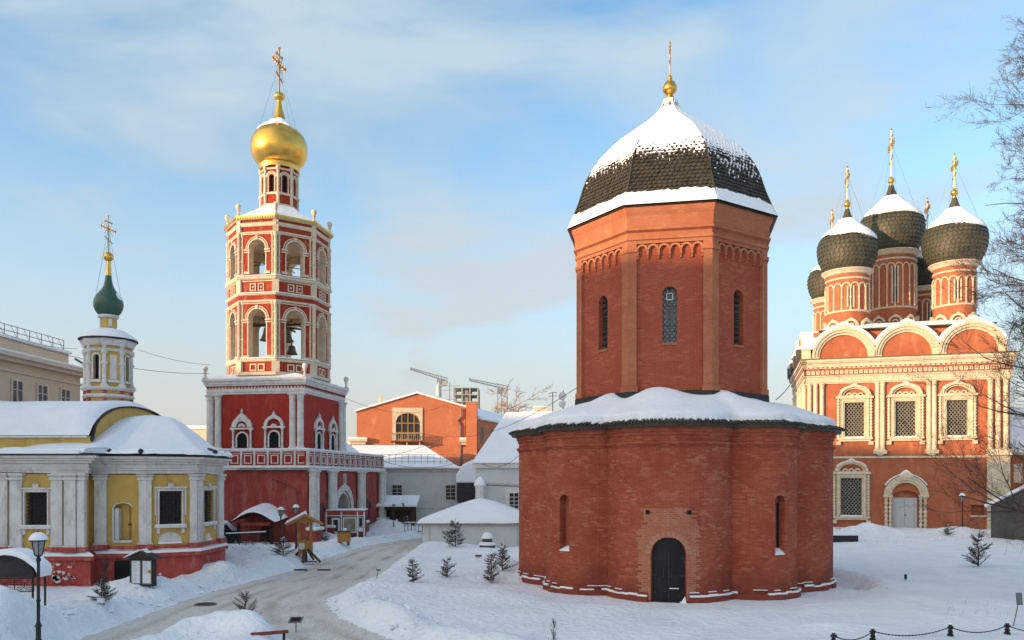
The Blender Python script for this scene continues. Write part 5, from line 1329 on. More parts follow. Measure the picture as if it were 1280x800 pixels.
q = MB(); q.mbox(mo, a0-.1, a1+.1, 9.75, 9.9, 0, 1.2); bal = build(q, 'balcony', dwood_m, b)
q = MB()
for k in range(15): x = a0+(a1-a0)*k/14; q.mbox(mo, x-.03, x+.03, 9.9, 10.75, 1.1, 1.16)
q.mbox(mo, a0-.1, a1+.1, 10.75, 10.83, 1.08, 1.18); q.mbox(mo, a0-.1, a0-.03, 10.75, 10.83, 0, 1.08); q.mbox(mo, a1+.03, a1+.1, 10.75, 10.83, 0, 1.08); build(q, 'railing', lat_m, bal)
for x in (a0+.3, am, a1-.3): q = MB(); q.tube(mo(x,9.75,1.0), mo(x,8.8,.02), .09, .09, 5); q.tube(mo(x,9.7,0), mo(x,9.7,1.1), .08, .08, 5); build(q, 'bracket', cream_m, bal)
q = MB(); q.path([mo(Wd-.55,13.9,.2), mo(Wd-.5,12.9,.2), mo(Wd-.9,12.4,.15), mo(Wd-.55,11.9,.12), mo(Wd-.55,6,.12)], .11, 6); build(q, 'downpipe', iron2_m, b)
q = MB(); q.mbox(mo, gp_(470), gp_(474), 14, 15.6, -3, -2.4); build(q, 'chimney', cream_m, b)
q = MB(); q.lathe(P(548,490,97)-Vector((0,0,.6)), [(.28,0),(.24,1.2),(.001,1.9)], 10); build(q, 'white_vent', white_m, b)
q = MB(); p = mo(gp_(536),7.7,.3); q.lathe(p, [(.05,-.5),(.05,0),(.35,.3),(.45,.55),(.3,.62)], 10); build(q, 'satellite_dish', white_m, b)
b = thing('red_brick_annexe', 'darker orange annexe with chimney pier and small windows, joined to the gabled house', 'building', (-4, 96, 0))
q = MB(); pm = fr((-5.45, 95.2, 0), (1, 0)); q.mbox(pm, 0, 1.3, -.5, 14.3, -1.2, .3); q.mbox(pm, -.05, 1.35, 14.3, 14.5, -1.25, .35); q.mbox(pm, -.3, 1.3, 6, 9.2, .3, .6); build(q, 'pier', orange2_m, b, bevel=.03)
am_ = fr((-4.1, 96.0, 0), (.35, 1)); q = MB(); q.mbox(am_, 0, 26, -.5, 12.6, -6, 0); build(q, 'wall', orange2_m, b)
q = MB(); q.hexa([am_(0,12.6,.3),am_(26,12.6,.3),am_(26,12.6,-6),am_(0,12.6,-6),am_(0,12.8,.3),am_(26,12.8,.3),am_(26,14.6,-3),am_(0,14.6,-3)]); build(q, 'roof_snow', snow, b)
for z in (6.3, 10.0):
    for k in range(7):
        a = 1.5+k*3.4; q = MB(); q.mbox(am_, a-.5, a+.5, z, z+1.7, -.02, .03); W = build(q, 'window', glass_m, b)
        q = MB(); q.mbox(am_, a-.65, a+.65, z-.15, z, -.02, .1); q.mbox(am_, a-.04, a+.04, z, z+1.7, .03, .06); build(q, 'frame', orange2_m, W)
q = MB(); q.mbox(am_, 0, 26, 8.8, 9.0, -.02, .15); build(q, 'string_course', orange2_m, b)
b = thing('far_gabled_house', 'brown brick house gable with snowy roof glimpsed behind the annexe', 'house', (2, 125, 0))
m = fr((-3.2, 126, 0), (1, .0)); q = MB(); q.mprism(m, [(0,0),(9,0),(9,13.0),(4.2,16.0),(0,13.6)], -10, 0); build(q, 'wall', brown_m, b)
q = MB(); q.hexa([m(-.5,13.4,.3),m(4.2,16.1,.3),m(4.2,16.1,-10),m(-.5,13.4,-10),m(-.5,13.8,.3),m(4.2,16.5,.3),m(4.2,16.5,-10),m(-.5,13.8,-10)]); q.hexa([m(4.2,16.1,.3),m(9.5,12.8,.3),m(9.5,12.8,-10),m(4.2,16.1,-10),m(4.2,16.5,.3),m(9.5,13.2,.3),m(9.5,13.2,-10),m(4.2,16.5,-10)]); build(q, 'roof_snow', snow, b)
# white two-storey house in front of the orange one
b = thing('white_cell_house', 'low whitewashed two-storey house with snow-laden hipped roof and roof railing', 'house', (-9, 85, 0))
mw = fr((-14.7, 84.6, 0), (1, .045)); WW = 10.6
wx = lambda px: (px-467)/(590-467)*WW
q = MB(); q.mbox(mw, 0, WW, -.5, 6.4, -10, 0); build(q, 'wall', pale_m, b)
q = MB(); q.mbox(mw, -.1, WW+.1, 6.2, 6.4, -.1, .2); q.mbox(mw, 0, WW, 2.3, 2.45, -.1, .08); build(q, 'cornice', grey_m, b)
q = MB(); q.mbox(mw, -.3, WW+.3, 6.4, 6.5, -10, .45); build(q, 'eave', tin_m, b)
q = MB(); q.hexa([mw(-3,6.5,.5),mw(WW-1.2,6.5,.5),mw(WW-1.2,6.5,-12),mw(-3,6.5,-12),mw(-3.0,9.2,-5),mw(WW-5.5,9.2,-5),mw(WW-5.5,9.2,-7),mw(-3,9.2,-7)]); q.mbox(mw, -.2, WW-1.0, 6.5, 6.75, -3, .55)
build(q, 'roof_snow', snow, b, bevel=.18, seg=3)
q = MB()
for k in range(16): a = -.4+(WW-.4)*k/15; q.tube(mw(a,6.9,-.6), mw(a,8.0,-.6), .025, .025, 4)
for z in (7.3,7.65,8.0): q.tube(mw(-.4,z,-.6), mw(WW-.8,z,-.6), .02, .02, 4)
build(q, 'roof_railing', iron2_m, b)
for px, w in ((478,.7),(496.5,1.0),(562,1.0)):
    a = wx(px)-.5*w+.0; op = (a, a+w, 3.2, 4.75, 0); q = MB(); pane(q, mw, op, .015); W = build(q, 'window', glass_m, b)
    q = MB(); bars(q, mw, op, .05, .4, .025)
    for x in ((a-.08,a,3.15,4.85),(a+w,a+w+.08,3.15,4.85),(a,a+w,4.75,4.85),(a,a+w,3.05,3.2)): q.mbox(mw, *x, 0, .09)
    build(q, 'frame', white_m, W)
q = MB()
for x in ((wx(520),wx(521.5),3.1,5.0),(wx(540),wx(541.5),3.1,5.0),(wx(521.5),wx(540),3.1,3.25),(wx(521.5),wx(540),4.85,5.0)): q.mbox(mw, *x, 0, .03)
build(q, 'blind_panel', white_m, b)
q = MB(); q.tube(mw(wx(578),6.4,.1), mw(wx(578),0,.1), .07, .07, 6); q.tube(mw(.12,6.4,.1), mw(.12,0,.1), .07, .07, 6); build(q, 'downpipe', grey_m, b)
# porch at its end
b = thing('dark_porch', 'white round-roofed covered passage with a dark open side beside the white house', 'porch', (-4.7, 83, 0))
m = fr((-5.6, 82, 0), (1, 0)); q = MB(); q.mbox(m, 0, 3.2, 3.0, 5.0, -2.5, .5); build(q, 'canopy_side', felt_m, b)
q = MB(); q.mprism(m, [(-.1,5.0),(3.3,5.0),(3.3,6.0),(2.8,7.1),(1.7,7.4),(.6,6.9),(-.1,5.8)], -2.7, .6); build(q, 'snow_cap', snow, b, bevel=.2, seg=3)
q = MB(); q.mk(); q.mbox(m, 0, .25, 0, 3.0, .1, .35); q.mk(); q.mbox(m, 2.95, 3.2, 0, 3.0, .1, .35); q.mk(); q.mbox(m, 0, 3.2, 0, 3.0, -2.5, -2.3); build(q, 'post', grey_m, b)
# big white building with the steep roof
b = thing('white_refectory', 'large white building with a steep snow-covered hipped roof behind the brick church', 'building', (2, 68, 0))
m = fr((-3.3, 67, 0), (1, -.02)); q = MB(); q.mbox(m, .25, 22, -.5, 6.7, -11, 0); build(q, 'wall', pale_m, b)
q = MB(); q.mbox(m, 0, 22, 6.3, 6.7, -.1, .25); q.mbox(m, .1, 22, 5.0, 5.15, -.1, .06); build(q, 'cornice', grey_m, b)
q = MB(); q.hexa([m(-.1,6.7,.5),m(22,6.7,.5),m(22,6.7,-11),m(-.1,6.7,-11),m(2.7,11.4,-4.5),m(22,11.4,-4.5),m(22,11.4,-6),m(2.7,11.4,-6)]); build(q, 'roof_snow', snow, b, bevel=.15, seg=3)
op = (3.1, 4.6, 1.9, 4.2, 0); q = MB(); pane(q, m, op, .02); W = build(q, 'window', glass_m, b); q = MB(); bars(q, m, op, .1, .35, .025)
for x in ((2.75,3.1,1.7,4.7),(4.6,4.95,1.7,4.7),(3.1,4.6,4.2,4.7),(3.1,4.6,1.6,1.9)): q.mbox(m, *x, 0, .14)
build(q, 'frame', grey_m, W)
q = MB(); q.path([m(.6,4.9,.2), m(4.6,4.75,.2), m(4.8,4.9,.2)], .03, 4); build(q, 'conduit', iron_m, b)
# low white pavilion
b = thing('white_pavilion', 'small low whitewashed outbuilding with a pyramid of snow and a capped white chimney', 'outbuilding', (-2.4, 63, 0))
pv = [(-6.75,60.4),(.3,60.4),(1.6,61.8),(1.6,68),(-6.75,68)]
q = MB(); q.prism(pv, -.5, 2.0); build(q, 'wall', pale_m, b)
q = MB(); q.prism([(-7.0,60.15),(.4,60.15),(1.9,61.6),(1.9,68.2),(-7,68.2)], 1.9, 2.04); build(q, 'eave', tin_m, b)
q = MB(); bs = [(-7.15,60.0),(.45,60.0),(2.05,61.5),(2.05,68.4),(-7.15,68.4)]
def pav(i, k):
    n = len(bs); j = int(i) % n; f = i-int(i); a = Vector(bs[j]); b_ = Vector(bs[(j+1) % n]); p = a.lerp(b_, f); c = Vector((-2.5, 64))
    p2 = p.lerp(c, k); z = 2.05+.2*smooth(k/.04)+1.72*(k**.93)
    z -= .12*math.exp(-((k-1)/.1)**2)
    return Vector((p2.x, p2.y, z+.03*nz1(p2.x*.8,p2.y*.8,0)))
q.grid(pav, [i/6 for i in range(31)], [0,.01,.025,.05,.1,.2,.35,.5,.65,.8,.9,1]); build(q, 'roof_snow', snow, b, smooth=50)
p = P(600,620,66); q = MB(); q.lathe((p.x,p.y,3), [(.38,0),(.38,1.7),(.45,1.75),(.45,1.85)], 8); chm = build(q, 'chimney', white_m, b)
q = MB(); q.lathe((p.x,p.y,4.85), [(.5,0),(.5,.08),(.36,.4),(.16,.65),(.001,.75)], 12); build(q, 'chimney_snow', snow, chm, smooth=40)
q = MB(); q.tube((-6.3,60.3,0), (-6.3,60.3,1.9), .04, .04, 5); build(q, 'downpipe', grey_m, b)
# porch with the twin lamps by the white house
b = thing('wooden_porch', 'dark wooden entrance porch under a sloping snow roof beyond the snow heap', 'porch', (-13, 80, 0))
m = fr((-13.4, 80.5, 0), (1, 0)); q = MB()
for x in (.1,1.3,3.3): q.mk(); q.mbox(m, x, x+.25, 0, 2.6, -.3, 0)
build(q, 'post', dwood_m, b); q = MB(); q.mbox(m, .1, 3.5, -.2, 2.6, -2.2, -2.0); q.mbox(m, 0, 3.6, 2.3, 2.6, -.35, .05); build(q, 'back_wall', dwood_m, b)
q = MB(); q.hexa([m(-.3,2.6,.7),m(3.9,2.6,.7),m(3.9,3.4,-2.4),m(-.3,3.4,-2.4),m(-.3,2.85,.7),m(3.9,2.85,.7),m(3.9,3.75,-2.4),m(-.3,3.75,-2.4)]); build(q, 'roof_snow', snow, b, bevel=.08)
# dark rendered building, right edge
b = thing('dark_grey_shed', 'dark grey rendered shed with a snow-edged sloping roof beyond the scrubby spruce', 'shed', (43, 62, 0))
c0 = Vector((41.0, 68.5, 0)); u = Vector((.53,-.85,0)).normalized(); L = 14
m = fr(c0, u); q = MB(); q.mprism(m, [(0,-.6),(L,-.6),(L,7.5),(5.5,6.1),(0,3.05)], -9, 0); build(q, 'wall', slate_m, b)
q = MB(); q.mprism(m, [(-.3,2.95),(5.5,6.1),(5.5,6.4),(-.45,3.15)], -9.2, .35); q.mprism(m, [(5.5,6.1),(L,7.5),(L,7.8),(5.5,6.4)], -9.2, .35); build(q, 'roof_snow', snow, b, bevel=.05)
q = MB(); m2 = m; q.mprism(m, [(3.6,1.0),(4.1,1.15),(3.95,.7)], 0, .03); build(q, 'snow_patch', snow, b)
# the long ranges behind the camera that keep the yard in shade
SD = Vector((-SH.x, -SH.y, 0)); SU = Vector((.5, -.866, 0))
def occ(u0, u1, h, nm, label):
    b = thing(nm, label, 'building', SD*(-110)+SU*u0)
    m = fr(SD*(-110)+SU*u1, -SU)
    L = u1-u0
    q = MB(); q.mbox(m, 0, L, -1, h, -12, 0); build(q, 'wall', beige_m, b)
    q = MB(); q.mbox(m, -.3, L+.3, h, h+.3, -12.3, .4); build(q, 'roof_snow', snow, b)
    q = MB(); q.mbox(m, 0, L, h-.6, h-.003, -.1, .25); build(q, 'cornice', beige2_m, b)
    for k in range(int(L/5)):
        for z in range(int(h)-16, int(h)-3, 4):
            q = MB(); q.mbox(m, 1.8+k*5, 3.2+k*5, z, z+2.1, -.02, .03); W = build(q, 'window', bglass_m, b)
occ(-59.5, 30, 34.7, 'monastery_range', 'tall beige range behind the viewpoint that throws the yard into shade')
occ(-76, -60, 31.4, 'monastery_wing', 'middle-height beige wing adjoining the tall range behind the viewpoint')
occ(-125, -76.5, 23.0, 'monastery_outbuilding', 'long low beige building at the end of the shading range')
# ================================================================ FAR SKYLINE
b = thing('unfinished_tower_block', 'unfinished grey concrete frame of a tower block on the skyline', 'building', (-21, 400, 0))
q = MB(); qc = MB()
def slabs(x0, x1, y0, y1, z0, z1):
    n = int((z1-z0)/3.2)
    for k in range(n+1): z = z0+k*(z1-z0)/n; q.box(x0, x1, y0, y1, z-.35, z)
    nx = max(2, int((x1-x0)/3.4))
    for i in range(nx+1):
        for yy in (y0+.4, (y0+y1)/2, y1-.4): x = x0+.35+(x1-x0-.7)*i/nx; q.box(x-.3, x+.3, yy-.3, yy+.3, z0, z1-.35)
    qc.box((x0+x1)/2-2.5, (x0+x1)/2+1, y0+3, y1-3, z0+.01, z1-.4)
slabs(-29, -16.5, 395, 412, 34, 51); slabs(-33, -13.5, 392, 414, 5, 37); build(q, 'concrete_frame', conc_m, b); build(qc, 'stair_core', conc_m, b)
def crane(x, y, h, jx0, jx1, tilt, label):
    t = thing('tower_crane', label, 'crane', (x, y, 0), 'tower cranes on the skyline')
    q = MB()
    for sx in (-.9,.9):
        for sy in (-.9,.9): q.tube((x+sx,y+sy,0), (x+sx,y+sy,h), .18, .18, 4)
    for k in range(int(h/3)): 
        z = k*3; s = 1 if k % 2 else -1
        q.tube((x-.9*s,y-.9,z), (x+.9*s,y-.9,z+3), .12, .12, 3); q.tube((x-.9,y-.9*s,z), (x-.9,y+.9*s,z+3), .12, .12, 3)
    build(q, 'mast', steel_m, t)
    q = MB(); f = lambda xx: h+(xx-x)*tilt
    q.tube((jx0,y,f(jx0)), (jx1,y,f(jx1)), .3, .3, 4); q.tube((jx0,y,f(jx0)+.6), (jx1,y,f(jx1)+1.8), .22, .22, 4)
    n = 14
    for k in range(n): a = jx0+(jx1-jx0)*k/n; c_ = jx0+(jx1-jx0)*(k+.5)/n; e_ = jx0+(jx1-jx0)*(k+1)/n; q.tube((a,y,f(a)), (c_,y,f(c_)+1.4), .12, .12, 3); q.tube((c_,y,f(c_)+1.4), (e_,y,f(e_)), .12, .12, 3)
    build(q, 'jib', steel_m, t)
    q = MB(); q.box(x-1, x+1.2, y-1, y+1, h-2.6, h-.2); build(q, 'cab', steel_m, t)
    q = MB(); e = max(jx0, jx1); q.box(e-3, e-.3, y-.8, y+.8, f(e)-2.0, f(e)+.3); build(q, 'counterweight', conc_m, t)
crane(-36.9, 405, 56.5, -51.5, -32.5, -.33, 'pale tower crane rising directly behind the ridge of the orange gabled house')
crane(-6.3, 400, 51.5, -21.5, -2.2, -.24, 'pale tower crane seen through the bare tree on the skyline')
t = thing('roof_antenna', 'thin television antenna mast on the ridge of the orange gabled house', 'antenna', P(562,510,100))
q = MB(); p = P(562,515,100); zt = P(562,478,100).z; q.tube(p, (p.x,p.y,zt), .05, .04, 5); build(q, 'mast', iron2_m, t)
q = MB()
for z, w in ((zt-.5,1.4),(zt-1.0,.9),(zt-2.2,.7)): q.tube((p.x-w,p.y,z), (p.x+w,p.y,z+.1), .03, .03, 4)
for k in range(5): q.tube((p.x-1.2+k*.6,p.y-.4,zt-.5), (p.x-1.2+k*.6,p.y+.4,zt-.45), .025, .025, 3)
build(q, 'dipole', lat_m, t)
t = thing('aerial_mast', 'thin aerial mast carrying a cable left of the brick drum', 'antenna', (P(691,515,74)))
q = MB(); p = P(691,517,74); zt = P(691,490,74).z; q.tube(p, (p.x,p.y,zt), .04, .04, 5); build(q, 'mast', iron_m, t)
q = MB()
for z in (.1,.4): q.tube((p.x-.4,p.y,zt-z), (p.x+.4,p.y,zt-z+.05), .025, .025, 4)
build(q, 'crossarm', iron_m, t)
t = thing('dish_antenna_pole', 'pole with two white drum antennas just left of the brick drum', 'antenna', P(704,512,80))
q = MB(); p = P(704,516,80); q.tube(p, (p.x,p.y,P(704,488,80).z), .06, .06, 6); build(q, 'pole', orange2_m, t)
for py, r in ((495,.32),(505,.28)):
    q = MB(); c_ = P(703,py,79.8); q.tube(c_-Vector((0,.25,0)), c_+Vector((0,.25,0)), r*1.2, r*1.2, 14); build(q, 'drum_antenna', white_m, t)
def far_block(name, px0, px1, py0, Y, mt, label, fl=5, rows=3):
    p = P(px0, py0, Y); q_ = P(px1, py0, Y); b = thing(name, label, 'building', (p.x, Y, 0))
    q = MB(); q.box(p.x, q_.x, Y, Y+20, 0, p.z); build(q, 'wall', mt, b)
    q = MB(); q.box(p.x-.3, q_.x+.3, Y-.3, Y+20.3, p.z, p.z+.5); build(q, 'roof_snow', snow, b)
    n = max(2, int((q_.x-p.x)/4))
    for i in range(n):
        for k in range(rows): q = MB(); x = p.x+(q_.x-p.x)*(i+.5)/n; z = p.z-2.5-k*3.2; q.box(x-.7, x+.7, Y-.05, Y+.1, z-1.6, z); build(q, 'window', glass_m, b)
far_block('distant_cream_block', 232, 262, 536, 130, cream_m, 'sunlit cream building seen between the yellow church and the bell tower')
far_block('distant_flats', 668, 684, 509, 330, cream_m, 'small cream roof blocks on the skyline left of the brick drum')
far_block('distant_long_block', 655, 720, 516, 300, beige_m, 'long beige block low on the skyline behind the steep snow roof')
far_block('distant_brown_block', 430, 447, 556, 150, orange2_m, 'brown block low on the skyline left of the orange gabled house')
# ================================================================ CABLES
def cable(pts, sag, label, r=.016, n=14):
    t = MB(); 
    for a, b_ in zip(pts, pts[1:]):
        a = Vector(a); b_ = Vector(b_); t.path([a.lerp(b_, i/n)-Vector((0,0,sag*4*(i/n)*(1-i/n))) for i in range(n+1)], r, 3)
    return build(t, 'overhead_cable', iron_m, None, loc=pts[0], tag=(label, 'cable', 'cables strung across the yard'))
cable([P(-60,385,47), P(97,436,60)], .6, 'upper thin cable crossing the sky from the left edge behind the green cupola')
cable([P(-60,400,44), P(262,467,66)], .8, 'thin cable from the left edge to the cornice of the bell tower', .02)
cable([P(172,437,60), P(262,456,67)], .2, 'short thin cable from behind the cupola towards the bell tower')
cable([P(430,497,70), P(560,505,97)], 1.2, 'cable from the bell tower cornice to the orange gabled house', .02)
cable([P(384,573,66), P(560,545,88), P(722,484,44)], 1.0, 'long dark cable rising to the corner of the brick drum', .022)
cable([P(470,573,80), P(592,572,68), P(650,568,62)], .9, 'sagging cable from the gallery end to the white refectory', .022)
cable([P(970,500,43), P(1001,452,85)], .5, 'slanting cable between the brick church and the left corner of the cathedral', .03)
cable([P(-60,588,36.5), P(262,592,40)], .1, 'cable slung along the cornice of the yellow church', .018)
cable([P(1045,660,80), P(1240,650,70)], .8, 'dark cable sagging past the cathedral door', .02)
# ================================================================ SMALL THINGS
def lamp(px, py, top_px, label, rot=0, zb=None):
    g = gp(px, py) if zb is None else Vector((G(px,py,zb).x, G(px,py,zb).y, zb)); Y = g.y; H = (5.3+(600-top_px)*Y/1000)-g.z; g.z -= .15; H += .15
    t = thing('street_lamp', label, 'street lamp', g, 'lantern street lamps in the yard')
    q = MB(); s = H/3.7
    q.lathe(g, [(.10*s,0),(.10*s,.3*s),(.075*s,.35*s),(.075*s,.7*s),(.11*s,.74*s),(.07*s,.82*s),(.05*s,.9*s),(.05*s,1.5*s),(.075*s,1.53*s),(.05*s,1.58*s),(.045*s,2.75*s),(.08*s,2.8*s),(.04*s,2.9*s)], 10); build(q, 'post', iron_m, t, smooth=40)
    q = MB(); z = 2.9*s
    a = Vector(g)
    q.lathe(a, [(.05*s,z),(.13*s,z+.05*s)], 6); 
    for k in range(6):
        an = 2*PI*k/6; p0 = a+Vector((.12*s*math.cos(an),.12*s*math.sin(an),z+.05*s)); p1 = a+Vector((.21*s*math.cos(an),.21*s*math.sin(an),z+.5*s)); q.tube(p0, p1, .014*s, .014*s, 4)
        an2 = 2*PI*(k+1)/6; q.tube(p1, a+Vector((.21*s*math.cos(an2),.21*s*math.sin(an2),z+.5*s)), .016*s, .016*s, 4)
    q.lathe(a, [(.26*s,z+.5*s),(.26*s,z+.53*s),(.12*s,z+.66*s),(.05*s,z+.70*s),(.04*s,z+.78*s),(.001,z+.82*s)], 12); build(q, 'lantern_frame', iron_m, t)
    q = MB(); q.lathe(a, [(.11*s,z+.06*s),(.195*s,z+.49*s)], 6); build(q, 'lantern_glass', frost_m, t)
    q = MB(); q.lathe(a, [(.27*s,z+.532*s),(.26*s,z+.60*s),(.17*s,z+.72*s),(.06*s,z+.77*s),(.001,z+.775*s)], 14); build(q, 'snow_cap', snow, t, smooth=50)
    return t
frost_m = mat('frosted_glass', (.30,.32,.33), (.18,.19,.2), 6, .3, spec=.5)
lamp(48, 806, 664, 'nearest tall black lantern lamp in front of the yellow church', zb=.35)
lamp(351, 689, 633, 'black lantern lamp before the arched cellar canopy, left of its twin by the bell tower')
lamp(370, 686, 630, 'black lantern lamp beside the corner columns of the bell tower')
lamp(492, 660, 628, 'left lamp of the pair in front of the dark wooden porch')
lamp(504, 660, 627, 'right lamp of the pair in front of the dark wooden porch')
lamp(1203, 665, 616, 'black lantern lamp standing right of the cathedral door')
# arched iron canopy, lower left
g = Vector((-18.4, 27.6, 0)); t = thing('iron_arch_canopy', 'black arched canopy with scrolled ironwork and snow on top beside the nearest lamp', 'canopy', g)
Yn = 27.2; cxx = (6-640)*Yn/1000; zt = 5.3-.0272*92; rr_ = .98
m = fr((cxx, Yn, 0), (1, .0))
q = MB(); q.mprism(m, [(rr_*math.cos(PI*k/14), 1.98+.72*math.sin(PI*k/14)) for k in range(15)], -.04, .0); q.mprism(m, [(rr_*math.cos(PI*k/14), 1.98+.72*math.sin(PI*k/14)) for k in range(15)], -.75, -.72); build(q, 'arch_panel', felt_m, t)
q = MB()
for k in range(14):
    a0, a1 = PI*k/14, PI*(k+1)/14; f = lambda a, o: (rr_+o)*math.cos(a); h_ = lambda a, o: 1.98+(.72+o)*math.sin(a)
    q.hexa([m(f(a0,0),h_(a0,0),.06),m(f(a1,0),h_(a1,0),.06),m(f(a1,0),h_(a1,0),-.78),m(f(a0,0),h_(a0,0),-.78),m(f(a0,.05),h_(a0,.05),.06),m(f(a1,.05),h_(a1,.05),.06),m(f(a1,.05),h_(a1,.05),-.78),m(f(a0,.05),h_(a0,.05),-.78)])
build(q, 'hood', iron_m, t)
q = MB()
for k in range(14):
    a0, a1 = PI*k/14, PI*(k+1)/14; T = lambda a: .05+.20*math.sin(a)**.6; f = lambda a, o: (rr_+o)*math.cos(a)*(1.0+.08*(abs(math.cos(a)) > .9)); h_ = lambda a, o: 1.98+(.72+o)*math.sin(a)
    q.hexa([m(f(a0,.052),h_(a0,.052),.02),m(f(a1,.052),h_(a1,.052),.02),m(f(a1,.052),h_(a1,.052),-.78),m(f(a0,.052),h_(a0,.052),-.78),m(f(a0,T(a0)),h_(a0,T(a0)),-.06),m(f(a1,T(a1)),h_(a1,T(a1)),-.06),m(f(a1,T(a1)),h_(a1,T(a1)),-.78),m(f(a0,T(a0)),h_(a0,T(a0)),-.78)])
build(q, 'snow_cap', snow, t)
q = MB(); q.mbox(m, -rr_, rr_, 1.93, 1.97, -.03, .02); q.mbox(m, -rr_, rr_, 1.5, 1.53, -.03, .02)
for x in (-.66,.0,.66):
    for s in (-1,1):
        for rad, st in ((.17,0),(.10,.02)):
            pts = [m(x+s*.17+rad*math.cos(a)*s, 1.73+rad*math.sin(a), 0) for a in [st+i*.45 for i in range(13)]]; q.path(pts, .012, 4)
for x in (-rr_, -.33,.33, rr_): q.tube(m(x,1.5,0), m(x,1.95,0), .02, .02, 4)
build(q, 'scrollwork', iron_m, t)
q = MB()
for c_ in (0,-.72): q.tube(m(rr_-.03,-.1,c_), m(rr_-.03,1.98,c_), .04, .04, 6)
build(q, 'post', iron_m, t)
q = MB()
for c_ in (0,-.72): q.tube(m(-rr_+.03,-.1,c_), m(-rr_+.03,1.98,c_), .04, .04, 6)
build(q, 'post', iron_m, t)
# notice board by the yellow church
g = gp(178, 744); Yn = 34.6; t = thing('notice_board', 'glazed two-leaf notice board with a little gabled snowy roof by the red plinth', 'notice board', Vector(((178-640)*Yn/1000, Yn, 0)))
m = fr(((163-640)*Yn/1000, Yn, 0), (1, -.16)); W = 1.06
q = MB(); q.mbox(m, -.03, W+.03, .72, 1.9, -.22, 0); cb = build(q, 'case', iron_m, t)
for a in (.04, .55):
    q = MB(); q.mbox(m, a, a+.46, .80, 1.84, 0, .012); lf = build(q, 'leaf', iron2_m, t)
    q = MB(); q.mbox(m, a+.04, a+.42, .85, 1.80, .012, .018); pp = build(q, 'paper', paper_m, lf)
    q = MB()
    for k in range(15 if a < .3 else 9):
        z = 1.74-k*.058; q.mbox(m, a+.08, a+.08+.28*random.Random(k+int(a*10)).uniform(.5,1), z, z+.008, .018, .0195)
    build(q, 'text_line', iron2_m, pp)
q = MB(); q.mbox(m, .85, .97, 1.28, 1.42, .02, .026); build(q, 'notice', wood_m, t)
q = MB(); q.mprism(m, [(0,1.9),(W,1.9),(W/2,2.16)], -.18, -.02); build(q, 'tympanum', dwood_m, t)
q = MB(); q.mprism(m, [(-.22,1.86),(W/2,2.2),(W/2,2.24),(-.25,1.9)], -.4, .22); q.mprism(m, [(W/2,2.2),(W+.22,1.9),(W+.25,1.93),(W/2,2.24)], -.4, .22); build(q, 'roof', iron_m, t)
q = MB(); q.mprism(m, [(-.25,1.91),(-.1,1.97),(W/2,2.245),(W/2,2.32),(-.05,2.06)], -.4, .2); q.mprism(m, [(W/2,2.245),(W*.8,2.08),(W/2+.05,2.3)], -.35, -.05); build(q, 'roof_snow', snow, t, bevel=.015)
q = MB()
for a in (.25,.85): q.tube(m(a,-.2,-.1), m(a,.72,-.1), .022, .022, 5)
build(q, 'leg', iron_m, t)
# cellar canopy at the bell tower's foot
m = B0; x0, x1 = -5.2, -2.0
t = thing('arched_door_canopy', 'dark curved door canopy loaded with snow against the rose tower wall', 'canopy', B0(-3.6, 0, .8))
q = MB(); q.mbox(m, x0+.1, x0+.3, -.2, 1.95, 1.6, 1.8); build(q, 'post', iron_m, t); q = MB(); q.mbox(m, x1-.3, x1-.1, -.2, 1.95, 1.6, 1.8); build(q, 'post', iron_m, t)
q = MB(); n = 12
def cz(k): return 1.95+.75*math.sin(PI*k/n)**1.2
for k in range(n):
    a, b_ = x0-.3+(x1-x0+.6)*k/n, x0-.3+(x1-x0+.6)*(k+1)/n
    q.hexa([m(a,cz(k),2.1),m(b_,cz(k+1),2.1),m(b_,cz(k+1)+.25,.0),m(a,cz(k)+.25,.0),m(a,cz(k)+.08,2.1),m(b_,cz(k+1)+.08,2.1),m(b_,cz(k+1)+.33,.0),m(a,cz(k)+.33,.0)])
build(q, 'hood', iron_m, t)
q = MB()
for k in range(n):
    a, b_ = x0-.3+(x1-x0+.6)*k/n, x0-.3+(x1-x0+.6)*(k+1)/n; T = lambda k: .10+.32*math.sin(PI*k/n)
    q.hexa([m(a,cz(k)+.082,2.12),m(b_,cz(k+1)+.082,2.12),m(b_,cz(k+1)+.332,.0),m(a,cz(k)+.332,.0),m(a,cz(k)+T(k),1.95),m(b_,cz(k+1)+T(k+1),1.95),m(b_,cz(k+1)+.33+T(k+1),.0),m(a,cz(k)+.33+T(k),.0)])
build(q, 'hood_snow', snow, t, smooth=40)
q = MB(); q.mbox(m, x0+.1, x1-.1, 1.72, 1.95, 1.62, 1.74); build(q, 'fascia', redlo_m, t)
# wooden feeder / wishing-well shelter beside the road
g = gp(381, 699); g.z -= .05; t = thing('wooden_donation_shelter', 'small wooden post shelter with a gabled snowy roof and splayed dark feet beside the road', 'shelter', g)
m = fr(g, (1, .25)); q = MB()
for x in (-.38,.38): q.mbox(m, x-.1, x+.1, .9, 2.55, -.1, .1)
build(q, 'post', wood_m, t)
q = MB(); q.mbox(m, -.42, .05, .45, 1.35, -.2, .24); q.mbox(m, -.05, .50, .55, 1.25, -.22, .18); bx_ = build(q, 'box', wood_m, t, bevel=.01)
q = MB(); q.mbox(m, -.38, -.02, .75, 1.15, .24, .255); build(q, 'front_panel', grey_m, bx_)
for dx, dy in ((-.95,.45),(.95,.75),(-.55,-.75),(.55,-.9),(-.1,.95)):
    q = MB(); q.tube(m(dx*.2,.75,dy*.2), m(dx,-.02,dy), .075, .075, 6); build(q, 'foot', dwood_m, t)
q = MB(); q.tube(m(0,.0,0), m(0,.8,0), .18, .15, 8); build(q, 'trunk', dwood_m, t)
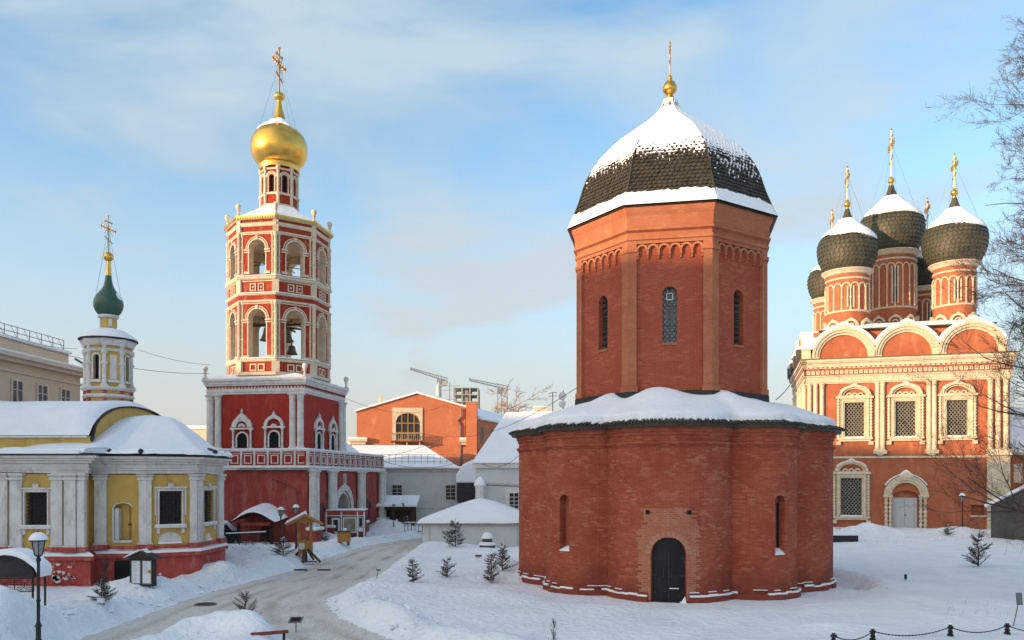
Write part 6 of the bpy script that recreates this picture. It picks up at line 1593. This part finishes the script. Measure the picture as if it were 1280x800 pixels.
q = MB(); q.mprism(m, [(-1.15,2.35),(0,3.0),(1.15,2.35),(1.05,2.27),(0,2.86),(-1.05,2.27)], -.75, .75); q.mprism(m, [(-.8,2.45),(.8,2.45),(0,2.9)], -.7, .55); rf_ = build(q, 'roof', wood_m, t)
q = MB(); q.mprism(m, [(-1.2,2.36),(0,3.01),(.15,2.95),(.05,3.16),(-1.15,2.5)], -.78, .78); build(q, 'roof_snow', snow, rf_, bevel=.03)
q = MB(); q.mbox(m, -.55, .75, .0, .06, .85, 1.1); build(q, 'kerb_board', dwood_m, t)
# kiosk
g = G(431, 677); t = thing('ticket_kiosk', 'small glazed kiosk with a dark red fascia and white frames before the gate arch', 'kiosk', g)
m = fr(Vector(((408-640)*.0675, 67.5, 0)), (1, .10)); KWd = 3.15
q = MB(); q.mbox(m, 0, KWd, .0, 2.55, -2.2, 0); build(q, 'cabin', maroon_m, t)
q = MB(); q.mbox(m, -.1, KWd+.1, 2.28, 2.72, -2.3, .08); build(q, 'fascia', redlo_m, t)
q = MB(); q.mbox(m, -.12, KWd+.12, 2.722, 2.82, -2.3, .1); build(q, 'roof_snow', snow, t, bevel=.03)
q = MB()
for x in (-.05,1.2,2.55,KWd-.05): q.mbox(m, x, x+.1, 0, 2.6, -.02, .09)
q.mbox(m, -.1, KWd+.1, 2.25, 2.32, -.02, .1); build(q, 'frame', paper_m, t)
q = MB(); q.mbox(m, .45, 1.1, .3, 2.1, .0, .05); dk = build(q, 'door', paper_m, t); q = MB(); q.mbox(m, .58, .97, .95, 1.95, .05, .06); build(q, 'door_glass', glass_m, dk)
q = MB(); q.mbox(m, 1.38, 2.5, .85, 2.15, .0, .06); wk = build(q, 'window', paper_m, t); q = MB(); q.mbox(m, 1.46, 2.42, .93, 2.07, .06, .07); build(q, 'pane', mat('kiosk_glass', (.30,.28,.24), (.18,.15,.12), 1.5, .2), wk)
q = MB(); q.mbox(m, 2.68, 3.04, 1.3, 2.15, .0, .05); wk = build(q, 'small_window', paper_m, t); q = MB(); q.mbox(m, 2.72, 3.0, 1.34, 2.1, .05, .06); build(q, 'pane', glass_m, wk)
q = MB(); q.mbox(m, 2.68, 3.04, .95, 1.25, .0, .05); build(q, 'counter_box', paper_m, t)
# snow-dusted wooden bin
g = gp(430, 683); t = thing('wooden_bin', 'small brown wooden litter bin on short legs in front of the kiosk', 'bin', g)
m = fr(g, (1, 0)); q = MB(); q.mbox(m, -.45, .45, .3, 1.05, -.35, .25); build(q, 'body', wood_m, t, bevel=.02)
q = MB(); q.mbox(m, -.50, .50, 1.05, 1.12, -.4, .3); build(q, 'lid', dwood_m, t)
for x in (-.36,.26): q = MB(); q.mbox(m, x, x+.1, 0, .3, .1, .2); build(q, 'leg', dwood_m, t); q = MB(); q.mbox(m, x, x+.1, 0, .3, -.3, -.2); build(q, 'leg', dwood_m, t)
q = MB(); q.mbox(m, -.1, .2, 1.12, 1.3, -.3, .1); build(q, 'snow_lump', snow, t, bevel=.06)
# snow-buried car and iron fence beside the yellow church
g = Vector((-22.6, 62.2, .3)); t = thing('parked_car', 'dark car almost buried in snow seen past the corner of the yellow church', 'car', g)
q = MB(); pr = [(-2.1,.3),(2.1,.3),(2.1,.85),(1.3,.95),(.8,1.45),(-1.0,1.45),(-1.6,.95),(-2.1,.9)]; m = fr(g, (.35, 1)); q.mprism(m, pr, -1.6, 0); build(q, 'body', iron_m, t, bevel=.08)
q = MB(); q.mprism(m, [(-2.1,.95),(-1.6,1.0),(-1.0,1.5),(.8,1.5),(1.3,1.0),(2.1,.9),(2.0,1.15),(.9,1.8),(-1.1,1.8),(-1.9,1.3)], -1.62, -.1); build(q, 'snow_cover', snow, t, bevel=.1)
for x in (-1.3,1.3):
    q = MB(); c_ = m(x,.32,.02); q.tube(c_, m(x,.32,-.2), .32, .32, 14); build(q, 'wheel', felt_m, t)
def fence(a, b_, h, label, n, sc=True):
    a = Vector(a); b_ = Vector(b_); t = thing('iron_fence', label, 'fence', a); L = (b_-a).length; m = fr(a, b_-a)
    q = MB(); q.mbox(m, 0, L, h-.06, h, -.02, .02); q.mbox(m, 0, L, .25, .3, -.02, .02); build(q, 'rail', iron_m, t)
    q = MB()
    for k in range(n+1): q.tube(m(L*k/n,0,0), m(L*k/n,h+.1,0), .025, .025, 4)
    build(q, 'baluster_row', iron_m, t)
    if sc:
        q = MB()
        for k in range(n): c_ = L*(k+.5)/n; q.path([m(c_+.16*math.cos(x), .6+.2*math.sin(x), 0) for x in [i*.7 for i in range(10)]], .015, 4)
        build(q, 'scrollwork', iron_m, t)
    q = MB(); q.mbox(m, 0, L, h, h+.07, -.04, .04); build(q, 'rail_snow', snow, t)
fence(P(277,690,55)*Vector((1,1,0))+Vector((0,0,.35)) if False else Vector((-20.2,56.5,.55)), Vector((-18.0,58.5,.55)), .95, 'low black scrolled iron fence between the yellow church and the tower', 6)
fence(Vector((-10.1,75.0,.2)), Vector((-7.4,75.0,.2)), 1.1, 'grey iron fence panel behind the pavilion by the snow heap', 8, False)
# manhole and small road things
g = G(257, 756); t = thing('manhole_cover', 'dark round manhole cover set in the packed snow road', 'manhole', g)
q = MB(); q.lathe((g.x,g.y,0), [(.38,-.02),(.38,.05),(.34,.06),(.001,.055)], 24); build(q, 'lid', iron_m, t)
q = MB(); q.lathe((g.x,g.y,0), [(.46,-.02),(.46,.04),(.39,.045),(.39,-.02)], 24, cap=False); build(q, 'rim', iron2_m, t)
for px, lb_ in ((376,'left one of two dark drain slots in the snow below the wooden shelter'),(405,'right one of two dark drain slots in the snow below the wooden shelter')):
    g = G(px, 713); q = MB(); q.box(g.x-.38, g.x+.38, g.y-.12, g.y+.12, .0, .07); o = build(q, 'drain_slot', iron_m, None, loc=(g.x,g.y,0), bevel=.02, tag=(lb_, 'drain', 'drain slots by the shelter'))
def sign(px, py, h, w, hh, tilt, label, mt=iron_m, lean=0, face_m=None):
    g = gp(px, py); t = thing('small_sign', label, 'sign', g, 'small signs standing in the snow')
    q = MB(); top = g+Vector((lean,0,h)); q.tube(g-Vector((0,0,.2)), top, .02, .02, 5); build(q, 'stake', iron2_m, t)
    u_ = Vector((1, .15, 0)).normalized(); v_ = Vector((0, math.sin(tilt), math.cos(tilt))); n_ = u_.cross(v_)
    c_ = top; q = MB(); q.hexa([c_+u_*a*w/2+v_*b2*hh/2+n_*k for k in (-.015,.015) for a, b2 in ((-1,-1),(1,-1),(1,1),(-1,1))]); pl_ = build(q, 'plate', mt, t)
    if face_m:
        q = MB(); q.hexa([c_+u_*a*w*.36+v_*b2*hh*.36-n_*k for k in (-.02,-.015) for a, b2 in ((-1,-1),(1,-1),(1,1),(-1,1))]); q.hexa([c_+u_*a*w*.36+v_*b2*hh*.36+n_*k for k in (.016,.02) for a, b2 in ((-1,-1),(1,-1),(1,1),(-1,1))]); build(q, 'legend', face_m, pl_)
    return t
sign(370, 792, .48, .46, .34, 1.15, 'low tilted black lectern sign at the edge of the bottom snowbank', iron2_m, face_m=iron_m)
sign(1132, 726, .20, .13, .24, .1, 'tiny dark upright sign alone in the open snow in front of the cathedral')
sign(1265, 783, .95, .22, .42, .15, 'pale grey rectangular sign on a bent rod at the lower right', iron2_m, lean=.25)
sign(470, 724, .42, .22, .06, .0, 'short leaning dark stake sign on the kerb of the snowbank', iron_m, lean=.12)
sign(598, 697, .12, .42, .22, 1.2, 'low brown reading plate in the snow below the white pavilion', dwood_m)
# snow-capped stone urn by the pavilion
g = Vector((-1.75, 56.6, gz(-1.75, 56.6))); t = thing('stone_urn', 'low round stone post capped with snow in front of the white pavilion', 'stone post', g)
q = MB(); q.lathe(g, [(.55,-.2),(.55,.25),(.38,.35),(.34,.6),(.4,.68),(.2,.7)], 14); build(q, 'stone', slate_m, t, smooth=40)
q = MB(); q.lathe(g, [(.42,.66),(.42,.75),(.3,1.0),(.1,1.08),(.001,1.09)], 14); build(q, 'snow_cap', snow, t, smooth=60)
q = MB(); q.lathe(g, [(.6,.2),(.58,.28),(.4,.42),(.36,.42)], 14, cap=False); build(q, 'snow_ring', snow, t, smooth=60)
# red bench back at the bottom edge
g = gp(338, 797); t = thing('red_bench', 'dark red plank bench almost buried in the nearest snowbank', 'bench', g)
m = fr(g, (1, .45)); q = MB(); q.mbox(m, -.6, .55, .10, .2, -.04, .06); build(q, 'backrest', mat('bench_red', (.22,.05,.045), (.16,.04,.035), 3, .6), t)
q = MB(); q.mbox(m, -.5, -.42, -.3, .1, -.04, .02); build(q, 'leg', iron_m, t); q = MB(); q.mbox(m, .38, .46, -.3, .1, -.04, .02); build(q, 'leg', iron_m, t)
# dark timber box near the cathedral
g = G(1048, 680); t = thing('cellar_hatch', 'low dark hatch with a snow lid between the brick church and the cathedral', 'hatch', g)
q = MB(); q.box(g.x-1.6, g.x+1.3, g.y-.8, g.y+.8, 0, .75); build(q, 'box', iron_m, t); q = MB(); q.box(g.x-1.8, g.x+1.4, g.y-.9, g.y+1.0, .75, .95); build(q, 'snow_lid', snow, t, bevel=.08)
# bollards and chains
posts_px = [(1042,806),(1091,800),(1188,796),(1259,792),(1345,797)]; prev = None
bl_lab = ['leftmost black iron bollard of the chain row, at the very bottom edge','second black bollard from the left in the chain row','third black bollard from the left in the chain row','rightmost visible black bollard of the chain row','bollard beyond the right edge ending the chain row']
ch_lab = ['chain between the first and second bollards from the left','chain between the second and third bollards from the left','long chain between the third and fourth bollards from the left','chain running from the rightmost bollard out of the frame']
for k, (px, py) in enumerate(posts_px):
    g = G(px, py, .28); z0 = gz(g.x, g.y)-.15; g.z = z0
    t = thing('chain_bollard', bl_lab[k], 'bollard', g, 'bollards of the chain row')
    q = MB(); q.lathe(g, [(.10,0),(.10,.2),(.06,.24),(.09,.3),(.05,.34),(.08,.4),(.045,.44),(.06,.5),(.001,.56)], 10); build(q, 'post', iron_m, t, smooth=40)
    q = MB(); q.lathe(g, [(.06,.53),(.05,.57),(.001,.59)], 10); build(q, 'snow_tip', snow, t)
    for s in (-1,1):
        q = MB(); q.ball(g+Vector((s*.08,0,.44)), .03, 6); build(q, 'chain_ring', iron_m, t)
    top = g+Vector((0,0,.44))
    if prev is not None:
        a = prev; b_ = top; n = 46; q = MB(); L = (b_-a).length
        for i in range(n):
            f = i/n; f2 = (i+.8)/n; pt = lambda f: a.lerp(b_, f)-Vector((0,0,.20*4*f*(1-f)))
            q.tube(pt(f), pt(f2), .022 if i % 2 else .015, None, 4)
        build(q, 'hanging_chain', iron_m, None, loc=a, tag=(ch_lab[k-1], 'chain', 'chains between the bollards'))
    prev = top
# ---------------------------------------------------------------- young spruces
def spruce(seed, h=1.0, w=.42, lev=9, sn=.35, needles=True, up=.5):
    r = random.Random(seed); t = thing('young_spruce', '', 'tree', (0,0,0), 'young spruces and shrubs planted in the snow')
    q = MB(); pts = [Vector((r.uniform(-.01,.01)*i, r.uniform(-.01,.01)*i, h*i/5)) for i in range(6)]
    for i in range(5): q.tube(pts[i]-Vector((0,0,.1*(i==0))), pts[i+1], .022*(1-i/6), .022*(1-(i+1)/6)+.002, 5)
    build(q, 'trunk', bark_m, t)
    c = MB(); s_ = MB()
    for k in range(lev):
        z = h*(.05+.85*k/lev); L = w*(1-.85*k/lev)*r.uniform(.85,1.15)
        for j in range(r.choice([3,4,5])):
            a = r.uniform(0,2*PI); d = Vector((math.cos(a), math.sin(a), up*r.uniform(.3,1.2))).normalized(); l = L*r.uniform(.55,1.1); p = Vector((0,0,z+r.uniform(-.03,.03))); e = p+d*l
            c.tube(p, e, .010, .004, 3, cap=False)
            nt_ = max(3, int(l/.06))
            for n_ in range(1, nt_+1):
                bp = p.lerp(e, n_/nt_)
                for sgn in (-1,1):
                    sd = Vector((-d.y, d.x, r.uniform(0,.5)))*sgn; tl = (.10+.12*(1-n_/nt_))*r.uniform(.6,1.2)*(w/.42)
                    tip = bp+(d*.7+sd*.7)*tl
                    c.tube(bp, tip, .010 if needles else .006, .003, 3, cap=False)
                    if needles:
                        for nn in range(4):
                            f = r.random(); b0 = bp.lerp(tip, f); v = Vector((r.uniform(-1,1), r.uniform(-1,1), r.uniform(-.3,1)))*.035; c.tube(b0, b0+v, .005, .002, 3, cap=False)
                if r.random() < sn and needles: 
                    s_.ball(bp+Vector((0,0,.012)), r.uniform(.015,.035), 5, sz=.6)
    build(c, 'crown', needle_m if needles else bark_m, t)
    if s_.f: build(s_, 'crown_snow', snow, t)
    return t
PR = [spruce(1,1.0,.40,11,.5), spruce(2,1.0,.52,9,.8), spruce(3,1.0,.44,8,.45,True,.9), spruce(4,1.0,.55,6,0,False,1.6)]
used = set()
def plant(k, px, py, hpx, label, rz=0, wide=1):
    g = gp(px, py); s = hpx*g.y/1000; g.z -= .04
    if k not in used: used.add(k); o = PR[k]; o['label'] = label
    else: o = dup(PR[k], g, rz, 1, label)
    o.location = g; o.rotation_euler = (0,0,rz); o.scale = (s*wide, s*wide, s)
    o['category'] = 'shrub' if k == 3 else 'tree'
plant(0, 516, 728, 33, 'slender young spruce nearest the road bend, leftmost of the row in the snow', .3)
plant(2, 559, 721, 28, 'young spruce second from the left in the snow before the pavilion', 1.2, 1.25)
plant(1, 569, 683, 36, 'snow-dusted young spruce directly in front of the white pavilion', 2.0, .9)
plant(0, 614, 727, 42, 'tall thin young spruce left of its neighbour near the brick church', 4.0, .85)
plant(2, 628, 713, 36, 'bushier young spruce closest to the brick church wall', 3.0, 1.1)
plant(1, 354, 694, 27, 'snowy broad spruce below the left tower lamp', 1.0, 1.3)
plant(1, 127, 752, 34, 'snow-loaded small spruce against the red plinth beside the notice board', 5.0, 1.0)
plant(3, 307, 782, 45, 'bare spiky shrub on the snowbank behind the red bench', 2.0, 1.15)
plant(2, 1185, 670, 15, 'tiny dark spruce in the snow heap right of the cathedral door', 1.0, 1.6)
plant(2, 1223, 708, 48, 'dark scrubby spruce standing before the grey shed', .4, 1.0)
plant(2, 508, 659, 12, 'tiny dark spruce beside the wooden porch', 2.4, 1.5)
plant(3, 692, 812, 42, 'few bare upright twigs poking from the snow in front of the brick church', 1.0, .4)
plant(3, 130, 752, 62, 'tall bare stems rising behind the snow-loaded spruce at the plinth', 1.0, .4)
plant(1, 407, 676, 12, 'tiny snowy spruce on the heap left of the kiosk', 3.4, 1.5)
# clods thrown up by the snow plough
q = MB(); r = random.Random(21); cl_n = 0
for _ in range(4000):
    px = r.uniform(-40, 700); py = r.uniform(664, 800); g = G(px, py)
    d = sdist(ROAD, g.x, g.y)
    if not (.15 < d < 2.6): continue
    if r.random() > math.exp(-d/1.1) or nz1(g.x*.4, g.y*.4, 30) < -.05: continue
    z = gz(g.x, g.y); s_ = r.choice([.04,.05,.06,.08,.11,.15])*(1 if r.random() < .8 else 1.5)
    v = [Vector((g.x,g.y,z+s_*.2))+Vector((a*r.uniform(.6,1.2), b*r.uniform(.6,1.2), c*r.uniform(.5,.9)))*s_ for a, b, c in ((1,0,0),(.2,1,0),(-1,.2,0),(0,-1,0),(.5,.5,1),(-.4,-.2,1.1))]
    q.add(v, [(0,1,4),(1,2,5,4),(2,3,5),(3,0,4,5),(0,3,2,1)]); cl_n += 1
    if cl_n > 700: break
for hx, hy, n_ in ((1092,675,60),(1186,676,50),(487,670,50),(330,704,40),(155,752,30)):
    for _ in range(n_):
        g = G(hx+r.gauss(0,26), hy+r.gauss(0,5)); z = gz(g.x, g.y); s_ = r.uniform(.05,.17)
        v = [Vector((g.x,g.y,z))+Vector((a*r.uniform(.6,1.2), b*r.uniform(.6,1.2), c*r.uniform(.5,.9)))*s_ for a, b, c in ((1,0,0),(.2,1,0),(-1,.2,0),(0,-1,0),(.5,.5,1),(-.4,-.2,1.1))]
        q.add(v, [(0,1,4),(1,2,5,4),(2,3,5),(3,0,4,5),(0,3,2,1)])
o = build(q, 'snow_clods', snow_g, None, loc=G(400,720)); o['kind'] = 'stuff'; o['label'] = 'broken clods of ploughed snow along the road banks and heaps'; o['category'] = 'snow'
# dry grass stalks in the snow
q = MB(); r = random.Random(9)
for k in range(26):
    g = gp(1195+r.uniform(-12,75), 770-r.uniform(0,18)+0); e = g+Vector((r.uniform(-.06,.06), 0, r.uniform(.08,.22))); q.tube(g-Vector((0,0,.02)), e, .005, .002, 3)
o = build(q, 'dry_grass', pbark_m, None, loc=gp(1200,765)); o['kind'] = 'stuff'; o['label'] = 'dry grass stalks poking through the snow at the lower right'; o['category'] = 'grass'
# ---------------------------------------------------------------- bare trees
def bare_tree(loc, H, r0, seed, name, label, mt, first=.12, Lb=6.0, nb=34, depth=4, lean=0, fine=.010, side=None, twig=1.0):
    rnd = random.Random(seed); t = thing(name, label, 'tree', loc); loc = Vector(loc)
    tr = MB(); cr = MB()
    n = 12; pts = []; p = loc-Vector((0,0,.3)); d = Vector((lean,0,1)).normalized()
    for i in range(n+1):
        pts.append(p.copy()); p = p+d*(H/n); d = (d+Vector((rnd.uniform(-.05,.05), rnd.uniform(-.05,.05), .02))).normalized()
    rad = lambda f: r0*(1-f)**.8+.02
    for i in range(n): tr.tube(pts[i], pts[i+1], rad(i/n), rad((i+1)/n), 9, cap=False)
    build(tr, 'trunk', mt, t, smooth=60)
    def br(p, d, L, r, dep):
        seg = 5 if dep > 1 else 3; q_ = p.copy(); dd = d.copy()
        for i in range(seg):
            dd = (dd+Vector((rnd.uniform(-.22,.22), rnd.uniform(-.22,.22), rnd.uniform(-.16,.20)))).normalized()
            e = q_+dd*(L/seg); ra = max(fine*.55, r*(1-i/seg*.75)); rb = max(fine*.45, r*(1-(i+1)/seg*.75))
            cr.tube(q_, e, ra, rb, 5 if dep > 2 else 3, cap=False)
            if dep > 0:
                for _ in range(2 if dep < 3 else (2 if i else 1)):
                    if rnd.random() < .86*twig:
                        ax = Vector((rnd.uniform(-1,1), rnd.uniform(-1,1), rnd.uniform(-.7,.9))); nd = (dd*.75+ax*.65).normalized()
                        br(q_.lerp(e, rnd.random()), nd, L*rnd.uniform(.38,.6), rb*.62, dep-1)
            q_ = e
    for k in range(nb):
        f = first+(1-first)*(k/nb)**.9*.97; i = min(n-1, int(f*n)); p = pts[i].lerp(pts[i+1], f*n-i)
        a = side[0]+rnd.uniform(-side[1], side[1]) if side and rnd.random() < .7 else rnd.uniform(0, 2*PI)
        el = rnd.uniform(-.05,.65)
        d = Vector((math.cos(a)*math.cos(el), math.sin(a)*math.cos(el), math.sin(el)))
        br(p, d, Lb*(1-.55*f)*rnd.uniform(.75,1.15), r0*.30*(1-f*.6), depth)
    build(cr, 'crown', mt, t)
    return t
bare_tree((26.9, 36.5, 0), 27, .34, 11, 'bare_tree', 'tall dark leafless tree whose fine branches hang in front of the cathedral', bark_m, first=.10, Lb=6.6, nb=52, depth=4, side=(PI, .8), twig=.66, fine=.010)
bare_tree((-1.6, 118, 0), 19, .45, 5, 'bare_tree', 'pale leafless tree on the skyline behind the steep snowy roof', pbark_m, first=.55, Lb=8.5, nb=9, depth=3, fine=.045, twig=.7)
bare_tree((-47, 150, 0), 14, .4, 6, 'bare_tree', 'small leafless tree low on the skyline beside the cream building', pbark_m, first=.3, Lb=6, nb=8, depth=3, fine=.04, twig=.7)
for o in list(sc.objects):
    if o.parent is None and o.type not in ('CAMERA','LIGHT') and o.get('label') == '': print('NOLABEL', o.name)
